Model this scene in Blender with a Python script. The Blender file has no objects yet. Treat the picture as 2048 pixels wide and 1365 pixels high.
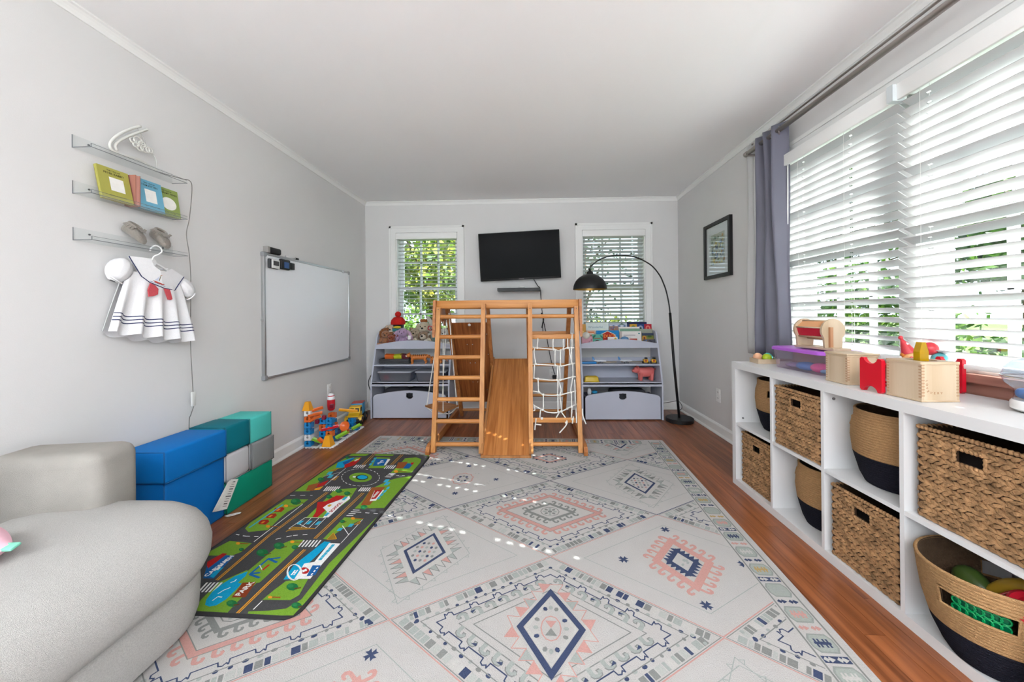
import bpy, bmesh, math, random
from math import sin, cos, pi, radians, sqrt, atan2
from mathutils import Vector, Matrix
random.seed(7)
SC = bpy.context.scene
COL = SC.collection

# ------------------------------------------------------------------ camera, world, sun, exposure
cam_d = bpy.data.cameras.new('camera'); cam = bpy.data.objects.new('camera', cam_d); COL.objects.link(cam)
cam_d.sensor_width = 36.0; cam_d.lens = 36.0 * 742.45 / 2048.0
cam_d.shift_x = (1024 - 1041.4) / 2048.0; cam_d.shift_y = (630.0 - 682.5) / 2048.0
cam_d.clip_start = 0.02; cam_d.clip_end = 200
YAW, ROLL = 0.02844, -0.009
_fw = Vector((-sin(YAW), cos(YAW), 0)); _rt = Vector((cos(YAW), sin(YAW), 0)); _up = Vector((0, 0, 1))
_ex = _rt * cos(ROLL) + _up * sin(ROLL); _ey = _up * cos(ROLL) - _rt * sin(ROLL); _ez = -_fw
_m = Matrix.Identity(4)
for _i in range(3):
    _m[_i][0], _m[_i][1], _m[_i][2] = _ex[_i], _ey[_i], _ez[_i]
_m[2][3] = 1.08
cam.matrix_world = _m
SC.camera = cam

world = bpy.data.worlds.new('sky'); SC.world = world; world.use_nodes = True
_nt = world.node_tree; _bg = _nt.nodes['Background']
_bg.inputs[0].default_value = (0.76, 0.88, 1.0, 1); _bg.inputs[1].default_value = 1.5

sun_d = bpy.data.lights.new('sun', 'SUN'); sun_d.energy = 18.0; sun_d.angle = radians(0.4); sun_d.color = (1.0, 0.97, 0.93)
sun = bpy.data.objects.new('sun', sun_d); COL.objects.link(sun)
_el, _az = radians(34), math.atan(0.345)
_sd = Vector((-cos(_el) * cos(_az), cos(_el) * sin(_az), -sin(_el)))
sun.rotation_euler = _sd.to_track_quat('-Z', 'Y').to_euler(); sun.location = (8, -2, 6)

SC.view_settings.view_transform = 'Standard'; SC.view_settings.look = 'None'
SC.view_settings.gamma = 1.0; SC.view_settings.use_curve_mapping = False
SC.view_settings.exposure = 0.82

# ------------------------------------------------------------------ helpers
def lin(c):
    r = []
    for v in c[:3]:
        v = v / 255.0
        r.append(v / 12.92 if v <= 0.04045 else ((v + 0.055) / 1.055) ** 2.4)
    return (r[0], r[1], r[2], 1.0)

MATS = {}
def _new(name):
    m = bpy.data.materials.new(name); m.use_nodes = True
    return m, m.node_tree.nodes, m.node_tree.links, m.node_tree.nodes['Principled BSDF']

def mat(name, rgb, rough=0.6, metal=0.0, noise=None, bump=None, spec=0.5, trans=0.0, stretch=(1, 1, 1), vary=0.0, sheen=0.0, ior=1.45):
    """noise=(scale, amount) colour mottling; bump=(scale, strength) fine relief; vary = brightness change per object"""
    if name in MATS: return MATS[name]
    m, N, L, P = _new(name)
    P.inputs['Roughness'].default_value = rough; P.inputs['Metallic'].default_value = metal
    P.inputs['Specular IOR Level'].default_value = spec; P.inputs['Transmission Weight'].default_value = trans
    P.inputs['IOR'].default_value = ior
    if sheen: P.inputs['Sheen Weight'].default_value = sheen
    P.inputs['Base Color'].default_value = lin(rgb)
    tc = mp = None
    if noise or bump:
        tc = N.new('ShaderNodeTexCoord'); mp = N.new('ShaderNodeMapping'); mp.inputs['Scale'].default_value = stretch
        L.new(tc.outputs['Object'], mp.inputs['Vector'])
    src = None
    if noise:
        n = N.new('ShaderNodeTexNoise'); n.inputs['Scale'].default_value = noise[0]; n.inputs['Detail'].default_value = 4
        L.new(mp.outputs[0], n.inputs['Vector'])
        mr = N.new('ShaderNodeMapRange'); mr.inputs[1].default_value = 0.25; mr.inputs[2].default_value = 0.75
        mr.inputs[3].default_value = 1 - noise[1]; mr.inputs[4].default_value = 1 + noise[1]
        L.new(n.outputs[0], mr.inputs[0]); src = mr.outputs[0]
    if vary:
        oi = N.new('ShaderNodeObjectInfo'); mv = N.new('ShaderNodeMapRange')
        mv.inputs[3].default_value = 1 - vary; mv.inputs[4].default_value = 1 + vary
        L.new(oi.outputs['Random'], mv.inputs[0])
        if src is None: src = mv.outputs[0]
        else:
            mu = N.new('ShaderNodeMath'); mu.operation = 'MULTIPLY'
            L.new(src, mu.inputs[0]); L.new(mv.outputs[0], mu.inputs[1]); src = mu.outputs[0]
    if src is not None:
        vm = N.new('ShaderNodeVectorMath'); vm.operation = 'SCALE'; vm.inputs[0].default_value = lin(rgb)[:3]
        L.new(src, vm.inputs['Scale']); L.new(vm.outputs[0], P.inputs['Base Color'])
    if bump:
        n = N.new('ShaderNodeTexNoise'); n.inputs['Scale'].default_value = bump[0]; n.inputs['Detail'].default_value = 3
        L.new(mp.outputs[0], n.inputs['Vector'])
        b = N.new('ShaderNodeBump'); b.inputs['Strength'].default_value = bump[1]; b.inputs['Distance'].default_value = 0.01
        L.new(n.outputs[0], b.inputs['Height']); L.new(b.outputs[0], P.inputs['Normal'])
    MATS[name] = m
    return m

def wood(name, c1, c2, axis='Y', scale=6.0, rough=0.45, vary=0.0, spec=0.4, ring=1.0):
    """grain running along one local axis"""
    if name in MATS: return MATS[name]
    m, N, L, P = _new(name)
    P.inputs['Roughness'].default_value = rough; P.inputs['Specular IOR Level'].default_value = spec
    tc = N.new('ShaderNodeTexCoord'); mp = N.new('ShaderNodeMapping')
    s = [scale * 5, scale * 5, scale * 5]
    for a_ in axis: s['XYZ'.index(a_)] = scale * 0.25
    mp.inputs['Scale'].default_value = s
    L.new(tc.outputs['Object'], mp.inputs['Vector'])
    add = N.new('ShaderNodeVectorMath'); add.operation = 'ADD'
    oi = N.new('ShaderNodeObjectInfo'); sc = N.new('ShaderNodeMath'); sc.operation = 'MULTIPLY'; sc.inputs[1].default_value = 37.0
    L.new(oi.outputs['Random'], sc.inputs[0]); L.new(mp.outputs[0], add.inputs[0]); L.new(sc.outputs[0], add.inputs[1])
    n = N.new('ShaderNodeTexNoise'); n.inputs['Scale'].default_value = 1.0; n.inputs['Detail'].default_value = 6; n.inputs['Distortion'].default_value = 0.6 * ring
    L.new(add.outputs[0], n.inputs['Vector'])
    r = N.new('ShaderNodeValToRGB'); r.color_ramp.elements[0].color = lin(c1); r.color_ramp.elements[1].color = lin(c2)
    r.color_ramp.elements[0].position = 0.32; r.color_ramp.elements[1].position = 0.66
    L.new(n.outputs[0], r.inputs[0])
    out = r.outputs[0]
    if vary:
        mv = N.new('ShaderNodeMapRange'); mv.inputs[3].default_value = 1 - vary; mv.inputs[4].default_value = 1 + vary
        L.new(oi.outputs['Random'], mv.inputs[0])
        vm = N.new('ShaderNodeVectorMath'); vm.operation = 'SCALE'
        L.new(out, vm.inputs[0]); L.new(mv.outputs[0], vm.inputs['Scale']); out = vm.outputs[0]
    L.new(out, P.inputs['Base Color'])
    b = N.new('ShaderNodeBump'); b.inputs['Strength'].default_value = 0.08; b.inputs['Distance'].default_value = 0.004
    L.new(n.outputs[0], b.inputs['Height']); L.new(b.outputs[0], P.inputs['Normal'])
    MATS[name] = m
    return m

def printmat(name, rough=0.8, noise=(300, 0.12), bump=None, spec=0.2):
    """flat print: colour comes from the mesh's colour attribute"""
    if name in MATS: return MATS[name]
    m, N, L, P = _new(name)
    P.inputs['Roughness'].default_value = rough; P.inputs['Specular IOR Level'].default_value = spec
    a = N.new('ShaderNodeAttribute'); a.attribute_name = 'Col'
    tc = N.new('ShaderNodeTexCoord'); n = N.new('ShaderNodeTexNoise'); n.inputs['Scale'].default_value = noise[0]; n.inputs['Detail'].default_value = 2
    L.new(tc.outputs['Object'], n.inputs['Vector'])
    mr = N.new('ShaderNodeMapRange'); mr.inputs[1].default_value = 0.25; mr.inputs[2].default_value = 0.75
    mr.inputs[3].default_value = 1 - noise[1]; mr.inputs[4].default_value = 1 + noise[1]
    L.new(n.outputs[0], mr.inputs[0])
    vm = N.new('ShaderNodeVectorMath'); vm.operation = 'SCALE'
    L.new(a.outputs['Color'], vm.inputs[0]); L.new(mr.outputs[0], vm.inputs['Scale']); L.new(vm.outputs[0], P.inputs['Base Color'])
    if bump:
        n2 = N.new('ShaderNodeTexNoise'); n2.inputs['Scale'].default_value = bump[0]
        L.new(tc.outputs['Object'], n2.inputs['Vector'])
        b = N.new('ShaderNodeBump'); b.inputs['Strength'].default_value = bump[1]; b.inputs['Distance'].default_value = 0.004
        L.new(n2.outputs[0], b.inputs['Height']); L.new(b.outputs[0], P.inputs['Normal'])
    MATS[name] = m
    return m

def clear(name, rgb=(255, 255, 255), gloss=0.12, tint=1.0, rough=0.02, haze=0.0):
    """thin clear sheet (glass, acrylic, clear plastic): straight-through light plus surface reflection"""
    if name in MATS: return MATS[name]
    m = bpy.data.materials.new(name); m.use_nodes = True
    N, L = m.node_tree.nodes, m.node_tree.links
    N.clear()
    o = N.new('ShaderNodeOutputMaterial'); t = N.new('ShaderNodeBsdfTransparent'); g = N.new('ShaderNodeBsdfGlossy')
    c = lin(rgb); t.inputs[0].default_value = (c[0] * tint, c[1] * tint, c[2] * tint, 1)
    g.inputs['Roughness'].default_value = rough
    lw = N.new('ShaderNodeLayerWeight'); lw.inputs[0].default_value = 0.5
    pw = N.new('ShaderNodeMath'); pw.operation = 'POWER'; pw.inputs[1].default_value = 5.0; L.new(lw.outputs['Facing'], pw.inputs[0])
    mu = N.new('ShaderNodeMath'); mu.operation = 'MULTIPLY_ADD'; mu.inputs[1].default_value = 0.9 * min(1, gloss * 8); mu.inputs[2].default_value = 0.04 * gloss * 8; mu.use_clamp = True
    L.new(pw.outputs[0], mu.inputs[0])
    mx = N.new('ShaderNodeMixShader'); L.new(mu.outputs[0], mx.inputs[0])
    body = t.outputs[0]
    if haze:
        d = N.new('ShaderNodeBsdfDiffuse'); d.inputs[0].default_value = c
        tl = N.new('ShaderNodeBsdfTranslucent'); tl.inputs[0].default_value = c
        m0 = N.new('ShaderNodeMixShader'); m0.inputs[0].default_value = 0.4; L.new(d.outputs[0], m0.inputs[1]); L.new(tl.outputs[0], m0.inputs[2])
        m1 = N.new('ShaderNodeMixShader'); m1.inputs[0].default_value = haze
        L.new(t.outputs[0], m1.inputs[1]); L.new(m0.outputs[0], m1.inputs[2]); body = m1.outputs[0]
    L.new(body, mx.inputs[1]); L.new(g.outputs[0], mx.inputs[2]); L.new(mx.outputs[0], o.inputs[0])
    MATS[name] = m
    return m

def translucent(name, rgb, amount=0.35, rough=0.5):
    if name in MATS: return MATS[name]
    m, N, L, P = _new(name)
    P.inputs['Base Color'].default_value = lin(rgb); P.inputs['Roughness'].default_value = rough; P.inputs['Specular IOR Level'].default_value = 0.3
    t = N.new('ShaderNodeBsdfTranslucent'); t.inputs[0].default_value = lin(rgb)
    mx = N.new('ShaderNodeMixShader'); mx.inputs[0].default_value = amount
    o = N['Material Output']
    L.new(P.outputs[0], mx.inputs[1]); L.new(t.outputs[0], mx.inputs[2]); L.new(mx.outputs[0], o.inputs[0])
    MATS[name] = m
    return m

TW = {}                                    # world matrix of every object at build time
def R3(rx=0, ry=0, rz=0):
    return Matrix.Rotation(rz, 3, 'Z') @ Matrix.Rotation(ry, 3, 'Y') @ Matrix.Rotation(rx, 3, 'X')

class MB:
    """collects shapes, then links them as ONE mesh object"""
    def __init__(s): s.v = []; s.f = []; s.c = []; s.anyc = False; s.col = None
    def add(s, verts, faces, col=None):
        b = len(s.v); s.v += [tuple(p) for p in verts]
        col = col or s.col
        for f in faces:
            s.f.append(tuple(b + i for i in f)); s.c.append(col)
        if col: s.anyc = True
        return s
    def box(s, x0, y0, z0, x1, y1, z1, col=None):
        v = [(x, y, z) for z in (z0, z1) for y in (y0, y1) for x in (x0, x1)]
        return s.add(v, [(0, 2, 3, 1), (4, 5, 7, 6), (0, 1, 5, 4), (2, 6, 7, 3), (0, 4, 6, 2), (1, 3, 7, 5)], col)
    def obox(s, c, size, rot=None, col=None):
        rot = rot or Matrix.Identity(3); c = Vector(c); h = [a / 2 for a in size]
        v = [c + rot @ Vector((x * h[0], y * h[1], z * h[2])) for z in (-1, 1) for y in (-1, 1) for x in (-1, 1)]
        return s.add(v, [(0, 2, 3, 1), (4, 5, 7, 6), (0, 1, 5, 4), (2, 6, 7, 3), (0, 4, 6, 2), (1, 3, 7, 5)], col)
    def bar(s, p0, p1, w, d, up=(0, 0, 1), col=None):
        """rectangular bar from p0 to p1; w along the side axis, d along up"""
        p0, p1 = Vector(p0), Vector(p1); z = (p1 - p0); ln = z.length; z.normalize()
        x = z.cross(Vector(up)); x.normalize(); y = x.cross(z)
        rot = Matrix((x, y, z)).transposed()
        return s.obox((p0 + p1) / 2, (w, d, ln), rot, col)
    def rbox(s, c, size, r=0.01, seg=3, rot=None, col=None):
        bm = bmesh.new(); bmesh.ops.create_cube(bm, size=1.0)
        bmesh.ops.scale(bm, vec=size, verts=bm.verts)
        r = min(r, min(size) * 0.499)
        bmesh.ops.bevel(bm, geom=bm.edges[:], offset=r, segments=seg, profile=0.5, affect='EDGES')
        rot = rot or Matrix.Identity(3); c = Vector(c)
        bm.verts.index_update()
        v = [c + rot @ q.co for q in bm.verts]; f = [[q.index for q in g.verts] for g in bm.faces]
        bm.free()
        return s.add(v, f, col)
    def tube(s, pts, r, seg=8, closed=False, caps=True, col=None):
        pts = [Vector(p) for p in pts]; n = len(pts)
        rs = r if isinstance(r, (list, tuple)) else [r] * n
        prev = None; rings = []
        for i, p in enumerate(pts):
            a = pts[(i - 1) % n] if (closed or i > 0) else p
            b = pts[(i + 1) % n] if (closed or i < n - 1) else p
            t = (b - a)
            if t.length < 1e-9: t = Vector((0, 0, 1))
            t.normalize()
            if prev is None:
                ref = Vector((0, 0, 1)) if abs(t.z) < 0.9 else Vector((1, 0, 0))
                x = t.cross(ref); x.normalize()
            else:
                x = prev - t * prev.dot(t)
                if x.length < 1e-6: x = t.orthogonal()
                x.normalize()
            prev = x; y = t.cross(x)
            rings.append([p + (x * cos(2 * pi * k / seg) + y * sin(2 * pi * k / seg)) * rs[i] for k in range(seg)])
        return s.loft(rings, closed=closed, caps=caps and not closed, col=col)
    def loft(s, rings, closed=False, caps=True, col=None, ring_closed=True):
        n = len(rings); k = len(rings[0]); v = [p for r in rings for p in r]; f = []
        for i in range(n if closed else n - 1):
            j = (i + 1) % n
            for q in range(k if ring_closed else k - 1):
                q2 = (q + 1) % k
                f.append((i * k + q, i * k + q2, j * k + q2, j * k + q))
        if caps:
            f.append(tuple(range(k - 1, -1, -1))); f.append(tuple((n - 1) * k + q for q in range(k)))
        return s.add(v, f, col)
    def cyl(s, p0, p1, r, seg=12, r2=None, col=None):
        return s.tube([p0, p1], [r, r if r2 is None else r2], seg, col=col)
    def lathe(s, prof, seg=24, c=(0, 0, 0), rot=None, col=None, caps=False, skip=None):
        """prof = [(radius, height)]; skip(i, k) leaves a face out"""
        rot = rot or Matrix.Identity(3); c = Vector(c); n = len(prof)
        v = [c + rot @ Vector((r * cos(2 * pi * k / seg), r * sin(2 * pi * k / seg), z)) for r, z in prof for k in range(seg)]
        f = []
        for i in range(n - 1):
            for k in range(seg):
                if skip and skip(i, k): continue
                k2 = (k + 1) % seg
                f.append((i * seg + k, i * seg + k2, (i + 1) * seg + k2, (i + 1) * seg + k))
        if caps:
            f.append(tuple(range(seg - 1, -1, -1))); f.append(tuple((n - 1) * seg + k for k in range(seg)))
        return s.add(v, f, col)
    def ell(s, c, r, seg=14, rings=8, rot=None, col=None):
        rot = rot or Matrix.Identity(3); c = Vector(c)
        if not isinstance(r, (tuple, list)): r = (r, r, r)
        v = [c + rot @ Vector((0, 0, r[2]))]
        for i in range(1, rings):
            a = pi * i / rings
            for k in range(seg):
                b = 2 * pi * k / seg
                v.append(c + rot @ Vector((r[0] * sin(a) * cos(b), r[1] * sin(a) * sin(b), r[2] * cos(a))))
        v.append(c + rot @ Vector((0, 0, -r[2])))
        f = [(0, 1 + k, 1 + (k + 1) % seg) for k in range(seg)]
        for i in range(rings - 2):
            for k in range(seg):
                a = 1 + i * seg + k; b = 1 + i * seg + (k + 1) % seg
                f.append((a, a + seg, b + seg, b))
        e = len(v) - 1; q = 1 + (rings - 2) * seg
        f += [(q + (k + 1) % seg, q + k, e) for k in range(seg)]
        return s.add(v, f, col)
    def prism(s, poly, h0, h1, fn, col=None):
        """poly = 2-D outline, extruded h0..h1; fn(u, v, h) -> point"""
        n = len(poly)
        v = [fn(u, w, h0) for u, w in poly] + [fn(u, w, h1) for u, w in poly]
        f = [tuple(range(n - 1, -1, -1)), tuple(range(n, 2 * n))] + [(i, (i + 1) % n, n + (i + 1) % n, n + i) for i in range(n)]
        return s.add(v, f, col)
    def poly(s, pts, col=None):
        return s.add(pts, [tuple(range(len(pts)))], col)
    def build(s, name, m, parent=None, smooth=None, world=True, fixn=True):
        me = bpy.data.meshes.new(name); me.from_pydata([tuple(p) for p in s.v], [], s.f)
        if fixn:
            bm = bmesh.new(); bm.from_mesh(me); bmesh.ops.recalc_face_normals(bm, faces=bm.faces[:]); bm.to_mesh(me); bm.free()
        if s.anyc:
            at = me.color_attributes.new('Col', 'FLOAT_COLOR', 'CORNER'); k = 0; buf = []
            for p in me.polygons:
                c = lin(s.c[p.index] or (200, 200, 200))
                buf += list(c) * p.loop_total
            at.data.foreach_set('color', buf)
        if smooth:
            me.polygons.foreach_set('use_smooth', [True] * len(me.polygons))
            if smooth is not True: me.set_sharp_from_angle(angle=radians(smooth))
        me.materials.append(m)
        o = bpy.data.objects.new(name, me); COL.objects.link(o)
        return attach(o, parent, world)

def attach(o, parent, world=True):
    if parent is None:
        TW[o.name] = Matrix.Identity(4); return o
    o.parent = parent
    if world:
        o.matrix_parent_inverse = TW[parent.name].inverted(); TW[o.name] = Matrix.Identity(4)
    else: TW[o.name] = TW[parent.name].copy()
    return o

def tag(o, label, cat, group=None):
    o['label'] = label; o['category'] = cat
    if group: o['group'] = group
    return o
def thing(name, label, cat, loc=(0, 0, 0), rotz=0.0, group=None):
    o = bpy.data.objects.new(name, None); COL.objects.link(o); o.empty_display_size = 0.05
    o.location = loc; o.rotation_euler = (0, 0, rotz)
    TW[o.name] = Matrix.Translation(loc) @ Matrix.Rotation(rotz, 4, 'Z')
    return tag(o, label, cat, group)
def structure(o): o['kind'] = 'structure'; return o
def sgroup(name):
    o = bpy.data.objects.new(name, None); COL.objects.link(o); TW[o.name] = Matrix.Identity(4); o['kind'] = 'structure'; return o
def stuff(o): o['kind'] = 'stuff'; return o
def plabel(o, l): o['label'] = l; return o
def share(src, name, parent, loc=(0, 0, 0), rot=(0, 0, 0), scale=(1, 1, 1), world=True):
    """another object on the same mesh"""
    o = bpy.data.objects.new(name, src.data); COL.objects.link(o)
    attach(o, parent, world); o.location = loc; o.rotation_euler = rot; o.scale = scale
    return o
def dup(root, loc, rotz=0.0, label=None, scale=None):
    r = root.copy(); COL.objects.link(r); r.location = loc; r.rotation_euler = (0, 0, rotz)
    if scale: r.scale = scale
    if label: r['label'] = label
    for ch in list(root.children):
        c = ch.copy(); COL.objects.link(c); c.parent = r
        for g in list(ch.children):
            d = g.copy(); COL.objects.link(d); d.parent = c
    return r
def text_mesh(body, size=0.1, spacing=1.0, bold=0.0):
    """flat lettering as verts/faces in the XY plane, centred"""
    cu = bpy.data.curves.new('txt', 'FONT'); cu.body = body; cu.size = size; cu.align_x = 'CENTER'; cu.align_y = 'CENTER'
    cu.space_character = spacing; cu.offset = bold; cu.resolution_u = 3
    o = bpy.data.objects.new('txt', cu)
    me = bpy.data.meshes.new_from_object(o)
    v = [tuple(p.co) for p in me.vertices]; f = [tuple(p.vertices) for p in me.polygons]
    bpy.data.objects.remove(o); bpy.data.curves.remove(cu); bpy.data.meshes.remove(me)
    return v, f
def put_text(mb, body, size, fn, col, spacing=1.0, bold=0.0):
    v, f = text_mesh(body, size, spacing, bold)
    mb.add([fn(p[0], p[1]) for p in v], f, col)
def bez(p0, p1, p2, p3, n=10):
    p0, p1, p2, p3 = map(Vector, (p0, p1, p2, p3)); r = []
    for i in range(n + 1):
        t = i / n; u = 1 - t
        r.append(p0 * u ** 3 + p1 * 3 * u * u * t + p2 * 3 * u * t * t + p3 * t ** 3)
    return r
def catmull(pts, n=6):
    pts = [Vector(p) for p in pts]; r = []
    for i in range(len(pts) - 1):
        a = pts[max(0, i - 1)]; b = pts[i]; c = pts[i + 1]; d = pts[min(len(pts) - 1, i + 2)]
        for k in range(n):
            t = k / n
            r.append(0.5 * ((2 * b) + (c - a) * t + (2 * a - 5 * b + 4 * c - d) * t * t + (3 * b - a - 3 * c + d) * t ** 3))
    r.append(pts[-1]); return r
LX, RX, YB, ZCEIL = -1.909, 1.663, 4.24, 2.395
# ------------------------------------------------------------------ room shell
wall_m = mat('wall_paint', (222, 221, 220), 0.75, noise=(3, 0.015), bump=(220, 0.05), spec=0.25)
ceil_m = mat('ceiling_paint', (248, 248, 248), 0.85, noise=(2, 0.01), bump=(260, 0.05), spec=0.2)
trim_m = mat('trim_paint', (238, 238, 236), 0.4, noise=(5, 0.01), spec=0.4)
Y0 = -2.3          # the room goes on behind the camera, left open there for sky light
SIDEX1 = RX + 0.16

def wall_cells(axis, plane0, plane1, a0, a1, z0, z1, holes):
    """a slab with rectangular openings; axis = the axis it is perpendicular to"""
    mb = MB()
    As = sorted({a0, a1, *[h[0] for h in holes], *[h[1] for h in holes]})
    Zs = sorted({z0, z1, *[h[2] for h in holes], *[h[3] for h in holes]})
    for i in range(len(As) - 1):
        for j in range(len(Zs) - 1):
            ca, cz = (As[i] + As[i + 1]) / 2, (Zs[j] + Zs[j + 1]) / 2
            if any(h[0] < ca < h[1] and h[2] < cz < h[3] for h in holes): continue
            if axis == 'Y': mb.box(As[i], plane0, Zs[j], As[i + 1], plane1, Zs[j + 1])
            else: mb.box(plane0, As[i], Zs[j], plane1, As[i + 1], Zs[j + 1])
    return mb

WL = (-1.551, -0.837, 0.765, 2.035); WR = (0.582, 1.296, 0.765, 2.035)      # openings in the back wall
WS = (0.95, 2.42, 0.845, 2.065)                                             # opening in the right wall
structure(wall_cells('Y', YB, YB + 0.16, LX - 0.16, RX + 0.16, 0, ZCEIL, [WL, WR]).build('wall_back', wall_m))
structure(wall_cells('X', RX, RX + 0.16, Y0, YB, 0, ZCEIL, [WS]).build('wall_right', wall_m))
structure(MB().box(LX - 0.16, Y0, 0, LX, YB, ZCEIL).build('wall_left', wall_m))
structure(MB().box(LX - 0.16, Y0, ZCEIL, RX + 0.16, YB + 0.16, ZCEIL + 0.12).build('ceiling', ceil_m))
floor = structure(MB().box(LX - 0.16, Y0, -0.14, RX + 0.16, YB + 0.16, -0.016).build('floor', mat('subfloor', (70, 45, 30), 0.9)))
plank_m = wood('oak_floor', (110, 60, 34), (160, 96, 58), 'Y', 7.0, 0.30, vary=0.12, spec=0.45)
x = LX; i = 0
while x < RX - 0.004:
    w = min(0.070, RX - x); y = Y0 - random.random() * 0.8
    while y < YB:
        ln = random.choice((1.1, 1.35, 1.6, 1.9)); a = max(y, Y0); b = min(y + ln, YB)
        if b - a > 0.02:
            e = 0.0012; mb = MB(); z1 = -random.random() * 0.0004
            mb.box(-w / 2 + 0.0006, -(b - a) / 2 + 0.0006, -0.0155, w / 2 - 0.0006, (b - a) / 2 - 0.0006, z1)
            o = mb.build('plank', plank_m, floor, world=False); o.location = (x + w / 2, (a + b) / 2, 0)
        y += ln
    x += w
# baseboards with a cap and shoe moulding
def base_prof(mb, p0, p1, n):
    """profile swept from p0 to p1; n = direction into the room"""
    prof = [(0, 0), (0.028, 0), (0.028, 0.008), (0.022, 0.018), (0.015, 0.021), (0.015, 0.078), (0.011, 0.086), (0.007, 0.092), (0, 0.095)]
    p0, p1, n = Vector(p0), Vector(p1), Vector(n)
    mb.loft([[p + n * a + Vector((0, 0, b)) for a, b in prof] for p in (p0, p1)])
mb = MB(); base_prof(mb, (LX, Y0, 0), (LX, YB, 0), (1, 0, 0)); structure(mb.build('baseboard_left', trim_m))
mb = MB(); base_prof(mb, (RX, YB, 0), (RX, Y0, 0), (-1, 0, 0)); structure(mb.build('baseboard_right', trim_m))
mb = MB(); base_prof(mb, (LX + 0.028, YB, 0), (RX - 0.028, YB, 0), (0, -1, 0)); structure(mb.build('baseboard_back', trim_m))
def crown(mb, p0, p1, n):
    prof = [(0, -0.042), (0.006, -0.042), (0.008, -0.034), (0.014, -0.022), (0.022, -0.012), (0.030, -0.008), (0.030, 0), (0, 0)]
    p0, p1, n = Vector(p0), Vector(p1), Vector(n)
    mb.loft([[p + n * a + Vector((0, 0, ZCEIL + b)) for a, b in prof] for p in (p0, p1)])
mb = MB(); crown(mb, (LX, Y0, 0), (LX, YB, 0), (1, 0, 0)); structure(mb.build('trim_1', trim_m))
mb = MB(); crown(mb, (RX, YB, 0), (RX, Y0, 0), (-1, 0, 0)); structure(mb.build('trim_2', trim_m))
mb = MB(); crown(mb, (LX, YB, 0), (RX, YB, 0), (0, -1, 0)); structure(mb.build('trim_3', trim_m))

# ------------------------------------------------------------------ windows
glass_m = clear('window_glass', (245, 250, 250), gloss=0.10)
sash_m = mat('sash_paint', (235, 238, 242), 0.4)
def fn_back(u, z, h): return (u, YB + h, z)          # h grows outwards
def fn_side(u, z, h): return (RX + h, u, z)
def window(name, fn, op, cols, rows, jamb_d, mull=None, sill=None, casing=0.075, apron=True):
    """double-hung window: casing, jamb, two sashes with muntins and panes"""
    root = sgroup(name); a0, a1, z0, z1 = op
    def bx(mb, u0, u1, w0, w1, h0, h1): mb.prism([(u0, w0), (u1, w0), (u1, w1), (u0, w1)], h0, h1, fn)
    c = casing
    for (u0, u1, w0, w1) in ((a0 - c, a0, z0 - 0.02, z1 + c), (a1, a1 + c, z0 - 0.02, z1 + c), (a0, a1, z1, z1 + c)):
        mb = MB(); bx(mb, u0, u1, w0, w1, -0.016, 0.0)
        if u1 - u0 > w1 - w0: bx(mb, u0 - c, u1 + c, w1 - 0.022, w1, -0.024, -0.016)
        else:
            o0, o1 = (u0, u0 + 0.02) if u0 < a0 - 0.001 else (u1 - 0.02, u1)
            bx(mb, o0, o1, w0, w1, -0.024, -0.016)
        mb.build('casing', trim_m, root)
    mb = MB()
    for (u0, u1, w0, w1) in ((a0 - 0.001, a0 + 0.012, z0, z1), (a1 - 0.012, a1 + 0.001, z0, z1), (a0, a1, z1 - 0.012, z1 + 0.001), (a0, a1, z0 - 0.001, z0 + 0.014)):
        bx(mb, u0, u1, w0, w1, 0.0, 0.15)
    mb.build('jamb', trim_m, root)
    spans = [(a0 + 0.012, a1 - 0.012)]
    if mull:
        mb = MB(); bx(mb, mull - 0.038, mull + 0.038, z0, z1, -0.004, 0.15); mb.build('mullion', trim_m, root)
        spans = [(a0 + 0.012, mull - 0.038), (mull + 0.038, a1 - 0.012)]
    zm = (z0 + z1) / 2
    for (s0, s1) in spans:
        for (w0, w1, h0) in ((z0 + 0.014, zm + 0.018, jamb_d), (zm - 0.018, z1 - 0.012, jamb_d + 0.034)):
            t = 0.038; h1 = h0 + 0.030
            mb = MB(); bx(mb, s0, s0 + t, w0, w1, h0, h1); bx(mb, s1 - t, s1, w0, w1, h0, h1)
            bx(mb, s0 + t, s1 - t, w0, w0 + t, h0, h1); bx(mb, s0 + t, s1 - t, w1 - t, w1, h0, h1)
            sash = mb.build('sash', sash_m, root)
            us = [s0 + t + (s1 - s0 - 2 * t) * k / cols for k in range(cols + 1)]
            ws = [w0 + t + (w1 - w0 - 2 * t) * k / rows for k in range(rows + 1)]
            for k in range(1, cols):
                mb = MB(); bx(mb, us[k] - 0.010, us[k] + 0.010, ws[0], ws[-1], h0 + 0.003, h1 - 0.003); mb.build('muntin', sash_m, sash)
            for k in range(1, rows):
                mb = MB(); bx(mb, us[0], us[-1], ws[k] - 0.010, ws[k] + 0.010, h0 + 0.003, h1 - 0.003); mb.build('muntin', sash_m, sash)
            for i in range(cols):
                for j in range(rows):
                    g = MB(); e = 0.009; hh = (h0 + h1) / 2
                    g.prism([(us[i] + e, ws[j] + e), (us[i + 1] - e, ws[j] + e), (us[i + 1] - e, ws[j + 1] - e), (us[i] + e, ws[j + 1] - e)], hh, hh + 0.003, fn)
                    g.build('pane', glass_m, sash)
        if jamb_d > 0:
            mb = MB(); um = (s0 + s1) / 2; bx(mb, um - 0.025, um + 0.025, zm + 0.018, zm + 0.026, jamb_d - 0.012, jamb_d + 0.012)
            plabel(mb.build('sash_lock', mat('lock_metal', (200, 198, 190), 0.3, 0.8), root), 'small metal sash lock')
    return root, bx
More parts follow.
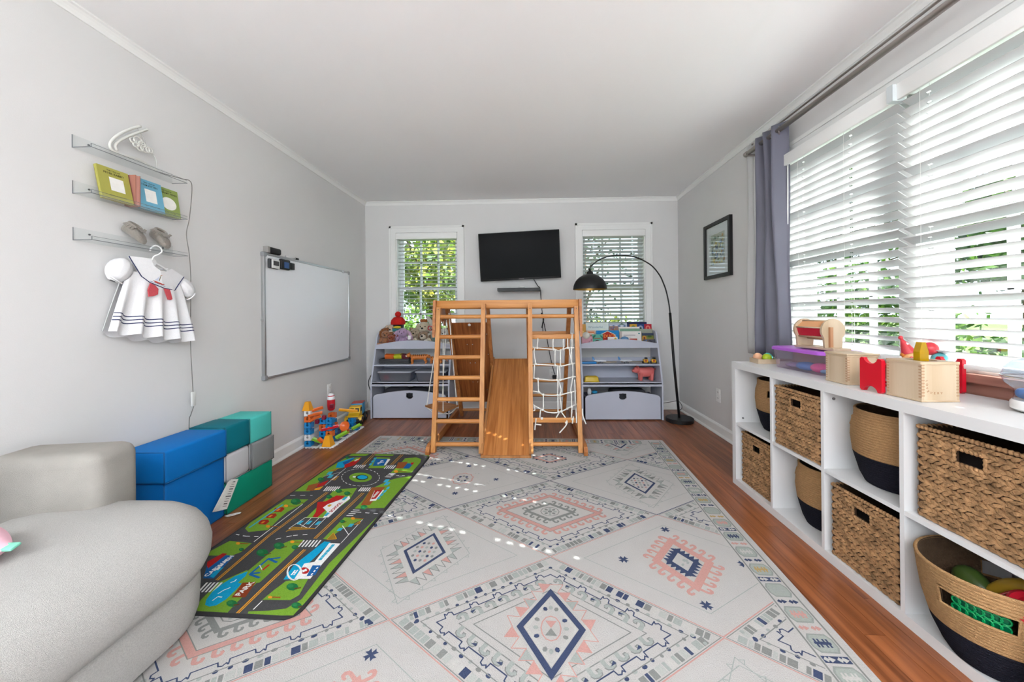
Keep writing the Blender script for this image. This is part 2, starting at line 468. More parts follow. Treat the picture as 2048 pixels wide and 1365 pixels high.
for nm, op in (('window_1', WL), ('window_2', WR)):
    root, bx = window(nm, fn_back, op, 3, 2, 0.075)
    mb = MB(); bx(mb, op[0] - 0.10, op[1] + 0.10, op[2] - 0.045, op[2] - 0.020, -0.028, 0.0); mb.build('sill', trim_m, root)
root, bx = window('window_3', fn_side, WS, 3, 2, 0.085, mull=1.685, casing=0.085)
stain_m = wood('stained_sill', (146, 96, 84), (178, 128, 112), 'Y', 4, 0.35)
mb = MB(); bx(mb, WS[0] - 0.12, WS[1] + 0.12, 0.815, 0.845, -0.045, 0.15); mb.build('sill', stain_m, root)
mb = MB(); bx(mb, WS[0] - 0.09, WS[1] + 0.09, 0.745, 0.815, -0.018, 0.0); mb.build('apron', stain_m, root)

# ------------------------------------------------------------------ venetian blinds
slat_m = translucent('blind_slat', (204, 204, 204), 0.05)
rail_m = mat('blind_rail', (244, 244, 242), 0.4)
cord_m = mat('blind_cord', (225, 224, 220), 0.8)
def slat_mesh(L, W, T, holes):
    """thin slat along local Y with cord slots"""
    ys = sorted({-L / 2, L / 2, *[h - 0.0095 for h in holes], *[h + 0.0095 for h in holes]}); xs = [-W / 2, -0.005, 0.005, W / 2]
    mb = MB()
    def hole(i, j): return j == 1 and any(abs((ys[i] + ys[i + 1]) / 2 - h) < 0.004 for h in holes)
    for i in range(len(ys) - 1):
        for j in range(3):
            if hole(i, j): continue
            for z in (-T / 2, T / 2):
                q = [(xs[j], ys[i], z), (xs[j + 1], ys[i], z), (xs[j + 1], ys[i + 1], z), (xs[j], ys[i + 1], z)]
                mb.poly(q if z > 0 else q[::-1])
    for xx in (-W / 2, W / 2): mb.poly([(xx, -L / 2, -T / 2), (xx, L / 2, -T / 2), (xx, L / 2, T / 2), (xx, -L / 2, T / 2)])
    for yy in (-L / 2, L / 2): mb.poly([(-W / 2, yy, -T / 2), (W / 2, yy, -T / 2), (W / 2, yy, T / 2), (-W / 2, yy, T / 2)])
    return mb
def blind(label, center, L, ztop, zbot, tilt, rotz, cords, pitch=0.0425, jit=2.0, wand=None, valance_out=0.045):
    """local frame: +X points out of the room, Y along the blind"""
    t = thing('venetian_blind', label, 'blind', (center[0], center[1], zbot), rotz, 'white slatted venetian blinds')
    h = ztop - zbot
    mb = MB(); mb.rbox((-valance_out, 0, h - 0.035), (0.016, L + 0.02, 0.072), 0.005, 2)
    for sg in (-1, 1): mb.box(-valance_out, sg * (L / 2 + 0.004) - 0.004, h - 0.07, 0.0, sg * (L / 2 + 0.004) + 0.004, h - 0.002)
    mb.build('valance', rail_m, t, 30, world=False)
    mb = MB(); mb.box(-0.028, -L / 2, h - 0.045, 0.028, L / 2, h - 0.004); mb.build('headrail', rail_m, t, world=False)
    mb = MB(); mb.rbox((0, 0, 0.010), (0.050, L, 0.018), 0.004, 2); mb.build('bottom_rail', rail_m, t, 30, world=False)
    first = None; z = 0.010 + pitch; n = 0
    while z < h - 0.055:
        tl = radians(tilt(z) if callable(tilt) else tilt) + radians(random.uniform(-jit, jit))
        if first is None: first = slat_mesh(L - 0.004, 0.050, 0.0028, cords).build('slat', slat_m, t, world=False); o = first
        else: o = share(first, 'slat', t, world=False)
        o.location = (random.uniform(-.001, .001), random.uniform(-.002, .002), z); o.rotation_euler = (0, tl, 0)
        z += pitch; n += 1
    for c in cords:
        mb = MB()
        for xx in (-0.024, 0.024): mb.tube([(xx, c + 0.014, 0.012), (xx, c + 0.014, h - 0.045)], 0.0008, 4)
        mb.tube([(0, c, 0.012), (0, c, h - 0.045)], 0.0009, 4)
        mb.build('ladder_cord', cord_m, t, world=False)
    if wand is not None:
        mb = MB(); mb.tube([(-0.034, wand, h - 0.06), (-0.036, wand + 0.004, h - 0.75)], 0.004, 6); mb.tube([(-0.036, wand + 0.004, h - 0.75), (-0.036, wand + 0.004, h - 0.80)], [0.004, 0.007], 6)
        mb.build('tilt_wand', rail_m, t, True, world=False)
    return t
BXc = RX - 0.030          # hung in front of the casing
blind('wide white blind beside the dark curtain, far half of the side window', (BXc, 2.050), 0.755, 2.064, 0.862, lambda z: 24 + 10 * min(1, z / 0.7), 0.0, (-0.112, 0.215), wand=0.30, valance_out=0.040)
blind('wide white blind on the near half of the side window', (BXc, 1.276), 0.755, 2.064, 0.862, lambda z: 22 + 10 * min(1, z / 0.7), 0.0, (-0.138, 0.287), valance_out=0.040)
# rotz = 90 deg: local +X points to +Y (outwards), local +Y to -X
blind('white blind with flat open slats above the plush toys', ((WL[0] + WL[1]) / 2, YB + 0.035), 0.685, 2.030, 0.80, 3, pi / 2, (-0.22, 0.22), jit=1.0, valance_out=0.055)
blind('white blind with tilted slats behind the arc lamp', ((WR[0] + WR[1]) / 2, YB + 0.035), 0.685, 2.030, 0.80, 24, pi / 2, (-0.22, 0.22), jit=1.0, valance_out=0.055)
mb = MB(); mb.box(RX - 0.095, 1.648, 1.990, RX - 0.045, 1.676, 2.062); mb.box(RX - 0.045, 1.655, 1.985, RX - 0.017, 1.669, 2.0)
tag(mb.build('blind_bracket', mat('bracket_plastic', (205, 212, 214), 0.35)), 'pale plastic bracket between the two side window blinds', 'bracket')
# ------------------------------------------------------------------ unseen uplights added behind the camera to brighten the room
def fill_uplight(loc, watts, label):
    t = thing('fill_lamp', label, 'floor lamp', loc)
    MB().lathe([(0, 0), (0.14, 0), (0.14, 0.02), (0.02, 0.03), (0.0, 0.03)], 28).build('base', mat('lamp_black', (22, 22, 24), 0.45), t, 40, world=False)
    MB().tube([(0, 0, 0.03), (0, 0, 1.62)], 0.012, 10).build('pole', MATS['lamp_black'], t, True, world=False)
    MB().lathe([(0.0, 1.60), (0.05, 1.61), (0.12, 1.66), (0.18, 1.74), (0.175, 1.74), (0.11, 1.67), (0.0, 1.62)], 28).build('bowl', MATS['lamp_black'], t, True, world=False)
    ld = bpy.data.lights.new('fill_light', 'AREA'); ld.shape = 'DISK'; ld.size = 0.3; ld.energy = watts; ld.color = (0.93, 0.97, 1.0)
    lo = bpy.data.objects.new('fill_light', ld); COL.objects.link(lo); lo.parent = t; lo.location = (0, 0, 1.75); lo.rotation_euler = (pi, 0, 0)
    return t
fill_uplight((1.25, -1.5, 0.0), 66, 'added black fill uplight standing right behind the viewpoint')
fill_uplight((-1.0, -1.85, 0.0), 66, 'added black fill uplight standing left behind the viewpoint')

# ------------------------------------------------------------------ climbing gym
pine = wood('pine_varnished', (178, 114, 56), (208, 148, 84), 'Z', 7.0, 0.38, vary=0.05)
pine_x = wood('pine_rung', (178, 112, 54), (208, 146, 84), 'X', 7.0, 0.38, vary=0.06)
ply = wood('slide_ply', (156, 92, 42), (196, 130, 70), 'YZ', 8.0, 0.32)
rope_m = mat('white_rope', (236, 234, 228), 0.85, noise=(60, 0.05), bump=(300, 0.4))
def FY(z): return 2.86 + 0.22 / 1.17 * z
def RY(z): return 3.97 - 0.67 / 1.17 * z
gym = thing('climbing_gym', 'varnished pine climbing gym with slide and rope net on the rug', 'climbing frame', (-0.2, 3.4, 0))
zf = 0.0175
for x, zt in ((-0.768, 1.145), (-0.394, 1.172), (-0.010, 1.172), (0.368, 1.145)):
    off = -0.018 if zt > 1.15 else 0.0
    MB().bar((x, FY(zf) + off, zf), (x, FY(zt) + off, zt), 0.034, 0.045, (0, 1, 0)).build('front_post', pine, gym)
    mb = MB()
    for bz in (1.13,):
        mb.cyl((x, FY(bz) + off - 0.0265, bz), (x, FY(bz) + off - 0.021, bz), 0.004, 8)
    mb.build('screw', mat('bolt_steel', (90, 80, 70), 0.4, 0.7), gym)
MB().rbox((-0.20, FY(1.17) + 0.018, 1.171), (1.215, 0.024, 0.066), 0.004, 2).build('top_beam', wood('pine_beam', (180, 112, 54), (210, 148, 82), 'X', 5, 0.38), gym, 40)
MB().rbox((-0.20, RY(1.16) + 0.02, 1.165), (1.16, 0.024, 0.06), 0.004, 2).build('top_beam', MATS['pine_beam'], gym, 40)
for sx, x in ((-1, -0.800), (1, 0.402)):
    pl = [(3.045, 1.205), (3.36, 1.205), (3.47, 1.03), (3.40, 0.985), (3.20, 1.10), (3.05, 0.98), (3.01, 0.90)]
    MB().prism(pl, x - 0.011, x + 0.011, lambda u, v, h: (h, u, v)).build('side_plate', wood('pine_plate', (160, 96, 50), (190, 126, 72), 'Y', 7, 0.4), gym)
    pl = [(2.80, 0.013), (2.86, 0.013), (3.99, 0.013), (3.99, 0.075), (2.87, 0.085), (2.82, 0.075), (2.795, 0.045)]
    xx = -0.801 if sx < 0 else 0.402
    MB().prism(pl, xx - 0.014, xx + 0.014, lambda u, v, h: (h, u, v)).build('base_rail', MATS['pine_plate'], gym)
for x, w in ((-0.752, 0.036), (-0.388, 0.030), (-0.030, 0.030), (0.338, 0.036)):
    MB().bar((x, RY(0.013), 0.013), (x, RY(1.14), 1.14), w, 0.040, (0, 1, 0)).build('rear_post', wood('pine_rear', (150, 92, 48), (184, 122, 70), 'Z', 7, 0.42), gym)
def rung(x0, x1, y, z, r=0.017, square=False):
    mb = MB()
    if square: mb.rbox(((x0 + x1) / 2, y, z), (x1 - x0, 0.022, 0.038), 0.004, 2)
    else: mb.tube([(x0, y, z), (x1, y, z)], r, 14)
    return mb.build('rung', pine_x, gym, 50)
for z in (0.076, 0.246, 0.412, 0.578, 0.739, 0.904, 1.068): rung(-0.752, -0.404, FY(z), z)
rung(-0.384, -0.02, FY(1.068), 1.068)
for z, sq in ((0.078, 0), (0.255, 1), (0.900, 1), (1.066, 0)): rung(0.0, 0.352, FY(z), z, square=sq)
for z in (0.062, 0.249, 0.415, 0.589, 0.754): rung(-0.016, 0.325, RY(z), z, 0.015)
rung(-0.016, 0.325, RY(0.906), 0.906, square=True); rung(-0.735, -0.40, RY(0.075), 0.075, 0.015)
# rear climbing panel with bolts
def PY(z): return RY(z) + 0.028
MB().prism([(-0.775, 0.165), (-0.408, 0.165), (-0.408, 1.012), (-0.752, 1.012)], 0.0, 0.014, lambda u, v, h: (u, PY(v) + h, v)).build('climbing_panel', wood('panel_ply', (122, 66, 32), (166, 100, 54), 'YZ', 12, 0.4), gym)
for (x, z, r) in [(-0.575, .99, 0)] + [(x + dx, z, 1) for x, z in ((-.615, .80), (-.605, .61), (-.60, .40), (-.47, .90), (-.47, .70), (-.46, .50), (-.46, .31)) for dx in (0, .05)]:
    mb = MB()
    if r: mb.ell((x, PY(z) - 0.004, z), (0.006, 0.005, 0.006), 8, 5)
    else: mb.cyl((x, PY(z) - 0.008, z), (x, PY(z), z), 0.013, 14)
    mb.build('bolt', mat('bolt_chrome', (190, 185, 180), 0.25, 0.9) if r else mat('white_cap', (240, 235, 230), 0.5), gym, True)
# slide
def SLY(t): return (2.772 + (3.725 - 2.772) * t, 0.030 + (0.640 - 0.030) * t)
y0, z0 = SLY(0); y1, z1 = SLY(1)
nrm = Vector((0, -(z1 - z0), (y1 - y0))).normalized()
def slide_pt(x, t, h):
    y, z = SLY(t); return Vector((x, y, z)) + nrm * h
mb = MB(); mb.loft([[slide_pt(-0.372, t, 0), slide_pt(-0.026, t, 0), slide_pt(-0.026, t, -0.014), slide_pt(-0.372, t, -0.014)] for t in (0, 1)])
slide = mb.build('slide', ply, gym)
for x0, x1 in ((-0.388, -0.372), (-0.026, -0.010)):
    mb = MB(); mb.loft([[slide_pt(x0, t, 0.020), slide_pt(x1, t, 0.020), slide_pt(x1, t, -0.014), slide_pt(x0, t, -0.014)] for t in (0.0, 0.03, 1.0)])
    mb.build('side_rail', wood('rail_pine', (150, 98, 54), (186, 130, 80), 'YZ', 6, 0.4), slide)
mb = MB(); mb.bar((-0.388, SLY(0)[0] - 0.006, 0.022), (-0.010, SLY(0)[0] - 0.006, 0.022), 0.012, 0.018); mb.build('end_lip', MATS['rail_pine'], slide)
rung(-0.37, -0.045, RY(0.55), 0.545, 0.015)
# rope net on the front of the right bay
NET = [
    [(0.052, 0.888), (0.045, 0.813)], [(0.175, 0.883), (0.173, 0.799)], [(0.257, 0.882), (0.257, 0.803)], [(0.292, 0.884), (0.292, 0.812)], [(0.33, 0.93), (0.326, 0.811)],
    [(0.005, 0.816), (0.044, 0.811), (0.182, 0.797), (0.217, 0.788), (0.257, 0.799), (0.293, 0.809), (0.345, 0.809)],
    [(0.027, 0.816), (0.019, 0.77), (0.032, 0.687)], [(0.191, 0.795), (0.186, 0.669)], [(0.233, 0.799), (0.23, 0.669)], [(0.304, 0.809), (0.309, 0.751), (0.322, 0.681)], [(0.322, 0.809), (0.318, 0.686)],
    [(0.004, 0.679), (0.034, 0.681), (0.188, 0.671), (0.232, 0.665), (0.325, 0.684), (0.348, 0.688)], [(0.022, 0.679), (0.021, 0.638), (0.015, 0.571)],
    [(0.209, 0.671), (0.2, 0.561)], [(0.22, 0.671), (0.227, 0.566)], [(0.328, 0.68), (0.327, 0.581)], [(0.006, 0.577), (0.049, 0.567), (0.202, 0.556), (0.325, 0.581), (0.350, 0.581)],
    [(0.049, 0.567), (0.053, 0.473), (0.063, 0.459), (0.093, 0.444)], [(0.207, 0.556), (0.201, 0.444)], [(0.212, 0.556), (0.231, 0.483), (0.22, 0.448)], [(0.324, 0.576), (0.307, 0.492), (0.306, 0.463)],
    [(0.005, 0.473), (0.058, 0.464), (0.093, 0.444), (0.204, 0.442), (0.306, 0.463), (0.350, 0.474)], [(0.09, 0.439), (0.088, 0.328)], [(0.204, 0.442), (0.202, 0.323)], [(0.219, 0.442), (0.232, 0.327)],
    [(0.311, 0.463), (0.31, 0.356)], [(0.339, 0.561), (0.34, 0.366)], [(0.006, 0.371), (0.076, 0.333), (0.126, 0.313), (0.211, 0.313), (0.308, 0.356), (0.352, 0.375)],
    [(0.066, 0.333), (0.06, 0.275)], [(0.211, 0.313), (0.186, 0.275)], [(0.222, 0.323), (0.265, 0.261), (0.264, 0.227), (0.208, 0.166)], [(0.313, 0.356), (0.305, 0.275)], [(0.343, 0.342), (0.342, 0.241)],
    [(0.321, 0.284), (0.309, 0.237)], [(0.39, 0.346), (0.391, 0.298), (0.414, 0.232)], [(0.03, 0.27), (0.019, 0.19)], [(0.025, 0.232), (0.07, 0.227)], [(0.016, 0.366), (0.021, 0.333), (0.006, 0.328)]]
net = None
for pl in NET:
    mb = MB(); pts = [(x, FY(z) - 0.012 + (0.008 if len(pl) > 3 else 0) - (0.02 if x > 0.36 or z < 0.26 else 0), z) for x, z in pl]
    mb.tube(catmull(pts, 5) if len(pts) > 2 else pts, 0.0052, 7)
    mb.build('net_rope', rope_m, gym, True)
for x, z in ((.044, .811), (.182, .797), (.257, .799), (.293, .809), (.322, .809), (.034, .684), (.188, .671), (.232, .667), (.323, .684), (.048, .569), (.202, .558), (.225, .560), (.326, .581), (.056, .466), (.092, .446), (.204, .443), (.222, .445), (.307, .463), (.08, .333), (.205, .316), (.228, .322), (.31, .356), (.264, .238), (.075, .27), (.312, .262)):
    MB().ell((x, FY(z) - 0.012, z), (0.011, 0.009, 0.010), 8, 6).build('knot', rope_m, gym, True)
# swing hung in the left bay
swing = thing('rope_swing', 'square wooden swing seat hung by white ropes in the climbing gym', 'swing', (-0.795, 3.24, 0.27))
sw = [(-0.945, 3.255, .288), (-0.83, 3.40, .288), (-0.655, 3.285, .282), (-0.735, 3.05, .284)]
mb = MB(); mb.loft([[Vector((x, y, z - 0.014)) for x, y, z in sw], [Vector((x, y, z)) for x, y, z in sw]]); mb.build('swing_seat', wood('swing_ply', (150, 96, 52), (186, 130, 80), 'X', 9, 0.45), swing)
top = [(-0.785, 3.17, 1.06), (-0.775, 3.27, 1.07), (-0.735, 3.25, 1.07), (-0.745, 3.14, 1.06)]
top = [(-0.81, 3.20, 0.93), (-0.765, 3.33, 1.04), (-0.700, 3.14, 1.10), (-0.745, 3.12, 1.03)]
cc = Vector((-0.79, 3.25, 0.286))
for p, q in zip(sw, top):
    p = Vector(p); p = p + (cc - p) * 0.10
    MB().tube([(p.x, p.y, 0.262), (p.x, p.y, p.z), Vector(p).lerp(Vector(q), 0.5) + Vector((0, 0, 0)), q], 0.0042, 7).build('swing_rope', rope_m, swing, True)
for a, b in ((0, 3), (2, 3)):
    p = Vector(sw[a]).lerp(cc, 0.1); q = Vector(sw[b]).lerp(cc, 0.1); m = (p + q) / 2 - Vector((0, 0, 0.045))
    MB().tube(catmull([p - Vector((0, 0, .02)), m, q - Vector((0, 0, .02))], 6), 0.0042, 7).build('under_rope', rope_m, swing, True)

# ------------------------------------------------------------------ television
tv = thing('television', 'black flat television on the back wall between the windows', 'television', (-0.125, 4.15, 1.74), radians(-2.2))
tr = R3(radians(3.5), radians(-2.0), 0)
MB().rbox((0, 0, 0), (0.905, 0.030, 0.535), 0.006, 2, tr).build('housing', mat('tv_plastic', (16, 16, 18), 0.35), tv, 40, world=False)
mb = MB(); mb.obox(tr @ Vector((0, -0.0158, 0.006)), (0.885, 0.001, 0.505), tr); mb.build('screen', mat('tv_screen', (9, 9, 11), 0.22, spec=0.08), tv, world=False)
mb = MB(); mb.obox(tr @ Vector((0.01, -0.0165, -0.256)), (0.06, 0.002, 0.010), tr); mb.build('maker_badge', mat('tv_badge', (96, 84, 86), 0.35), tv, world=False)
MB().rbox((0, 0.04, 0.0), (0.24, 0.05, 0.24), 0.004, 1).box(-0.06, 0.06, -0.12, 0.06, 0.085, 0.12).build('wall_mount', MATS['tv_plastic'], tv, world=False)
sb = thing('wall_shelf', 'thin black shelf fixed to the wall under the television', 'shelf', (-0.135, YB - 0.07, 1.345))
MB().box(-0.238, -0.07, 0.0, 0.238, 0.07, 0.034).build('board', mat('black_laminate', (22, 22, 24), 0.4), sb, world=False)
MB().ell((0.03, 0.02, 0.034 + 0.012), (0.035, 0.03, 0.012)).build('white_puck', mat('white_plastic', (236, 236, 234), 0.4), sb, True, world=False)
cab = MB(); cab.tube(catmull([(0.02, 4.2, 1.50), (0.075, 4.215, 1.41), (0.104, 4.22, 1.375), (0.114, 4.225, 1.25), (0.122, 4.23, 1.135), (0.135, 4.228, 1.03), (0.165, 4.23, 0.878), (0.198, 4.23, 0.68), (0.236, 4.225, 0.49), (0.262, 4.21, 0.40)], 5), 0.0042, 7)
tag(cab.build('power_cable', mat('black_cable', (24, 24, 26), 0.55), None, True), 'black power cable running down the wall from the television', 'cable')
t = thing('cable_bundle', 'knot of black cable ends with a red tag behind the climbing gym', 'cable', (0.145, 4.21, 0.98))
MB().tube(catmull([(0.112, 4.205, 1.10), (0.13, 4.20, 1.06), (0.14, 4.20, 1.02), (0.128, 4.20, 0.98), (0.118, 4.205, 0.93)], 4), 0.006, 7).build('cable', MATS['black_cable'], t, True)
MB().obox((0.142, 4.197, 1.055), (0.03, 0.004, 0.02), R3(0, 0.6, 0)).build('red_tag', mat('red_plastic', (190, 40, 45), 0.4), t)
MB().tube(catmull([(0.135, 4.21, 1.0), (0.125, 4.21, 0.95), (0.13, 4.21, 0.90), (0.126, 4.21, 0.87)], 4), 0.0035, 6).build('cable', MATS['black_cable'], t, True)

# ------------------------------------------------------------------ wall outlets
plate_m = mat('outlet_plate', (240, 240, 238), 0.35)
def outlet(label, loc, rotz, plugged=False):
    """local -Y faces the room"""
    t = thing('wall_outlet', label, 'outlet', loc, rotz)
    MB().rbox((0, -0.003, 0), (0.076, 0.006, 0.118), 0.0025, 2).build('plate', plate_m, t, 40, world=False)
    for z in (-0.026, 0.026):
        MB().rbox((0, -0.007, z), (0.034, 0.003, 0.030), 0.001, 1).build('socket', plate_m, t, world=False)
        mb = MB()
        for dx in (-0.007, 0.007): mb.box(dx - 0.0012, -0.0092, z - 0.004, dx + 0.0012, -0.0084, z + 0.008)
        mb.build('slot', mat('slot_black', (25, 25, 25), 0.6), t, world=False)
    return t
outlet('white wall outlet on the right wall beside the cube shelf', (RX, 3.355, 0.346), pi / 2 * -1)
outlet('white wall outlet behind the rope net', (0.236, YB, 0.395), 0.0)
outlet('white wall outlet on the left wall behind the marble run', (LX, 3.445, 0.385), pi / 2)
plug = MB(); plug.rbox((0.258, YB - 0.028, 0.372), (0.05, 0.036, 0.04), 0.006, 2); tag(plug.build('plug', MATS['black_cable'], None, 40), 'black plug in the outlet behind the rope net', 'plug')

# ------------------------------------------------------------------ toy shelves
lav = mat('lavender_laminate', (188, 192, 206), 0.45, noise=(4, 0.02), spec=0.4)
lav_dark = lav
def filled(outer, holes=()):
    """triangulated 2-D region with holes -> verts, tris"""
    bm = bmesh.new(); es = []
    for loop in [outer, *holes]:
        vs = [bm.verts.new((p[0], p[1], 0)) for p in loop]
        for i in range(len(vs)): es.append(bm.edges.new((vs[i], vs[(i + 1) % len(vs)])))
    bmesh.ops.triangle_fill(bm, use_beauty=True, use_dissolve=False, edges=es)
    bm.verts.index_update(); v = [(p.co.x, p.co.y) for p in bm.verts]; f = [[p.index for p in g.verts] for g in bm.faces]; bm.free()
    return v, f
def plate_with_holes(mb, outer, holes, h0, h1, fn, col=None):
    v, f = filled(outer, holes); n = len(v)
    mb.add([fn(a, b, h0) for a, b in v] + [fn(a, b, h1) for a, b in v], [g[::-1] for g in f] + [[i + n for i in g] for g in f], col)
    k = 0
    for loop in [outer, *holes]:
        m = len(loop)
        mb.add([fn(a, b, h0) for a, b in loop] + [fn(a, b, h1) for a, b in loop], [(i, (i + 1) % m, m + (i + 1) % m, m + i) for i in range(m)], col)
    return mb
def bear(cx, cz, r):
    p = []
    for k in range(28):
        a = 2 * pi * k / 28; rr = r * (1.0 if a > pi else 0.92)
        x, z = rr * 1.08 * cos(a), rr * 0.95 * sin(a)
        d1 = abs(a - radians(40)); d2 = abs(a - radians(140))
        if min(d1, d2) < 0.30: s = 1 + 0.34 * (1 - (min(d1, d2) / 0.30) ** 2); x *= s; z *= s
        p.append((cx + x, cz + z))
    return p
def toy_shelf(label, x0, x1, yf, depth):
    W = x1 - x0; t = thing('toy_shelf', label, 'shelf', ((x0 + x1) / 2, yf, 0), 0, 'lavender toy shelves'); h = W / 2; D = depth
    fn = lambda u, v, w: (w, u, v)
    prof = [(0, 0), (0.0, 0.36), (0.03, 0.46), (0.165, 0.852), (0.185, 0.885), (0.215, 0.897), (D, 0.897), (D, 0)]
    for sx in (-1, 1):
        a, b = sorted((sx * h, sx * (h - 0.016))); MB().prism(prof, a, b, fn).build('side_panel', lav, t, world=False)
    w = h - 0.016
    arch = [(-w, 0.722)] + [(-w + 2 * w * k / 16, 0.768 + 0.046 * sin(pi * k / 16)) for k in range(17)] + [(w, 0.722)]
    MB().prism(arch, 0.118, 0.132, lambda u, v, q: (u, q, v)).build('tray_front', lav, t, world=False)
    MB().box(-w, 0.125, 0.722, w, D, 0.737).build('tray_floor', lav, t, world=False)
    MB().box(-w, 0.060, 0.545, w, D, 0.560).build('shelf_board', lav, t, world=False)
    MB().box(-w, 0.0, 0.340, w, 0.015, 0.385).box(-w, 0.0, 0.362, w, D, 0.376).build('shelf_board', lav, t, world=False)
    MB().box(-w, D - 0.008, 0.34, w, D, 0.60).build('back_panel', lav, t, world=False)
    # rolling drawer with an arched front and a bear-head grip hole
    dw = w - 0.018
    outer = [(-dw, 0.012)] + [(-dw + 0.0, 0.225), (-dw + 0.012, 0.245), (-dw + 0.03, 0.255)] + [(-dw + 0.03 + (2 * dw - 0.06) * k / 16, 0.255 + 0.042 * sin(pi * k / 16)) for k in range(1, 16)] + [(dw - 0.03, 0.255), (dw - 0.012, 0.245), (dw, 0.225), (dw, 0.012)]
    mb = MB(); plate_with_holes(mb, outer, [bear(0, 0.243, 0.036)], -0.012, 0.004, lambda u, v, q: (u, q, v))
    dr = mb.build('drawer', lav, t, world=False)
    mb = MB(); mb.box(-dw + 0.01, 0.0045, 0.02, -dw + 0.022, D - 0.03, 0.22); mb.box(dw - 0.022, 0.0045, 0.02, dw - 0.01, D - 0.03, 0.22); mb.box(-dw + 0.01, 0.0045, 0.012, dw - 0.01, D - 0.03, 0.02); mb.box(-dw + .01, D - .04, .02, dw - .01, D - .03, .22)
    mb.build('drawer_box', mat('drawer_inside', (120, 122, 134), 0.6), dr, world=False)
    mb = MB()
    for a in (-1, 1):
        for yy in (0.05, D - 0.08): mb.cyl((a * (dw - 0.05) - 0.01, yy, 0.008), (a * (dw - 0.05) + 0.01, yy, 0.008), 0.0075, 10)
    mb.build('caster', mat('dark_rubber', (28, 28, 30), 0.7), dr, True, world=False)
    return t
SL = toy_shelf('lavender toy shelf full of plush animals under the left window', -1.70, -0.862, 3.858, 0.35)
SR = toy_shelf('lavender toy shelf full of picture books under the right window', 0.507, 1.330, 3.795, 0.35)
# dark things inside the drawers
mb = MB(); mb.ell((-1.45, 4.0, 0.25), (0.16, 0.10, 0.075)); mb.ell((-1.25, 4.02, 0.24), (0.15, 0.10, 0.07)); tag(mb.build('dark_cloth', mat('dark_cloth', (58, 58, 64), 0.9, noise=(20, .2)), None, True), 'dark folded cloth in the left shelf drawer', 'cloth')
mb = MB(); mb.rbox((1.0, 3.95, 0.235), (0.36, 0.18, 0.11), 0.03, 3); tag(mb.build('storage_bag', MATS['dark_cloth'], None, True), 'dark bag lying in the right shelf drawer', 'bag')
mb = MB(); mb.ell((0.60, 3.90, 0.265), (0.022, 0.02, 0.04)); mb.ell((0.595, 3.90, 0.30), (0.012, .012, .012)); tag(mb.build('toy_figure', mat('pale_toy', (220, 222, 226), 0.5), None, True), 'small pale toy peeking over the right shelf drawer', 'toy')
mb = MB(); mb.ell((0.655, 3.90, 0.265), (0.03, 0.02, 0.018)); tag(mb.build('toy_ring', mat('toy_cyan', (40, 150, 200), 0.4), None, True), 'small blue toy peeking over the right shelf drawer', 'toy')

# ------------------------------------------------------------------ arc floor lamp
lamp = thing('arc_floor_lamp', 'black arc floor lamp with a dome shade in the right corner', 'floor lamp', (1.473, 3.755, 0))
blk = mat('lamp_black', (22, 22, 24), 0.45)
MB().lathe([(0.0, 0), (0.128, 0), (0.132, 0.004), (0.132, 0.034), (0.127, 0.039), (0.0, 0.039)], 40).build('base', blk, lamp, 40, world=False)
MB().tube([(-0.003, 0, 0.035), (-0.06, -0.02, 0.60), (-0.098, -0.035, 1.086)], 0.0125, 12).build('lower_pole', blk, lamp, True, world=False)
arc = [(-0.097, -0.035, 1.075), (-0.108, -0.037, 1.17), (-0.135, -0.04, 1.30), (-0.165, -0.042, 1.385), (-0.202, -0.045, 1.462), (-0.28, -0.05, 1.555), (-0.40, -0.055, 1.625), (-0.50, -0.058, 1.652), (-0.595, -0.06, 1.660), (-0.68, -0.06, 1.653), (-0.745, -0.06, 1.638), (-0.82, -0.06, 1.603), (-0.875, -0.06, 1.555), (-0.888, -0.06, 1.540)]
MB().tube(catmull(arc, 4), 0.0065, 10).build('arc_pole', blk, lamp, True, world=False)
MB().tube([(-0.40, -0.055, 1.625), (-0.42, -0.0555, 1.632)], 0.009, 10).build('joint', blk, lamp, True, world=False)
hc = Vector((-0.889, -0.06, 1.325)); R_ = 0.166
dome = [(R_ * cos(a), R_ * 0.93 * sin(a)) for a in [pi / 2 * k / 14 for k in range(15)]]
sh = MB().lathe(dome, 40, hc).build('shade', blk, lamp, True, world=False)
MB().lathe([(r * 0.975, z * 0.97) for r, z in dome], 40, hc).build('shade_lining', mat('brass_lining', (176, 138, 72), 0.35, 0.85), sh, True, world=False)
MB().lathe([(0.035, 0.150), (0.030, 0.172), (0.012, 0.185), (0.008, 0.21)], 16, hc).build('shade_neck', blk, lamp, True, world=False)
MB().tube(catmull([(-0.01, 0.01, 0.10), (0.02, 0.0, 0.125), (0.025, 0.01, 0.16), (0.005, 0.06, 0.19), (-0.06, 0.16, 0.15), (-0.13, 0.25, 0.12)], 5), 0.003, 6).build('cord', blk, lamp, True, world=False)
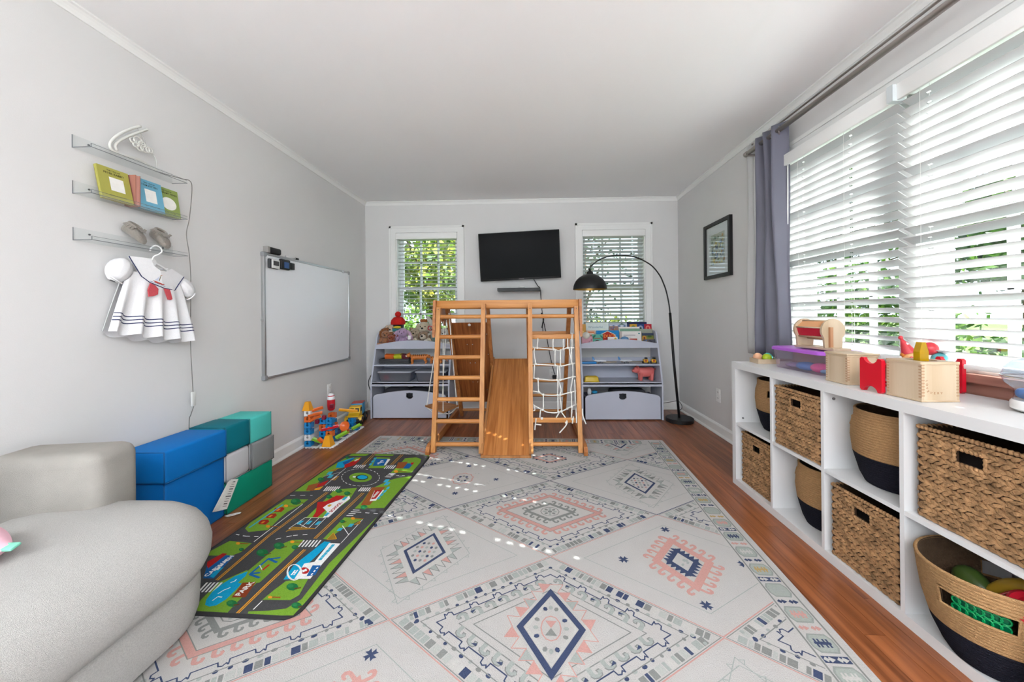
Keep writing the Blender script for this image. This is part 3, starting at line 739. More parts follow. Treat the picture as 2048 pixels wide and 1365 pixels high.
# ------------------------------------------------------------------ left wall: whiteboard
alu = mat('aluminium', (186, 188, 190), 0.35, 0.85)
wb = thing('whiteboard', 'large magnetic whiteboard with a thin metal frame on the left wall', 'whiteboard', (LX, 3.187, 0.635))
MB().box(LX + 0.012, 2.585, 0.645, LX + 0.020, 3.790, 1.532).build('panel', mat('whiteboard_enamel', (240, 242, 245), 0.22, spec=0.5), wb)
for (y0, y1, z0, z1) in ((2.57, 2.588, 0.635, 1.54), (3.787, 3.805, 0.635, 1.54), (2.588, 3.787, 0.635, 0.652), (2.588, 3.787, 1.523, 1.54)):
    mb = MB(); mb.rbox((LX + 0.013, (y0 + y1) / 2, (z0 + z1) / 2), (0.024, y1 - y0, z1 - z0), 0.003, 2); mb.build('frame_bar', alu, wb, 40)
for y in (2.582, 3.793):
    for z in (0.647, 1.528): MB().rbox((LX + 0.014, y, z), (0.028, 0.034, 0.034), 0.006, 2).build('corner_cap', mat('grey_plastic', (150, 152, 155), 0.45), wb, 40)
MB().cyl((LX + 0.012, 2.568, 1.06), (LX + 0.012, 2.56, 1.06), 0.008, 8).build('hinge', alu, wb)
er = thing('board_eraser', 'black felt eraser lying on top of the whiteboard', 'eraser', (LX + 0.014, 2.667, 1.540))
MB().rbox((0, 0.01, 0.024), (0.05, 0.125, 0.046), 0.012, 3).build('handle', mat('eraser_black', (30, 29, 32), 0.6), er, True, world=False)
MB().box(-0.024, -0.072, 0.002, 0.024, -0.051, 0.046).build('felt', mat('felt_grey', (150, 148, 145), 0.95), er, world=False)
mk = thing('marker', 'dry erase marker lying on top of the whiteboard frame', 'marker', (LX + 0.012, 2.90, 1.540))
MB().cyl((0, -0.075, 0.009), (0, 0.035, 0.009), 0.008, 10).build('barrel', mat('marker_white', (225, 225, 225), 0.4), mk, True, world=False)
MB().cyl((0, 0.035, 0.009), (0, 0.075, 0.009), 0.0088, 10).build('cap', mat('marker_black', (30, 30, 34), 0.4), mk, True, world=False)
tm = thing('magnetic_timer', 'small white timer with a dark display on the whiteboard', 'timer', (LX + 0.021, 2.662, 1.467))
MB().rbox((0.010, -0.008, 0), (0.018, 0.10, 0.070), 0.008, 3).build('back_case', mat('timer_grey', (60, 62, 66), 0.5), tm, 40, world=False)
MB().rbox((0.021, 0.004, 0), (0.008, 0.082, 0.064), 0.0035, 2).build('face', mat('timer_white', (232, 232, 230), 0.4), tm, 40, world=False)
MB().box(0.0252, -0.025, -0.012, 0.0258, 0.034, 0.022).build('display', mat('timer_display', (64, 58, 58), 0.3), tm, world=False)
hd = thing('magnetic_holder', 'black pouch holder with a blue window stuck on the whiteboard', 'holder', (LX + 0.021, 2.775, 1.478))
MB().rbox((0.014, 0, 0), (0.028, 0.105, 0.078), 0.010, 3).build('body', mat('holder_black', (26, 26, 30), 0.5), hd, 40, world=False)
MB().box(0.0282, -0.025, -0.028, 0.0290, 0.03, 0.018).build('blue_window', mat('holder_blue', (42, 82, 140), 0.4), hd, world=False)
MB().rbox((0.010, 0.083, -0.002), (0.02, 0.062, 0.052), 0.004, 2).build('side_pocket', mat('holder_black', (26, 26, 30), 0.5), hd, 40, world=False)
MB().rbox((LX + 0.028, 3.675, 1.528), (0.010, 0.036, 0.026), 0.004, 2).build('clip', alu, wb, 40)

# ------------------------------------------------------------------ acrylic picture ledges
acry = clear('clear_acrylic', (253, 254, 254), gloss=0.05, tint=1.0, haze=0.03)
edge_m = clear('acrylic_edge', (196, 200, 204), gloss=0.08, tint=0.9, haze=0.35)
LEDGES = []
for z, lab in ((1.795, 'clear acrylic wall ledge holding the white neon sign'), (1.603, 'clear acrylic wall ledge holding the small storybooks'), (1.408, 'clear acrylic wall ledge holding the baby shoes')):
    t = thing('wall_ledge', lab, 'wall ledge', (LX, 1.71, z), 0, 'clear acrylic wall ledges'); LEDGES.append(t)
    MB().box(0.0005, -0.215, 0.0, 0.0035, 0.215, 0.055).build('back_plate', acry, t, world=False)
    MB().box(0.0035, -0.215, 0.0, 0.082, 0.215, 0.003).build('tray', acry, t, world=False)
    MB().box(0.082, -0.215, 0.0, 0.085, 0.215, 0.016).build('front_lip', acry, t, world=False)
    mb = MB(); mb.box(0.0850, -0.215, 0.0, 0.0858, 0.215, 0.0026); mb.box(0.0005, -0.2162, 0, 0.085, -0.2152, 0.003); mb.box(0.0005, -0.2162, 0, 0.0035, -0.2152, 0.055); mb.box(0.082, -0.2162, 0, 0.085, -0.2152, 0.016); mb.box(0.082, -0.215, 0.016, 0.085, 0.215, 0.0168); mb.box(0.0005, 0.2152, 0, 0.085, 0.2162, 0.003)
    mb.build('polished_edge', edge_m, t, world=False)
    mb = MB()
    for y in (-0.16, 0.16): mb.cyl((0.0035, y, 0.035), (0.0065, y, 0.035), 0.004, 8)
    mb.build('screw', mat('screw_steel', (110, 110, 114), 0.35, 0.8), t, world=False)
# neon sign
ne = thing('neon_sign', 'unlit white tube neon sign on the top wall ledge', 'sign', (LX + 0.045, 1.69, 1.81))
NX = LX + 0.048
tub = mat('neon_tube', (214, 214, 208), 0.35, spec=0.5)
for nm, pl, r in (('outline_tube', [(1.724, 1.999), (1.683, 1.967), (1.629, 1.913), (1.600, 1.869), (1.594, 1.847), (1.603, 1.832), (1.630, 1.826), (1.674, 1.832), (1.715, 1.836), (1.757, 1.826), (1.795, 1.818)], 0.0062),
                  ('outline_tube', [(1.754, 1.998), (1.716, 1.966), (1.659, 1.915), (1.625, 1.876), (1.615, 1.855), (1.622, 1.838)], 0.0062)):
    MB().tube(catmull([(NX, y, z) for y, z in pl], 5), r, 8).build(nm, tub, ne, True)
for cy, cz, r in ((1.690, 1.916, .014), (1.712, 1.926, .020), (1.730, 1.915, .016), (1.722, 1.893, .014), (1.745, 1.900, .021), (1.764, 1.903, .016), (1.703, 1.901, .012)):
    MB().tube([(NX, cy + r * cos(a), cz + r * 0.8 * sin(a)) for a in [2 * pi * k / 14 for k in range(14)]], 0.0042, 7, closed=True).build('curl_tube', tub, ne, True)
MB().tube(catmull([(NX, 1.765, 1.893), (NX, 1.79, 1.885), (NX, 1.80, 1.85), (NX, 1.80, 1.816)], 5), 0.0022, 6).build('lead_wire', mat('clear_wire', (200, 200, 196), 0.4), ne, True)
MB().tube(catmull([(NX - .01, 1.72, 1.986), (NX - .012, 1.745, 1.96), (NX - .012, 1.76, 1.93), (NX - .01, 1.755, 1.915)], 5), 0.0016, 6).build('lead_wire', MATS['clear_wire'], ne, True)
cd = thing('sign_cord', 'thin grey cord with an inline switch hanging down the left wall', 'cord', (LX + 0.03, 1.98, 0.47))
CX = LX + 0.045
MB().tube(catmull([(CX, 1.80, 1.812), (CX + .045, 1.88, 1.806), (CX + .045, 1.935, 1.812), (CX + .04, 1.952, 1.77), (CX + .02, 1.957, 1.62), (CX + .01, 1.949, 1.53), (CX + .012, 1.963, 1.42), (CX + .01, 1.972, 1.285), (CX, 1.98, 1.123), (CX, 1.978, 0.933), (CX, 1.984, 0.797), (CX, 1.990, 0.672)], 6), 0.0022, 6).build('wire', mat('cord_grey', (122, 120, 116), 0.5), cd, True)
MB().tube(catmull([(CX, 1.994, 0.592), (CX - .01, 1.986, 0.545), (CX - .03, 1.998, 0.505), (CX - .033, 1.998, 0.30), (CX - .033, 2.0, 0.12)], 6), 0.0022, 6).build('wire', MATS['cord_grey'], cd, True)
MB().rbox((CX, 1.992, 0.632), (0.012, 0.024, 0.078), 0.004, 2).build('switch', mat('switch_white', (214, 214, 210), 0.4), cd, 40)

# ------------------------------------------------------------------ storybooks on the ledge
bk_print = printmat('cover_print', 0.45, (40, 0.05))
page_m = mat('page_edges', (222, 205, 188), 0.9, noise=(120, 0.08), stretch=(1, 1, 1))
def storybook(name, label, loc, rotz, lean, w, h, th, cov, title, sub, panel, oval=False, spine=None, author=True, roll=0.0):
    """cover faces local -Y; x to the right, z up; leans back by lean about its foot"""
    t = thing(name, label, 'book', loc, rotz, None)
    rt = R3(-lean, 0, 0) @ R3(0, roll, 0)
    def P(x, y, z): return rt @ Vector((x, y, z))
    mb = MB(); mb.obox(P(0, 0.001, h / 2), (w, 0.002, h), rt); mb.obox(P(0, th - 0.001, h / 2), (w, 0.002, h), rt); mb.obox(P(-w / 2 + 0.001, th / 2, h / 2), (0.002, th - 0.002, h), rt)
    mb.col = None
    cm = mat(name + '_cover', cov, 0.5, noise=(26, 0.05))
    mb.build('cover', cm, t, world=False)
    MB().obox(P(0.001, th / 2, h / 2), (w - 0.006, th - 0.0042, h - 0.006), rt).build('pages', page_m, t, world=False)
    mb = MB()
    def rect(x0, x1, z0, z1, col, y=-0.0004): mb.poly([P(x0, y, z0), P(x1, y, z0), P(x1, y, z1), P(x0, y, z1)], col)
    if panel:
        px, pz, pw, ph = panel
        if oval: mb.poly([P(px + pw / 2 * cos(2 * pi * k / 28), -0.0004, pz + ph / 2 * sin(2 * pi * k / 28)) for k in range(28)], (244, 243, 236))
        else:
            rect(px - pw / 2, px + pw / 2, pz - ph / 2, pz + ph / 2, (244, 243, 238))
    for i, (s, zz, sz) in enumerate(((sub, h * 0.90, h * 0.058), (title, h * 0.815, h * 0.085))):
        if s: put_text(mb, s, sz, lambda a, b, zz=zz: P(a, -0.0006, zz + b), (52, 50, 34), 1.05, 0.0002)
    if author: put_text(mb, 'BEATRIX POTTER', h * 0.055, lambda a, b: P(a, -0.0006, h * 0.13 + b), (60, 56, 40), 1.1)
    mb.build('cover_print', bk_print, t, world=False)
    return t
zl = 1.6065
# local -Y must look along +X (out of the wall): rotz = +90deg -> local -Y -> +X, local x -> +Y
storybook('olive_storybook', 'olive yellow storybook leaning at the left end of the ledge', (LX + 0.062, 1.617, zl), pi / 2, 0.20, 0.126, 0.150, 0.014, (176, 172, 84), 'PETER RABBIT', 'THE TALE OF', (0.006, 0.075, 0.058, 0.062))
storybook('blue_storybook', 'sky blue storybook standing in the middle of the ledge', (LX + 0.058, 1.772, zl), pi / 2, 0.16, 0.120, 0.150, 0.014, (112, 176, 202), 'TOM KITTEN', 'THE TALE OF', (0.0, 0.072, 0.054, 0.064))
storybook('green_storybook', 'leaf green storybook with a white oval at the right end of the ledge', (LX + 0.046, 1.868, zl), pi / 2, 0.14, 0.122, 0.146, 0.014, (146, 164, 88), 'MR. JEREMY FISHER', 'THE TALE OF', (0.004, 0.066, 0.080, 0.066), oval=True)
t = thing('pink_book', 'small book standing edge-on with pinkish pages between two storybooks', 'book', (LX + 0.035, 1.697, zl))
MB().box(-0.025, -0.011, 0, 0.028, -0.008, 0.146).box(-0.025, 0.008, 0, 0.028, 0.011, 0.146).box(-0.027, -0.011, 0, -0.0255, 0.011, 0.146).build('cover', mat('pinkbook_cover', (166, 112, 98), 0.6), t, world=False)
MB().box(-0.024, -0.0078, 0.002, 0.026, 0.0078, 0.144).build('pages', mat('pink_pages', (206, 150, 136), 0.9, noise=(80, 0.1), stretch=(.1, 8, .1)), t, world=False)

# ------------------------------------------------------------------ baby shoes on the lowest ledge
suede = mat('grey_suede', (138, 132, 124), 0.95, noise=(30, 0.10), bump=(200, 0.3), sheen=0.3)
suede_d = mat('suede_inside', (96, 84, 76), 0.95, noise=(30, 0.1))
def baby_shoe(label, y, rz):
    """toe along local +X"""
    t = thing('baby_shoe', label, 'shoe', (LX + 0.030, y, 1.4115), rz, 'grey baby moccasins')
    rt = R3(0, radians(38), 0); o = Vector((0.010, 0, 0.050))
    P = lambda x, yy, z: o + rt @ Vector((x, yy, z))
    rings = []
    for x, w, h0, h1 in ((-0.050, .012, .004, .040), (-0.044, .022, .0, .050), (-0.025, .026, 0, .050), (0.0, .027, 0, .047), (0.018, .030, 0, .042), (0.034, .029, 0, .034), (0.048, .022, 0, .024), (0.057, .010, 0.002, .014)):
        rings.append([P(x, w * cos(a), (h0 + h1) / 2 + (h1 - h0) / 2 * sin(a)) for a in [2 * pi * k / 16 for k in range(16)]])
    MB().loft(rings).build('upper', suede, t, True, world=False)
    rim = [P(-0.022 + 0.024 * cos(a), 0.021 * sin(a), 0.052) for a in [2 * pi * k / 18 for k in range(18)]]
    MB().tube(rim, 0.0055, 8, closed=True).build('collar', suede, t, True, world=False)
    MB().ell(P(-0.022, 0, 0.0485), (0.021, 0.018, 0.004), 16, 6, rt).build('opening', suede_d, t, True, world=False)
    mb = MB()
    for k in range(13):
        a = radians(60 + 240 * k / 12); c, s = cos(a), sin(a)
        b0 = P(-0.022 + 0.026 * c, 0.023 * s, 0.050); b1 = P(-0.022 + 0.036 * c, 0.034 * s, 0.034); tn = rt @ Vector((-s, c, 0)) * 0.0045
        mb.add([b0 - tn, b0 + tn, b1 + tn * 0.8, b1 - tn * 0.8, b0 - tn + rt @ Vector((c, s, .5)) * .0015, b0 + tn + rt @ Vector((c, s, .5)) * .0015, b1 + tn * .8 + rt @ Vector((c, s, .5)) * .0015, b1 - tn * .8 + rt @ Vector((c, s, .5)) * .0015], [(0, 1, 2, 3), (4, 5, 6, 7), (0, 1, 5, 4), (2, 3, 7, 6), (1, 2, 6, 5), (0, 3, 7, 4)])
    mb.build('fringe', suede, t, world=False)
    MB().obox(P(0.012, 0, 0.050), (0.026, 0.030, 0.003), rt @ R3(0, .25, 0)).build('tongue', suede, t, world=False)
    mb = MB(); mb.obox(P(0.006, 0.022, 0.050), (0.010, 0.020, 0.005), rt @ R3(.4, 0, .3)); mb.obox(P(0.006, -0.022, 0.050), (0.010, 0.020, 0.005), rt @ R3(-.4, 0, -.3)); mb.build('bow', suede, t, world=False)
    return t
baby_shoe('left baby moccasin with the full fringe on the lowest ledge', 1.685, 0.25)
baby_shoe('right baby moccasin above the hanger on the lowest ledge', 1.812, -0.05)

# ------------------------------------------------------------------ sailor dress on a hanger
DX = LX + 0.055
hg = thing('clothes_hanger', 'small white plastic hanger hooked on the lowest wall ledge', 'hanger', (DX, 1.765, 1.32))
hw = mat('hanger_white', (238, 238, 238), 0.35)
HX = LX + 0.0835
MB().tube(catmull([(HX - .012, 1.742, 1.405), (HX - .006, 1.742, 1.420), (HX, 1.757, 1.434), (HX + .004, 1.776, 1.426), (HX + .005, 1.782, 1.408), (HX, 1.770, 1.392), (HX - .008, 1.756, 1.380), (HX - .014, 1.752, 1.360)], 6), 0.0032, 8).build('hook', hw, hg, True)
MB().lathe([(0.0, -.003), (0.018, -.003), (0.020, 0), (0.018, .003), (0, .003)], 20, (HX - .016, 1.755, 1.352), R3(0, pi / 2, 0)).build('disc', hw, hg, 40)
MB().tube(catmull([(DX + .005, 1.655, 1.328), (DX + .008, 1.70, 1.345), (DX + .012, 1.755, 1.352), (DX + .008, 1.81, 1.335), (DX + .005, 1.865, 1.300)], 5), 0.005, 8).build('shoulder_bar', hw, hg, True)
dr = thing('baby_dress', 'white sailor style baby dress with navy stripes hanging on the left wall', 'dress', (DX, 1.76, 0.95))
cot = mat('white_cotton', (238, 238, 240), 0.9, noise=(60, 0.02), bump=(400, 0.15), spec=0.15)
navy = mat('navy_thread', (44, 54, 96), 0.85); redc = mat('red_gingham', (206, 84, 92), 0.9, noise=(300, 0.15))
# skirt: a folded tube, front and back sheet
def lerp(a, b, t): return a + (b - a) * t
def skirt_pt(u, v, side):
    """u 0..1 across, v 0..1 from yoke to hem"""
    yl = lerp(1.655, 1.556, v ** 0.9); yr = lerp(1.905, 1.962, v ** 0.8)
    zt = lerp(1.300, 1.255, u); zb = lerp(1.020, 0.950, u)
    fold = 0.5 + 0.5 * sin(u * 2 * pi * 4.2 + 0.8)
    z = lerp(zt, zb, v) + (0.012 * v * (fold - 0.5))
    depth = (0.012 + 0.028 * v * fold + 0.012 * sin(pi * u)) if side > 0 else (-0.030 + 0.006 * fold)
    y = lerp(yl, yr, u) + 0.006 * v * cos(u * 2 * pi * 4.2)
    if u in (0.0, 1.0): depth *= 0.4
    if side < 0: z -= 0.018 * v * sin(pi * u)
    return (DX + depth, y, z)
mb = MB(); nu, nv = 44, 14
for side in (1, -1):
    pts = [skirt_pt(i / nu, j / nv, side) for j in range(nv + 1) for i in range(nu + 1)]
    mb.add(pts, [(j * (nu + 1) + i, j * (nu + 1) + i + 1, (j + 1) * (nu + 1) + i + 1, (j + 1) * (nu + 1) + i) for j in range(nv) for i in range(nu)])
mb.build('skirt', cot, dr, True, fixn=False)
for k in range(3):
    v = 0.70 + 0.055 * k
    mb = MB(); rows = [[Vector(skirt_pt(i / 60, v + d, 1)) + Vector((0.0012, 0, 0)) for i in range(61)] for d in (0, 0.016)]
    mb.loft(rows, caps=False, ring_closed=False); mb.build('hem_stripe', navy, dr, fixn=False)
# puff sleeves
def sleeve(name, c, r, open_c, open_r, rot):
    mb = MB(); n = 22
    pts = []; 
    for i in range(11):
        a = pi * 0.92 * i / 10
        for k in range(n):
            b = 2 * pi * k / n; w = 1 + 0.10 * sin(b * 9 + .5) * sin(a) ** .7
            pts.append(Vector(c) + rot @ Vector((r[0] * sin(a) * cos(b) * w, r[1] * sin(a) * sin(b) * w, r[2] * cos(a))))
    mb.add(pts, [(i * n + k, i * n + (k + 1) % n, (i + 1) * n + (k + 1) % n, (i + 1) * n + k) for i in range(10) for k in range(n)])
    s = mb.build(name, cot, dr, True, fixn=False)
    return s
s1 = sleeve('sleeve', (DX - .005, 1.625, 1.298), (0.034, 0.044, 0.060), None, None, R3(radians(-28), 0, 0))
MB().tube([Vector((DX + .008, 1.597, 1.254)) + R3(radians(-28), radians(30), 0) @ Vector((0.022 * cos(a), 0.030 * sin(a), 0)) for a in [2 * pi * k / 18 for k in range(18)]], 0.0035, 7, closed=True).build('cuff', cot, s1, True)
MB().ell((DX + .0075, 1.5965, 1.2535), (0.020, 0.028, 0.003), 14, 5, R3(radians(-28), radians(25), 0)).build('cuff_opening', mat('cotton_shade', (186, 184, 182), 0.9), s1, True)
s2 = sleeve('sleeve', (DX - .005, 1.945, 1.238), (0.030, 0.040, 0.058), None, None, R3(radians(38), 0, 0))
MB().tube([Vector((DX + .004, 1.965, 1.196)) + R3(radians(42), 0, 0) @ Vector((0.015 * cos(a), 0.028 * sin(a), 0)) for a in [2 * pi * k / 18 for k in range(18)]], 0.0035, 7, closed=True).build('cuff', cot, s2, True)
# sailor collar
col = [(1.650, 1.366), (1.662, 1.342), (1.697, 1.277), (1.729, 1.252), (1.793, 1.229), (1.859, 1.222), (1.888, 1.259), (1.921, 1.298), (1.847, 1.332), (1.815, 1.314), (1.778, 1.314), (1.750, 1.334), (1.735, 1.368)]
v, f = filled(col)
def cdep(y, z): return 0.030 - 0.018 * abs(y - 1.775) / 0.13 + 0.05 * (1.33 - z) * 0.35
mb = MB(); mb.add([(DX + cdep(a, b), a, b) for a, b in v], f); mb.add([(DX + cdep(a, b) - 0.004, a, b) for a, b in v], f); collar = mb.build('sailor_collar', cot, dr, fixn=False)
for pl in (col[0:3], col[2:6], col[5:8]):
    MB().tube([(DX + cdep(a, b) + 0.001, a, b) for a, b in pl], 0.0019, 6).build('collar_piping', navy, collar)
MB().tube(catmull([(DX + .012, 1.745, 1.335), (DX - .01, 1.775, 1.328), (DX - .012, 1.81, 1.325), (DX + .008, 1.838, 1.331)], 5), 0.004, 7).build('neck_band', cot, dr, True)
mb = MB(); cz = lambda a, b: (DX + cdep(a, b) + 0.0012, a, b)
mb.poly([cz(1.742, 1.264), cz(1.80, 1.247), cz(1.79, 1.243), cz(1.755, 1.252)], (196, 74, 60)); mb.poly([cz(1.768, 1.262), cz(1.771, 1.262), cz(1.781, 1.291), cz(1.778, 1.291)], (120, 110, 70)); mb.poly([cz(1.766, 1.263), cz(1.773, 1.286), cz(1.750, 1.264)], (206, 214, 230)); mb.poly([cz(1.778, 1.288), cz(1.792, 1.294), cz(1.780, 1.292)], (200, 110, 50))
for k in range(5): mb.poly([cz(1.73 + .015 * k, 1.259 - .0045 * k), cz(1.742 + .015 * k, 1.256 - .0045 * k), cz(1.742 + .015 * k, 1.254 - .0045 * k), cz(1.73 + .015 * k, 1.257 - .0045 * k)], (96, 130, 180))
mb.build('sailboat_applique', printmat('applique', 0.85), collar, fixn=False)
mb = MB()
def slab(pl, d=0.004, off=0.034): 
    n = len(pl); mb.add([(DX + off, a, b) for a, b in pl] + [(DX + off + d, a, b) for a, b in pl], [tuple(range(n)), tuple(range(2 * n - 1, n - 1, -1))] + [(i, (i + 1) % n, n + (i + 1) % n, n + i) for i in range(n)])
slab([(1.722, 1.247), (1.745, 1.238), (1.760, 1.222), (1.757, 1.195), (1.735, 1.185), (1.714, 1.182), (1.711, 1.213)]); mb.build('neckerchief', redc, dr)
mb = MB(); slab([(1.788, 1.226), (1.818, 1.222), (1.830, 1.176), (1.822, 1.170), (1.807, 1.172)]); mb.build('neckerchief', redc, dr)

# ------------------------------------------------------------------ sofa
sofa_m = mat('greige_weave', (182, 180, 176), 0.95, noise=(330, 0.16), bump=(700, 0.5), spec=0.15, sheen=0.2)
arm_m = mat('greige_weave_worn', (178, 174, 167), 0.95, noise=(7, 0.12), bump=(700, 0.6), spec=0.15)
def rrect(x0, x1, y0, y1, rad, n=8, ins=0.0):
    """rounded rectangle outline; rad = radii at (x1,y1),(x0,y1),(x0,y0),(x1,y0)"""
    p = []
    cs = [(x1, y1, 0), (x0, y1, pi / 2), (x0, y0, pi), (x1, y0, 3 * pi / 2)]
    for (cx, cy, a0), r in zip(cs, rad):
        sx = -1 if cx == x1 else 1; sy = -1 if cy == y1 else 1
        ox, oy = cx + sx * r, cy + sy * r; rr = max(r - ins, 0.005)
        if r < ins: ox, oy = cx + sx * (ins + 0.005), cy + sy * (ins + 0.005); rr = 0.005
        for k in range(n + 1):
            a = a0 + pi / 2 * k / n; p.append((ox + rr * cos(a), oy + rr * sin(a)))
    return p
sofa = thing('sofa', 'pale greige sofa with rounded seat in the near left corner', 'sofa', (-1.4, 0.1, 0))
SX0, SX1, SY0, SY1 = -1.86, -1.10, -1.7, 1.43
def soft(prof, rad, x0, x1, y0, y1, name, m, n=10):
    mb = MB(); rings = [[Vector((a, b, z)) for a, b in rrect(x0, x1, y0, y1, rad, n, ins)] for ins, z in prof]
    mb.loft(rings, caps=True); return mb.build(name, m, sofa, 50)
seat = soft([(0.05, 0.205), (0.018, 0.215), (0.004, 0.245), (0.0, 0.285), (0.008, 0.325), (0.028, 0.360), (0.062, 0.388), (0.110, 0.408), (0.18, 0.420), (0.30, 0.427)], (0.30, 0.06, 0.1, 0.25), SX0, SX1, SY0, SY1, 'seat_cushion', sofa_m)
soft([(0.06, 0.03), (0.05, 0.06), (0.046, 0.13), (0.048, 0.20), (0.06, 0.212)], (0.27, 0.06, 0.1, 0.22), SX0, SX1, SY0, SY1, 'base', sofa_m)
mb = MB(); mb.rbox((0, 0, 0), (0.36, 0.185, 0.28), 0.045, 5); arm = mb.build('arm_bolster', arm_m, sofa, 60, world=False)
arm.matrix_parent_inverse = TW[sofa.name].inverted(); arm.location = (-1.700, 1.300, 0.470); arm.rotation_euler = (0, 0, radians(9))
mb = MB(); mb.rbox((-1.80, -0.35, 0.55), (0.17, 2.6, 0.40), 0.06, 4); mb.build('back_cushion', arm_m, sofa, 60)
for x in (-1.75, -1.25):
    for y in (-1.5, 1.10): MB().cyl((x, y, 0.0 if x < -1.6 else 0.0128), (x, y, 0.045), 0.022, 12).build('foot', mat('foot_black', (30, 30, 30), 0.5), sofa, 40)
# pink printed pouch on the seat
pp = thing('pink_pouch', 'pink star print pouch with mint corners on the sofa seat', 'pouch', (-1.505, 0.950, 0.426))
pp.scale = (.85, .85, .85); TW[pp.name] = TW[pp.name] @ Matrix.Scale(.85, 4)
mb = MB()
for s in (1, -1):
    n = 12; pts = []
    for j in range(n + 1):
        for i in range(n + 1):
            u, w = i / n * 2 - 1, j / n * 2 - 1
            hgt = 0.028 * (max(0, (1 - u ** 4) * (1 - w ** 4))) ** 0.6
            pts.append(R3(radians(14), 0, radians(-28)) @ Vector((0.115 * u * (1 - .08 * w * w), 0.085 * w * (1 - .08 * u * u), 0.036 + s * hgt)))
    mb.add(pts, [(j * (n + 1) + i, j * (n + 1) + i + 1, (j + 1) * (n + 1) + i + 1, (j + 1) * (n + 1) + i) for j in range(n) for i in range(n)])
mb.build('pouch', mat('pink_print', (236, 186, 200), 0.7, noise=(14, 0.04)), pp, True, world=False)
mb = MB()
for k, (a, b) in enumerate(((.02, .02), (.07, -.03), (-.02, .05), (.05, .055), (.0, -.04), (.085, .03))):
    c = R3(radians(14), 0, radians(-28)) @ Vector((a, b, 0.067 - 0.05 * (abs(a) + abs(b)) * .6))
    for r in range(2): mb.obox(c, (0.016, 0.003, 0.0016), R3(radians(14), 0, radians(-28 + 45 + 90 * r)))
mb.build('star_print', mat('magenta_print', (196, 60, 120), 0.7), pp, world=False)
for a, b in ((0.105, 0.072), (0.108, -0.076)):
    MB().rbox(R3(radians(14), 0, radians(-28)) @ Vector((a, b, 0.036)), (0.04, 0.03, 0.010), 0.004, 2, R3(radians(14), 0, radians(-28 + (35 if b > 0 else -35)))).build('mint_corner', mat('mint_print', (130, 206, 180), 0.7, noise=(60, .15)), pp, 40, world=False)

# ------------------------------------------------------------------ foam play blocks
def foam(name, label, y0, y1, z0, z1, rgb, x1=-1.668, r=0.012, wedge=0.0, dx=0.0):
    t = thing(name, label, 'foam block', ((-1.878 + x1) / 2, (y0 + y1) / 2, z0), 0, 'foam play blocks')
    m = mat('foam_%d_%d_%d' % rgb, rgb, 0.62, noise=(6, 0.03), bump=(500, 0.12), spec=0.3)
    g = 0.0015
    mb = MB(); mb.rbox(((-1.878 + x1) / 2 + dx, (y0 + y1) / 2, (z0 + z1) / 2), (x1 + 1.878, y1 - y0 - 2 * g, z1 - z0 - g), r, 3); mb.build('cover', m, t, 50)
    mb = MB(); e = 0.0035
    for zz in (z0 + e + g, z1 - e - g):
        pass
    x1 += dx
    seam = mat('seam_%d_%d_%d' % rgb, tuple(int(c * 0.80) for c in rgb), 0.7)
    for (a, b) in (((x1 - e, y0 + e, z0 + e), (x1 - e, y0 + e, z1 - e)), ((x1 - e, y1 - e, z0 + e), (x1 - e, y1 - e, z1 - e)), ((x1 - e, y0 + e, z0 + e), (x1 - e, y1 - e, z0 + e)), ((-1.87, y0 + e, z1 - e), (x1 - e, y0 + e, z1 - e))):
        mb.tube([a, b], 0.0028, 6)
    mb.build('piping', seam, t, True)
    return t
foam('foam_block', 'long bright blue foam block on top beside the sofa', 1.622, 1.967, 0.327, 0.475, (0, 112, 190), -1.655)
foam('foam_block', 'big bright blue foam block on the floor under the long blue one', 1.640, 1.972, 0.0, 0.326, (0, 108, 188), -1.675)
foam('foam_block', 'dark teal foam block between the blue and the aqua block', 1.970, 2.150, 0.330, 0.480, (0, 112, 128), -1.668)
foam('foam_block', 'aqua foam block at the far top of the foam stack', 2.153, 2.338, 0.327, 0.478, (78, 194, 186), -1.672)
foam('foam_block', 'light grey foam block above the green one', 1.974, 2.150, 0.171, 0.329, (196, 196, 200), -1.668, 0.02)
foam('foam_block', 'mid grey wrinkled foam block below the aqua one', 2.153, 2.345, 0.171, 0.326, (132, 134, 136), -1.662, 0.014)
foam('foam_block', 'long green foam block on the floor under the grey ones', 1.976, 2.335, 0.0, 0.170, (0, 140, 112), -1.668)
tg = thing('care_tag', 'bunch of white printed care labels hanging off the big blue block', 'label', (-1.655, 1.97, 0.06))
for k, (dy, da) in enumerate(((0, 0.0), (-0.012, 0.05), (-0.022, 0.10))):
    rt = R3(radians(-22), radians(8 + 4 * k), 0)
    MB().obox(Vector((-1.640 - 0.004 * k, 1.958 + dy, 0.125)), (0.0012, 0.058, 0.150), rt).build('label_sheet', mat('label_white', (240, 240, 236), 0.7), tg)
mb = MB(); rt = R3(radians(-22), radians(8), 0)
for k in range(11):
    w = random.uniform(0.018, 0.042); c = Vector((-1.640, 1.958, 0.125)) + rt @ Vector((0.0012, 0.0, 0.062 - 0.012 * k))
    mb.obox(c, (0.0006, w, 0.003 if k % 3 else 0.006), rt)
mb.build('label_print', mat('label_ink', (120, 118, 118), 0.7), tg)
wl = MB(); wl.tube(catmull([(-1.655, 1.955, 0.010), (-1.63, 1.98, 0.008), (-1.60, 1.985, 0.012), (-1.59, 1.965, 0.018), (-1.625, 1.94, 0.016), (-1.655, 1.95, 0.012)], 5), 0.0025, 6)
tag(wl.build('zip_pull', mat('pull_white', (225, 225, 225), 0.5), None, True), 'small white zip pull loop on the floor by the blue block', 'zip pull')

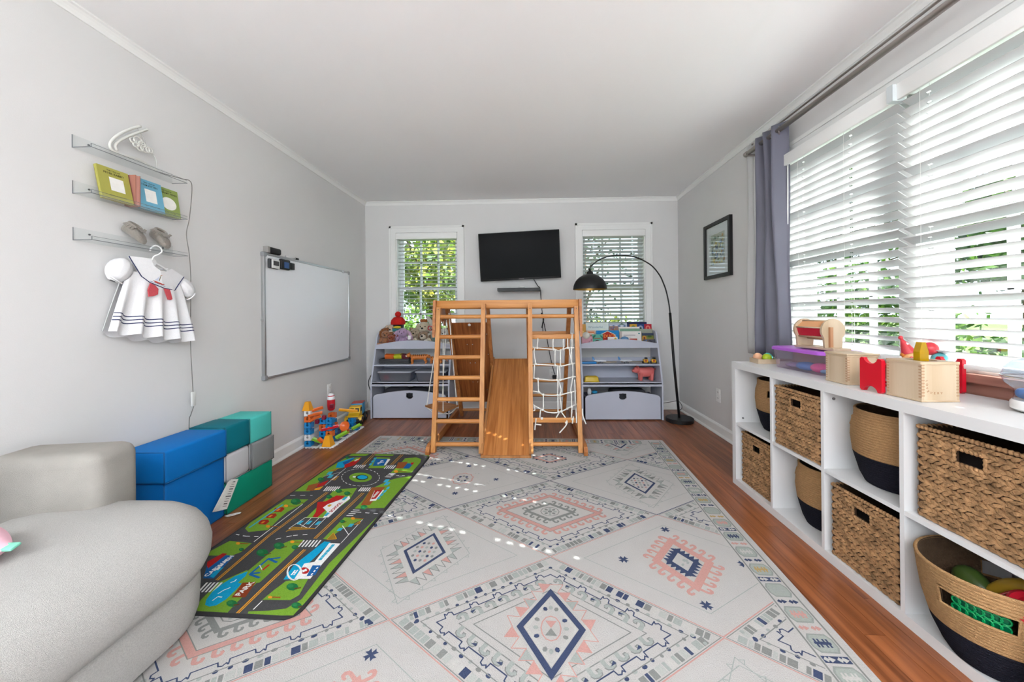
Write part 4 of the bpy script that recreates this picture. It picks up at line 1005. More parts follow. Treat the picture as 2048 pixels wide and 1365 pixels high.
# ------------------------------------------------------------------ marble run
mr = thing('marble_run', 'colourful plastic marble run of towers and chutes against the left wall', 'toy', (-1.75, 3.25, 0))
def pm(n, c): return mat('plastic_' + n, c, 0.28, spec=0.5)
PB, PO, PW, PY_, PR, PG, PN = pm('blue', (24, 132, 200)), pm('orange', (226, 108, 44)), pm('white', (238, 240, 242)), pm('yellow', (240, 168, 40)), pm('red', (206, 34, 48)), pm('lime', (138, 196, 52)), pm('navy', (34, 66, 140))
for i in range(2):
    for j in range(5):
        cx, cy = -1.812 + i * 0.118, 3.045 + j * 0.116
        mb = MB(); mb.rbox((cx, cy, 0.006), (0.108, 0.106, 0.010), 0.004, 2); 
        for k in range(4):
            if j == 0: mb.cyl((cx - .04 + k * .027, cy - .055, .002), (cx - .04 + k * .027, cy - .055, .010), .009, 10)
            if i == 1: mb.cyl((cx + .056, cy - .04 + k * .027, .002), (cx + .056, cy - .04 + k * .027, .010), .009, 10)
        mb.build('base_tile', PW if (i == 1 or j == 0) else PN, mr, 40)
        mb = MB(); mb.rbox((cx, cy, 0.012), (0.07, 0.07, 0.006), 0.002, 1); mb.build('stud_plate', PN if (i + j) % 2 else pm('grey', (120, 124, 130)), mr)
def tower(x, y, cols, z0=0.012, w=0.052, h=0.052):
    for k, c in enumerate(cols):
        mb = MB(); zz = z0 + k * h
        fr = lambda u, v, q: (x + u, y - w / 2 + q, zz + v)
        hole = [(0.011 * cos(2 * pi * i / 12), 0.026 + 0.011 * sin(2 * pi * i / 12)) for i in range(12)]
        out = [(-w / 2, 0), (w / 2, 0), (w / 2, h - .010), (w / 4, h - .001), (w / 8, h - .010), (-w / 8, h - .010), (-w / 4, h - .001), (-w / 2, h - .010)]
        plate_with_holes(mb, out, [hole], 0, 0.006, fr); mb.box(x + w / 2 - .006, y - w / 2 + .006, zz, x + w / 2, y + w / 2, zz + h - .01); mb.box(x - w / 2, y - w / 2 + .006, zz, x - w / 2 + .006, y + w / 2, zz + h - .01); mb.box(x - w / 2 + .006, y + w / 2 - .006, zz, x + w / 2 - .006, y + w / 2, zz + h - .01)
        mb.build('tower_block', c, mr)
tower(-1.845, 3.02, [PB, PW, PB, PB, PO, PW], h=0.050)
tower(-1.768, 3.10, [PB, PB, PO, PB], h=0.054)
tower(-1.712, 3.10, [PB, PO, PB, PB], h=0.054)
tower(-1.785, 3.27, [PO, PB, PB, PO], h=0.054)
tower(-1.70, 3.33, [PO, PB], h=0.05)
tower(-1.735, 3.19, [PB, PB, PO], h=0.05); tower(-1.66, 3.45, [PB], h=0.05); tower(-1.72, 3.50, [PB, PB], h=0.05)
def funnel(x, y, z, s, m):
    mb = MB(); mb.loft([[Vector((x + a * s * q, y + b * s * q, z + hh * s)) for a, b in ((-1, -1), (1, -1), (1, 1), (-1, 1))] for q, hh in ((1.0, 0), (0.95, .4), (.55, 2.2), (.5, 2.4))]); return mb.build('funnel', m, mr)
funnel(-1.855, 3.02, 0.305, 0.030, PY_); funnel(-1.685, 3.02, 0.013, 0.036, PY_)
def chute(p0, p1, m, w=0.020, nm='chute'):
    p0, p1 = Vector(p0), Vector(p1); d = (p1 - p0).normalized(); sd = d.cross(Vector((0, 0, 1))).normalized(); up = sd.cross(d)
    prof = [(-w, .014), (-w * .7, -.004), (0, -.009), (w * .7, -.004), (w, .014), (w * .85, .014), (w * .55, .0), (0, -.005), (-w * .55, 0), (-w * .85, .014)]
    MB().loft([[p + sd * a + up * b for a, b in prof] for p in (p0, p1)]).build(nm, m, mr, 40)
chute((-1.845, 3.02, .290), (-1.760, 3.08, .310), PO); chute((-1.84, 3.0, .262), (-1.745, 3.04, .275), PO); chute((-1.835, 3.0, .222), (-1.77, 3.06, .245), PO)
chute((-1.76, 3.05, .128), (-1.64, 3.10, .148), PR, .018); chute((-1.81, 3.0, .072), (-1.74, 3.02, .035), PG, .022); chute((-1.76, 3.0, .075), (-1.725, 3.0, .045), PO, .018)
chute((-1.66, 3.10, .045), (-1.60, 3.18, .075), PG, .024); chute((-1.76, 3.33, .225), (-1.62, 3.40, .195), PY_, .018); chute((-1.62, 3.30, .06), (-1.57, 3.36, .085), PG, .02)
MB().lathe([(0.0, 0.004), (0.030, 0.006), (0.040, 0.02), (0.042, 0.02), (0.036, 0.0), (0.0, -0.004)], 26, (-1.655, 3.24, 0.105), R3(radians(62), 0, radians(8))).build('catch_dish', PO, mr, True)
MB().lathe([(0.018, 0), (0.030, 0.012), (0.034, 0.05), (0.033, 0.095), (0.028, 0.135), (0.012, 0.142), (0.0, 0.142)], 18, (-1.812, 3.30, 0.232)).build('red_tank', PR, mr, True)
MB().lathe([(0.034, 0.10), (0.035, 0.11), (0.022, 0.150), (0.0, 0.156)], 18, (-1.812, 3.30, 0.232)).build('tank_top', PW, mr, True)
for x, y, z in ((-1.80, 3.06, .20), (-1.742, 3.06, .235), (-1.74, 3.18, .30)): MB().rbox((x, y, z), (.03, .03, .036), .006, 2).build('connector', pm('maroon', (130, 24, 50)), mr, 40)

# ------------------------------------------------------------------ toy truck
tk = thing('toy_truck', 'yellow toy truck with big black wheels by the lavender shelf', 'toy truck', (-1.775, 3.69, 0.0), radians(12))
yel = pm('truck_yellow', (232, 186, 30))
body = [(-0.115, .055), (-0.112, .10), (-0.06, .118), (-0.035, .175), (0.03, .178), (0.035, .06)]
mb = MB(); mb.prism(body, -0.052, 0.052, lambda u, v, h: (h, u, v)); cab = mb.build('cab', yel, tk, world=False)
for sx in (-0.024, 0.024): MB().obox((sx, -0.0505, .147), (0.034, 0.002, .034), R3(radians(-22), 0, 0)).build('window', mat('window_dark', (28, 28, 26), 0.2), cab, world=False)
MB().box(0.0515, -0.038, .125, 0.0535, 0.018, .165).build('window', MATS['window_dark'], cab, world=False)
MB().rbox((0, -0.116, .058), (0.116, 0.018, 0.030), 0.006, 2).build('bumper', mat('truck_black', (26, 26, 28), 0.5), tk, 40, world=False)
MB().box(-0.045, -0.1165, .076, 0.045, -0.113, .092).build('grille', mat('grille_grey', (120, 120, 116), 0.4, .5), tk, world=False)
MB().box(-0.048, -0.11, .045, 0.048, 0.16, .060).build('chassis', MATS['truck_black'], tk, world=False)
MB().rbox((0, 0.100, .135), (0.112, 0.115, 0.11), 0.006, 2).build('cargo_box', pm('cargo_blue', (60, 150, 196)), tk, 40, world=False)
MB().box(-0.052, 0.046, .1905, 0.052, 0.154, .197).build('cargo_lid', pm('cargo_red', (190, 60, 50)), tk, world=False)
for sx in (-1, 1):
    for yy in (-0.070, 0.110):
        a, b = (0.046, 0.080)
        w = MB().lathe([(0.0, a), (0.040, a), (0.044, a + .006), (0.044, b - .006), (0.040, b), (0.022, b), (0.022, b - .006), (0, b - .006)], 24, (0, yy, 0.0445), R3(0, sx * pi / 2, 0)).build('wheel', MATS['truck_black'], tk, 40, world=False)
        MB().lathe([(0.0, b - .004), (0.014, b - .002), (0.020, b - .007)], 14, (0, yy, 0.0445), R3(0, sx * pi / 2, 0)).build('hub', pm('hub_orange', (230, 120, 40)), w, True, world=False)
    MB().prism([(-0.118, .06), (-0.11, .085), (-0.07, .098), (-0.03, .085), (-0.022, .06), (-.03, .06), (-.04, .078), (-.07, .09), (-.10, .078), (-.11, .06)], sx * .045, sx * .078, lambda u, v, h: (h, u, v)).build('fender', yel, tk, world=False)
# lamp cord curling beside the left shelf
cb = MB(); cb.tube(catmull([(-1.72, 4.20, 0.62), (-1.75, 4.12, 0.52), (-1.775, 4.08, 0.44), (-1.80, 4.05, 0.37), (-1.80, 4.06, 0.29), (-1.77, 4.08, 0.20), (-1.75, 4.10, 0.06), (-1.76, 4.12, 0.006)], 5), 0.0045, 7)
tag(cb.build('black_cord', MATS['black_cable'], None, True), 'black cord bulging out beside the left toy shelf', 'cord')
# ------------------------------------------------------------------ cube shelf
KX0, KX1, KY1, KY0, KZ = 1.275, 1.633, 2.404, 0.934, 0.770
wht = mat('white_laminate', (222, 222, 222), 0.35, noise=(4, 0.01), spec=0.45)
ks = thing('cube_shelf', 'long low white cube shelf under the side window', 'cube shelf', (1.454, 1.669, 0))
e = 0.038
MB().box(KX0, KY0, KZ - e, KX1, KY1, KZ).build('top_board', wht, ks)
MB().box(KX0, KY0, 0.0, KX1, KY1, e).build('bottom_board', wht, ks)
for y in (KY0, KY1 - e): MB().box(KX0, y, e, KX1, y + e, KZ - e).build('end_panel', wht, ks)
CELLY = []; y = KY1 - e
for k in range(4):
    CELLY.append((y - 0.3345, y)); y -= 0.3345
    if k < 3: MB().box(KX0 + 0.002, y - 0.016, e, KX1, y, KZ - e).build('divider', wht, ks); y -= 0.016
for (a, b) in CELLY: MB().box(KX0 + 0.003, a, 0.377, KX1, b, 0.393).build('shelf_board', wht, ks)
for yy, zz in ((CELLY[2][1], 0.700), (CELLY[0][1], 0.42)):
    MB().cyl((KX0 + 0.045, yy, zz), (KX0 + 0.045, yy - 0.004, zz), 0.006, 10).build('cam_cap', mat('cam_grey', (110, 110, 112), 0.5), ks)
ZT, ZB = 0.3935, 0.0385

# ------------------------------------------------------------------ coiled rope baskets
jute = mat('jute_rope', (186, 146, 102), 0.9, noise=(90, 0.16), bump=(260, 0.8), stretch=(1, 1, 2.5), spec=0.15)
navyrope = mat('navy_rope', (34, 34, 44), 0.9, noise=(90, 0.15), bump=(260, 0.8), stretch=(1, 1, 2.5), spec=0.15)
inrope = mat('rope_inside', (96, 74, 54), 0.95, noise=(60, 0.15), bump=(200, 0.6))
def interp(tab, t):
    for (a, b), (c, d) in zip(tab, tab[1:]):
        if a <= t <= c: return b + (d - b) * (t - a) / (c - a)
    return tab[-1][1]
def rope_basket(label, loc, h, shape, hang, split=0.40, coils=30, sx=1.0, sy=1.0, group='rope baskets', slot=(0.74, 0.86), seg=72, slot_w=6):
    """shape = [(t, radius)]; hang = angle of one handle slot, the other opposite"""
    t = thing('rope_basket', label, 'basket', loc, 0, group)
    def ringz(part0, part1):
        pr = []; n0 = int(coils * part0); n1 = int(coils * part1)
        for i in range(n0, n1):
            for q, o in ((0.06, -0.0022), (0.35, 0.0012), (0.65, 0.0012), (0.94, -0.0022)):
                tt = (i + q) / coils; pr.append((interp(shape, tt) + o, tt * h))
        return pr
    def inslot(k):
        a = 2 * pi * (k + 0.5) / seg
        return any(abs((a - g + pi) % (2 * pi) - pi) < slot_w * pi / seg for g in (hang, hang + pi))
    S = Matrix.Diagonal((sx, sy, 1.0))
    p1 = ringz(split, 1.0)
    z0s, z1s = slot[0] * h, slot[1] * h
    sk = lambda i, k: inslot(k) and z0s < (p1[i][1] + p1[min(i + 1, len(p1) - 1)][1]) / 2 < z1s
    MB().lathe(p1, seg, (0, 0, 0), S, skip=sk).build('upper_coils', jute, t, True, world=False, fixn=False)
    p0 = [(0.0, 0.0), (shape[0][1] * 0.9, 0.0)] + ringz(0.0, split)
    MB().lathe(p0, seg, (0, 0, 0), S).build('lower_coils', navyrope, t, True, world=False, fixn=False)
    pin = [(interp(shape, tt) - 0.008, tt * h + 0.004) for tt in [i / 24 for i in range(25)]]
    ski = lambda i, k: inslot(k) and z0s < (pin[i][1] + pin[i + 1][1]) / 2 < z1s
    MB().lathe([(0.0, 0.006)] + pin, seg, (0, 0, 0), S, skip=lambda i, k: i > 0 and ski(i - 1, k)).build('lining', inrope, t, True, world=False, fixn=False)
    rr = shape[-1][1]
    MB().tube([S @ Vector(((rr - 0.003) * cos(a), (rr - 0.003) * sin(a), h)) for a in [2 * pi * k / seg for k in range(seg)]], 0.0052, 8, closed=True).build('rim_coil', jute, t, True, world=False)
    for g in (hang, hang + pi):
        mb = MB(); aw = slot_w * pi / seg
        lo, hi = interp(shape, slot[0]), interp(shape, slot[1])
        loop = [S @ Vector((lo * cos(g + q), lo * sin(g + q), z0s)) for q in (-aw, -aw / 2, 0, aw / 2, aw)] + [S @ Vector((hi * cos(g + q), hi * sin(g + q), z1s)) for q in (aw, aw / 2, 0, -aw / 2, -aw)]
        mb.tube(loop, 0.0042, 6, closed=True); mb.build('handle_edge', jute, t, True, world=False)
    return t
SHP = [(0, .108), (.12, .124), (.4, .145), (.62, .152), (.8, .149), (.9, .141), (1, .140)]
cy = lambda k: (CELLY[k][0] + CELLY[k][1]) / 2
rope_basket('tan and navy rope basket in the top left cube by the wall end', (1.47, cy(0) - 0.006, ZT), 0.290, SHP, radians(215), slot=(.70, .84))
rope_basket('tan and navy rope basket in the lower cube under a woven basket', (1.462, cy(1) - 0.004, ZB), 0.288, SHP, radians(128), slot=(.76, .86))
rope_basket('tan and navy rope basket in the upper cube behind the red panel', (1.452, cy(2) - 0.002, ZT), 0.290, [(a, b * 1.03) for a, b in SHP], radians(132), slot=(.76, .86))
B4 = rope_basket('large open rope basket with toys sticking out of the lowest near cube', (1.376, 1.140, ZB), 0.275, [(0, .100), (.10, .118), (.3, .142), (.6, .164), (.8, .172), (1, .178)], radians(207), split=0.38, sx=1.0, sy=0.92, slot=(.64, .82), slot_w=11)
# toys in the open basket
def toy(name, label, mbs, cat='toy'):
    t = thing(name, label, cat, mbs[0][3]); 
    for nm, mb, m, _ in mbs: mb.build(nm, m, t, True)
    return t
gm = pm('green', (0, 140, 78))
g = thing('green_building_tubes', 'bright green plastic tube blocks showing through the basket slot', 'toy', (1.24, 1.08, 0.16))
for i in range(7):
    for j in range(3):
        an = radians(190 + 6.2 * i); p = Vector((1.376 + .150 * cos(an), 1.140 + .138 * sin(an), 0.196 + j * 0.021)); tn = Vector((-sin(an), cos(an), 0))
        MB().tube([p + tn * (.0095 * cos(a)) + Vector((0, 0, .0095 * sin(a))) for a in [2 * pi * k / 12 for k in range(12)]], 0.0022, 6, closed=True).build('ring', gm, g, True)
mb = MB(); rings = []
for i in range(8):
    an = radians(186 + 6.4 * i); rings.append([Vector((1.376 + r * cos(an), 1.140 + r * .92 * sin(an), z)) for r, z in ((.146, .178), (.146, .250), (.136, .250), (.136, .178))])
mb.loft(rings); mb.build('back_block', pm('darkgreen', (0, 96, 60)), g, 40)
mb = MB(); mb.ell((1.37, 1.200, 0.225), (0.030, 0.055, 0.045), 16, 10, R3(.4, .3, 0)); tag(mb.build('green_ball', pm('leafgreen', (70, 92, 40)), None, True), 'dull green rounded toy inside the open basket', 'toy')
mb = MB(); mb.tube(catmull([(1.37, 1.165, 0.22), (1.395, 1.12, 0.275), (1.42, 1.06, 0.295), (1.44, 1.00, 0.275)], 6), [0.012 + 0.012 * sin(pi * k / 18) for k in range(19)], 12); tag(mb.build('toy_banana', pm('dullyellow', (168, 132, 40)), None, True), 'curved yellow toy inside the open basket', 'toy')
mb = MB(); mb.tube(catmull([(1.315, 1.09, 0.27), (1.35, 1.07, 0.30), (1.39, 1.02, 0.315), (1.42, 0.99, 0.30)], 6), 0.0035, 8); tag(mb.build('red_toy_hoop', pm('cordred', (150, 40, 36)), None, True), 'thin red hoop inside the open basket', 'toy')
mb = MB(); mb.lathe([(0.0, -.012), (.040, -.012), (.046, -.006), (.046, .006), (.040, .012), (.026, .012), (.022, .006), (0, .006)], 30, (1.318, 1.018, 0.286), R3(.35, -.5, 0)); tag(mb.build('red_toy_disc', pm('toyred', (190, 24, 44)), None, 40), 'red round toy disc inside the open basket', 'toy')
mb = MB(); mb.ell((1.40, 1.055, 0.250), (0.034, 0.03, 0.022), 16, 10); tag(mb.build('white_toy', pm('toywhite', (214, 216, 226), ), None, True), 'white toy behind the red disc in the basket', 'toy')

# ------------------------------------------------------------------ woven seagrass baskets
sg = mat('seagrass', (168, 130, 92), 0.75, noise=(30, 0.5), bump=(160, 0.5), spec=0.25)
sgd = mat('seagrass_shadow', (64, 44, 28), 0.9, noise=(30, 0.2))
inner_shade = mat('basket_inner_shade', (34, 26, 26), 0.9)  # near-black sheets painting the shade seen through the handle holes
STR = {}
def strand_cloud(mb, U, V, fn, pitch=0.0145, ln=0.034, seed=1, hole=None, th=0.0062):
    """rows of slanted twisted strands over a U x V face"""
    rnd = random.Random(seed); nr = int(V / pitch); nc = int(U / (ln * 0.62))
    for r in range(nr):
        for c in range(nc):
            u = -U / 2 + (c + 0.5 + (0.5 if r % 2 else 0)) * U / nc; v = (r + 0.5) * V / nr
            if u > U / 2 - ln * .3: u = U / 2 - ln * .3
            if hole and hole[0] < u < hole[1] and hole[2] < v < hole[3]: continue
            a = radians(rnd.uniform(16, 30)) * (1 if r % 2 else -1)
            L2 = ln * rnd.uniform(0.85, 1.15) / 2; W2 = pitch * rnd.uniform(0.44, 0.56); T = th * rnd.uniform(.8, 1.15)
            ca, sa = cos(a), sin(a); pts = []
            for q, s in ((-1, .12), (-.55, .75), (0, 1), (.55, .75), (1, .12)):
                for k in range(4):
                    b = 2 * pi * k / 4 + pi / 4
                    x, yv, d = q * L2, W2 * s * cos(b) * 1.1, T * (0.25 + s * (0.6 + sin(b)) * .8) 
                    uu, vv = u + x * ca - yv * sa, min(max(v + x * sa + yv * ca, 0.002), V)
                    if hole and hole[0] < uu < hole[1] and hole[2] < vv < hole[3]:
                        uu = hole[0] if abs(uu - hole[0]) < abs(uu - hole[1]) else hole[1]
                    pts.append(fn(min(max(uu, -U / 2), U / 2), vv, d))
            fc = [(i * 4 + k, i * 4 + (k + 1) % 4, i * 4 + 4 + (k + 1) % 4, i * 4 + 4 + k) for i in range(4) for k in range(4)] + [(3, 2, 1, 0), (16, 17, 18, 19)]
            mb.add(pts, fc)
def woven_basket(label, xf, yc, z, w, h, d, seed, open_top=True):
    t = thing('woven_basket', label, 'basket', (xf + d / 2, yc, z), 0, 'woven seagrass baskets')
    hole = (-0.036, 0.036, h - 0.082, h - 0.044)
    mb = MB(); o = 0.006
    ff = lambda u, v, q: (xf - q + o, yc - u, z + v)
    out = [(-w / 2 + o, 0), (w / 2 - o, 0), (w / 2 - o, h - .004), (-w / 2 + o, h - .004)]
    plate_with_holes(mb, out, [[(hole[0], hole[2]), (hole[1], hole[2]), (hole[1], hole[3]), (hole[0], hole[3])]], 0.0, -0.006, ff)
    mb.box(xf + .012, yc - w / 2 + o, z, xf + d, yc - w / 2 + 2 * o, z + h - .004); mb.box(xf + .012, yc + w / 2 - 2 * o, z, xf + d, yc + w / 2 - o, z + h - .004); mb.box(xf + d - .006, yc - w / 2 + 2 * o, z, xf + d, yc + w / 2 - 2 * o, z + h - .004); mb.box(xf + .012, yc - w / 2 + 2 * o, z, xf + d - .006, yc + w / 2 - 2 * o, z + .006)
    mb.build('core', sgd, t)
    mb = MB(); mb.box(xf + .016, yc - w / 2 + .016, z + .008, xf + .018, yc + w / 2 - .016, z + h - .09); mb.box(xf + .05, yc - w / 2 + .016, z + .01, xf + .052, yc + w / 2 - .016, z + h - .03); mb.build('inner_shade', inner_shade, t)
    mb = MB(); strand_cloud(mb, w - 2 * o, h - 0.014, lambda u, v, q: (xf + o - q, yc - u, z + v), seed=seed, hole=hole)
    stuff(mb.build('front_weave', sg, t, 60, fixn=False))
    for sgn in (-1, 1):
        mb = MB(); strand_cloud(mb, d - .012, h - .014, lambda u, v, q: (xf + d / 2 + u, yc + sgn * (w / 2 - o + q * .9), z + v), pitch=.018, ln=.042, seed=seed + sgn)
        stuff(mb.build('side_weave', sg, t, 60, fixn=False))
    mb = MB(); rnd = random.Random(seed)
    n = int(w / .013)
    for k in range(n):
        y = yc - w / 2 + .010 + (w - .02) * k / (n - 1)
        mb.ell((xf + .004, y, z + h - .006), (.0085, .0085, .0065), 6, 4, R3(0.7, 0, rnd.uniform(-.3, .3)))
    for sgn in (-1, 1):
        for k in range(int(d / .016)): mb.ell((xf + .012 + k * .016, yc + sgn * (w / 2 - .006), z + h - .006), (.010, .008, .0065), 6, 4, R3(0, 0.6, 0))
    stuff(mb.build('braided_rim', sg, t, True, fixn=False))
    mb = MB(); hz = hole
    for k in range(6):
        u = hz[0] + (hz[1] - hz[0]) * (k + .5) / 6
        for v in (hz[2] - .004, hz[3] + .004): mb.ell((xf + .001, yc - u, z + v), (.006, .008, .006), 6, 4, R3(.6, 0, 0))
    for k in range(3):
        v = hz[2] + (hz[3] - hz[2]) * (k + .5) / 3
        for u in (hz[0] - .004, hz[1] + .004): mb.ell((xf + .001, yc - u, z + v), (.006, .006, .009), 6, 4)
    stuff(mb.build('handle_binding', sg, t, True, fixn=False))
    return t
woven_basket('woven seagrass basket in the upper cube, second from the wall end', 1.284, cy(1), ZT, 0.318, 0.305, 0.30, 11)
woven_basket('woven seagrass basket in the upper near cube above the open rope basket', 1.298, cy(3) - 0.005, ZT, 0.312, 0.305, 0.30, 12)
woven_basket('woven seagrass basket in the lower end cube nearest the arc lamp', 1.300, cy(0) + 0.0, ZB, 0.305, 0.308, 0.30, 13)
woven_basket('woven seagrass basket in the lower cube under a rope basket', 1.288, cy(2) - 0.004, ZB, 0.306, 0.305, 0.30, 14)

# ------------------------------------------------------------------ things on top of the cube shelf
birch = wood('birch', (188, 164, 134), (208, 186, 158), 'Y', 3.0, 0.42, spec=0.35)
birch_z = wood('birch_upright', (186, 162, 132), (208, 188, 162), 'Z', 3.0, 0.42, spec=0.35)
ZK = KZ + 0.0005
tr = thing('wooden_tray', 'small birch tray holding three wooden balls', 'tray', (1.432, 2.328, ZK), radians(-6))
mb = MB()
for bx_ in ((-.06, -.055, 0, .06, .055, .006), (-.06, -.055, .006, -.054, .055, .028), (.054, -.055, .006, .06, .055, .028), (-.054, -.055, .006, .054, -.049, .028), (-.054, .049, .006, .054, .055, .028)): mb.box(*bx_)
mb.build('tray_box', birch, tr, world=False)
for lab, dx, dy, c in (('peach ball in the small birch tray', -.026, .022, (232, 176, 140)), ('lime green ball in the small birch tray', .0, -.026, (176, 200, 40)), ('teal ball in the small birch tray', .03, .016, (72, 190, 178))):
    mb = MB(); mb.ell((1.432 + dx, 2.328 + dy, ZK + .006 + .0265), .0265, 20, 12); tag(mb.build('wooden_ball', pm('ball_%d' % c[0], c), None, True), lab, 'ball', 'balls in the tray')
# plastic bin with purple lid
bn = thing('plastic_bin', 'clear plastic bin with a purple lid on the cube shelf', 'storage bin', (1.49, 2.005, ZK), 0)
binm = clear('bin_plastic', (250, 242, 252), gloss=0.08, tint=1.0, haze=0.16, rough=0.15)
mb = MB(); rg = []
for ins, z in ((.018, 0), (.014, .004), (.0, .105)): rg.append([Vector((a, b, z)) for a, b in rrect(-.105, .105, -.178, .178, (.025,) * 4, 5, ins)])
mb.loft(rg, caps=False); mb.add(rg[0], [tuple(range(len(rg[0])))]); mb.build('tub', binm, bn, 40, world=False)
mb = MB(); mb.loft([[Vector((a, b, z)) for a, b in rrect(-.112, .112, -.186, .186, (.028,) * 4, 5, ins)] for ins, z in ((0, .100), (0, .113), (.006, .118), (.02, .116), (.03, .112))]); mb.build('lid', mat('purple_plastic', (176, 96, 206), 0.3), bn, 40, world=False)
for nm, lab, cx, cyy, r, c in (('blue_cloth', 'folded blue cloth inside the clear bin', 1.44, 1.985, (.04, .06, .022), (70, 120, 178)), ('pink_cloth', 'bunched pink cloth inside the clear bin', 1.445, 1.900, (.04, .045, .024), (214, 70, 140)), ('mauve_cloth', 'flat mauve cloth at the far end of the clear bin', 1.47, 2.09, (.06, .06, .014), (150, 130, 160)), ('pale_blue_cloth', 'pale blue cloth at the near corner of the clear bin', 1.45, 1.862, (.035, .018, .012), (130, 180, 214))):
    mb = MB(); mb.ell((cx, cyy, ZK + .005 + r[2]), r, 16, 8); tag(mb.build(nm, mat(nm, c, .8, noise=(30, .12)), None, True), lab, 'cloth')
# spinning drum standing on the lid
dm = thing('spinning_drum', 'wooden spinning drum toy with red panels on the purple lid', 'toy', (1.505, 1.985, ZK + 0.1185), 0)
MB().rbox((0, -.01, .006), (.085, .27, .012), .002, 1).build('base_board', birch, dm, world=False)
def endplate(y):
    out = [(-.042, .012), (.042, .012)] + [(.058 * cos(a), .098 + .058 * sin(a)) for a in [radians(-38 + 256 * k / 26) for k in range(27)]]
    return MB().prism(out, y - .006, y + .006, lambda u, v, h: (u, h, v))
for y in (.105, -.085): endplate(y).build('end_plate', birch_z, dm, world=False)
for k in range(6):
    a0, a1 = radians(60 * k - 15), radians(60 * k + 45); r = .049
    q = lambda a, y, rr: Vector((rr * cos(a), y, .098 + rr * sin(a)))
    MB().loft([[q(a0, y, r), q(a1, y, r), q(a1, y, r - .005), q(a0, y, r - .005)] for y in (-.079, .099)]).build('drum_panel', (mat('drum_red', (196, 30, 52), .5) if k in (1, 3, 5) else mat('drum_peach', (232, 170, 120), .5)), dm, world=False)
for k in range(6):
    a = radians(60 * k - 15); MB().cyl((.05 * cos(a), -.079, .098 + .05 * sin(a)), (.05 * cos(a), .099, .098 + .05 * sin(a)), .004, 8).build('drum_rod', birch, dm, True, world=False)
MB().bar((-.018, -.098, .015), (-.018, -.098, .115), .014, .012, (0, 1, 0)).build('prop', wood('prop_wood', (170, 118, 84), (192, 142, 104), 'Z', 5, .45), dm, world=False)
# first box
def jointed_box(name, label, x0, y0, s, h, rz, letters=False, hole=0.0):
    t = thing(name, label, 'box', (x0 + s / 2, y0 + s / 2, ZK), rz); q = s / 2
    for nm, b in (('side', (-q, -q, .006, -q + .008, q, h - .008)), ('side', (q - .008, -q, .006, q, q, h - .008)), ('side', (-q + .008, -q, .006, q - .008, -q + .008, h - .008)), ('side', (-q + .008, q - .008, .006, q - .008, q, h - .008))):
        MB().box(*b).build(nm, birch_z, t, world=False)
    MB().rbox((0, 0, .003), (s + .004, s + .004, .006), .0015, 1).build('bottom', birch, t, world=False)
    lid = MB()
    if hole:
        plate_with_holes(lid, rrect(-q - .003, q + .003, -q - .003, q + .003, (.006,) * 4, 3), [[(hole * cos(-2 * pi * k / 28), hole * sin(-2 * pi * k / 28)) for k in range(28)]], h - .008, h, lambda a, b, z: (a, b, z))
    else: lid.rbox((0, 0, h - .004), (s + .010, s + .010, .008), .002, 1); lid.rbox((0, 0, h - .012), (s + .004, s + .004, .008), .002, 1)
    lid.build('lid', birch, t, world=False)
    mb = MB(); dark = mat('joint_endgrain', (176, 142, 112), .6); k = 0; z = .014
    while z < h - .018:
        for (cx_, cy_) in ((-q, -q), (q, -q), (-q, q)):
            mb.box(cx_ - .0006, cy_ + (0 if cy_ < 0 else -.0095), z, cx_ + .0006, cy_ + (.0095 if cy_ < 0 else 0), z + .0052) if cx_ < 0 else None
            if cy_ < 0: mb.box(cx_ + (0 if cx_ < 0 else -.0095), cy_ - .0006, z + .0052, cx_ + (.0095 if cx_ < 0 else 0), cy_ + .0006, z + .0104)
        z += .0104
    stuff(mb.build('finger_joint', dark, t, world=False))
    return t
jointed_box('birch_box', 'plain birch toy box beside the clear bin', 1.334, 1.602, 0.122, 0.132, radians(-3))
lv = jointed_box('lettered_birch_box', 'birch toy box with burnt lettering and a yellow block on top', 1.3225, 1.2985, 0.124, 0.136, 0.0, hole=0.040)
mb = MB(); s = .062
def facept(x, z): return Vector((-s + x, -s - .0009, z))
lay = [('L', .0165, .072, 0), ('O', .0165, .060, 0), ('V', .0165, .048, 8), ('E', .0200, .0365, 32), ('V', .0300, .0315, 60), ('E', .0420, .0300, 84), ('R', .0535, .0300, 90), ('Y', .0645, .0300, 90)]
for ch, x, z, a in lay:
    aa = radians(-90 + a) if a < 84 else 0.0
    put_text(mb, ch, .0105, lambda u, w, x=x, z=z, aa=aa: facept(x + u * cos(aa) - w * sin(aa), z + u * sin(aa) + w * cos(aa)), (150, 104, 70), 1.0, .0001)
mb.build('lettering', printmat('burnt_print', .6), lv, world=False)
# yellow block in the lid opening
yb = thing('yellow_block', 'translucent yellow faceted block standing in the lid opening', 'toy block', (1.3845, 1.3605, ZK + .132))
yb.scale = (.8, .8, 1.3); TW[yb.name] = TW[yb.name] @ Matrix.Diagonal((.8, .8, 1.3, 1))
mb = MB(); mb.loft([[Vector((a * f, b * f2, z)) for a, b in ((-.019, -.014), (.019, -.014), (.019, .014), (-.019, .014))] for f, f2, z in ((1, 1, 0), (1.02, 1, .026), (.45, .9, .052))])
mb.build('block', mat('amber_plastic', (206, 164, 10), .15, trans=.45), yb, world=False)
MB().rbox((0.004, .0, -.003), (.055, .045, .006), .002, 1).build('purple_tray', mat('purple_plastic', (176, 96, 206), .3), yb, world=False)
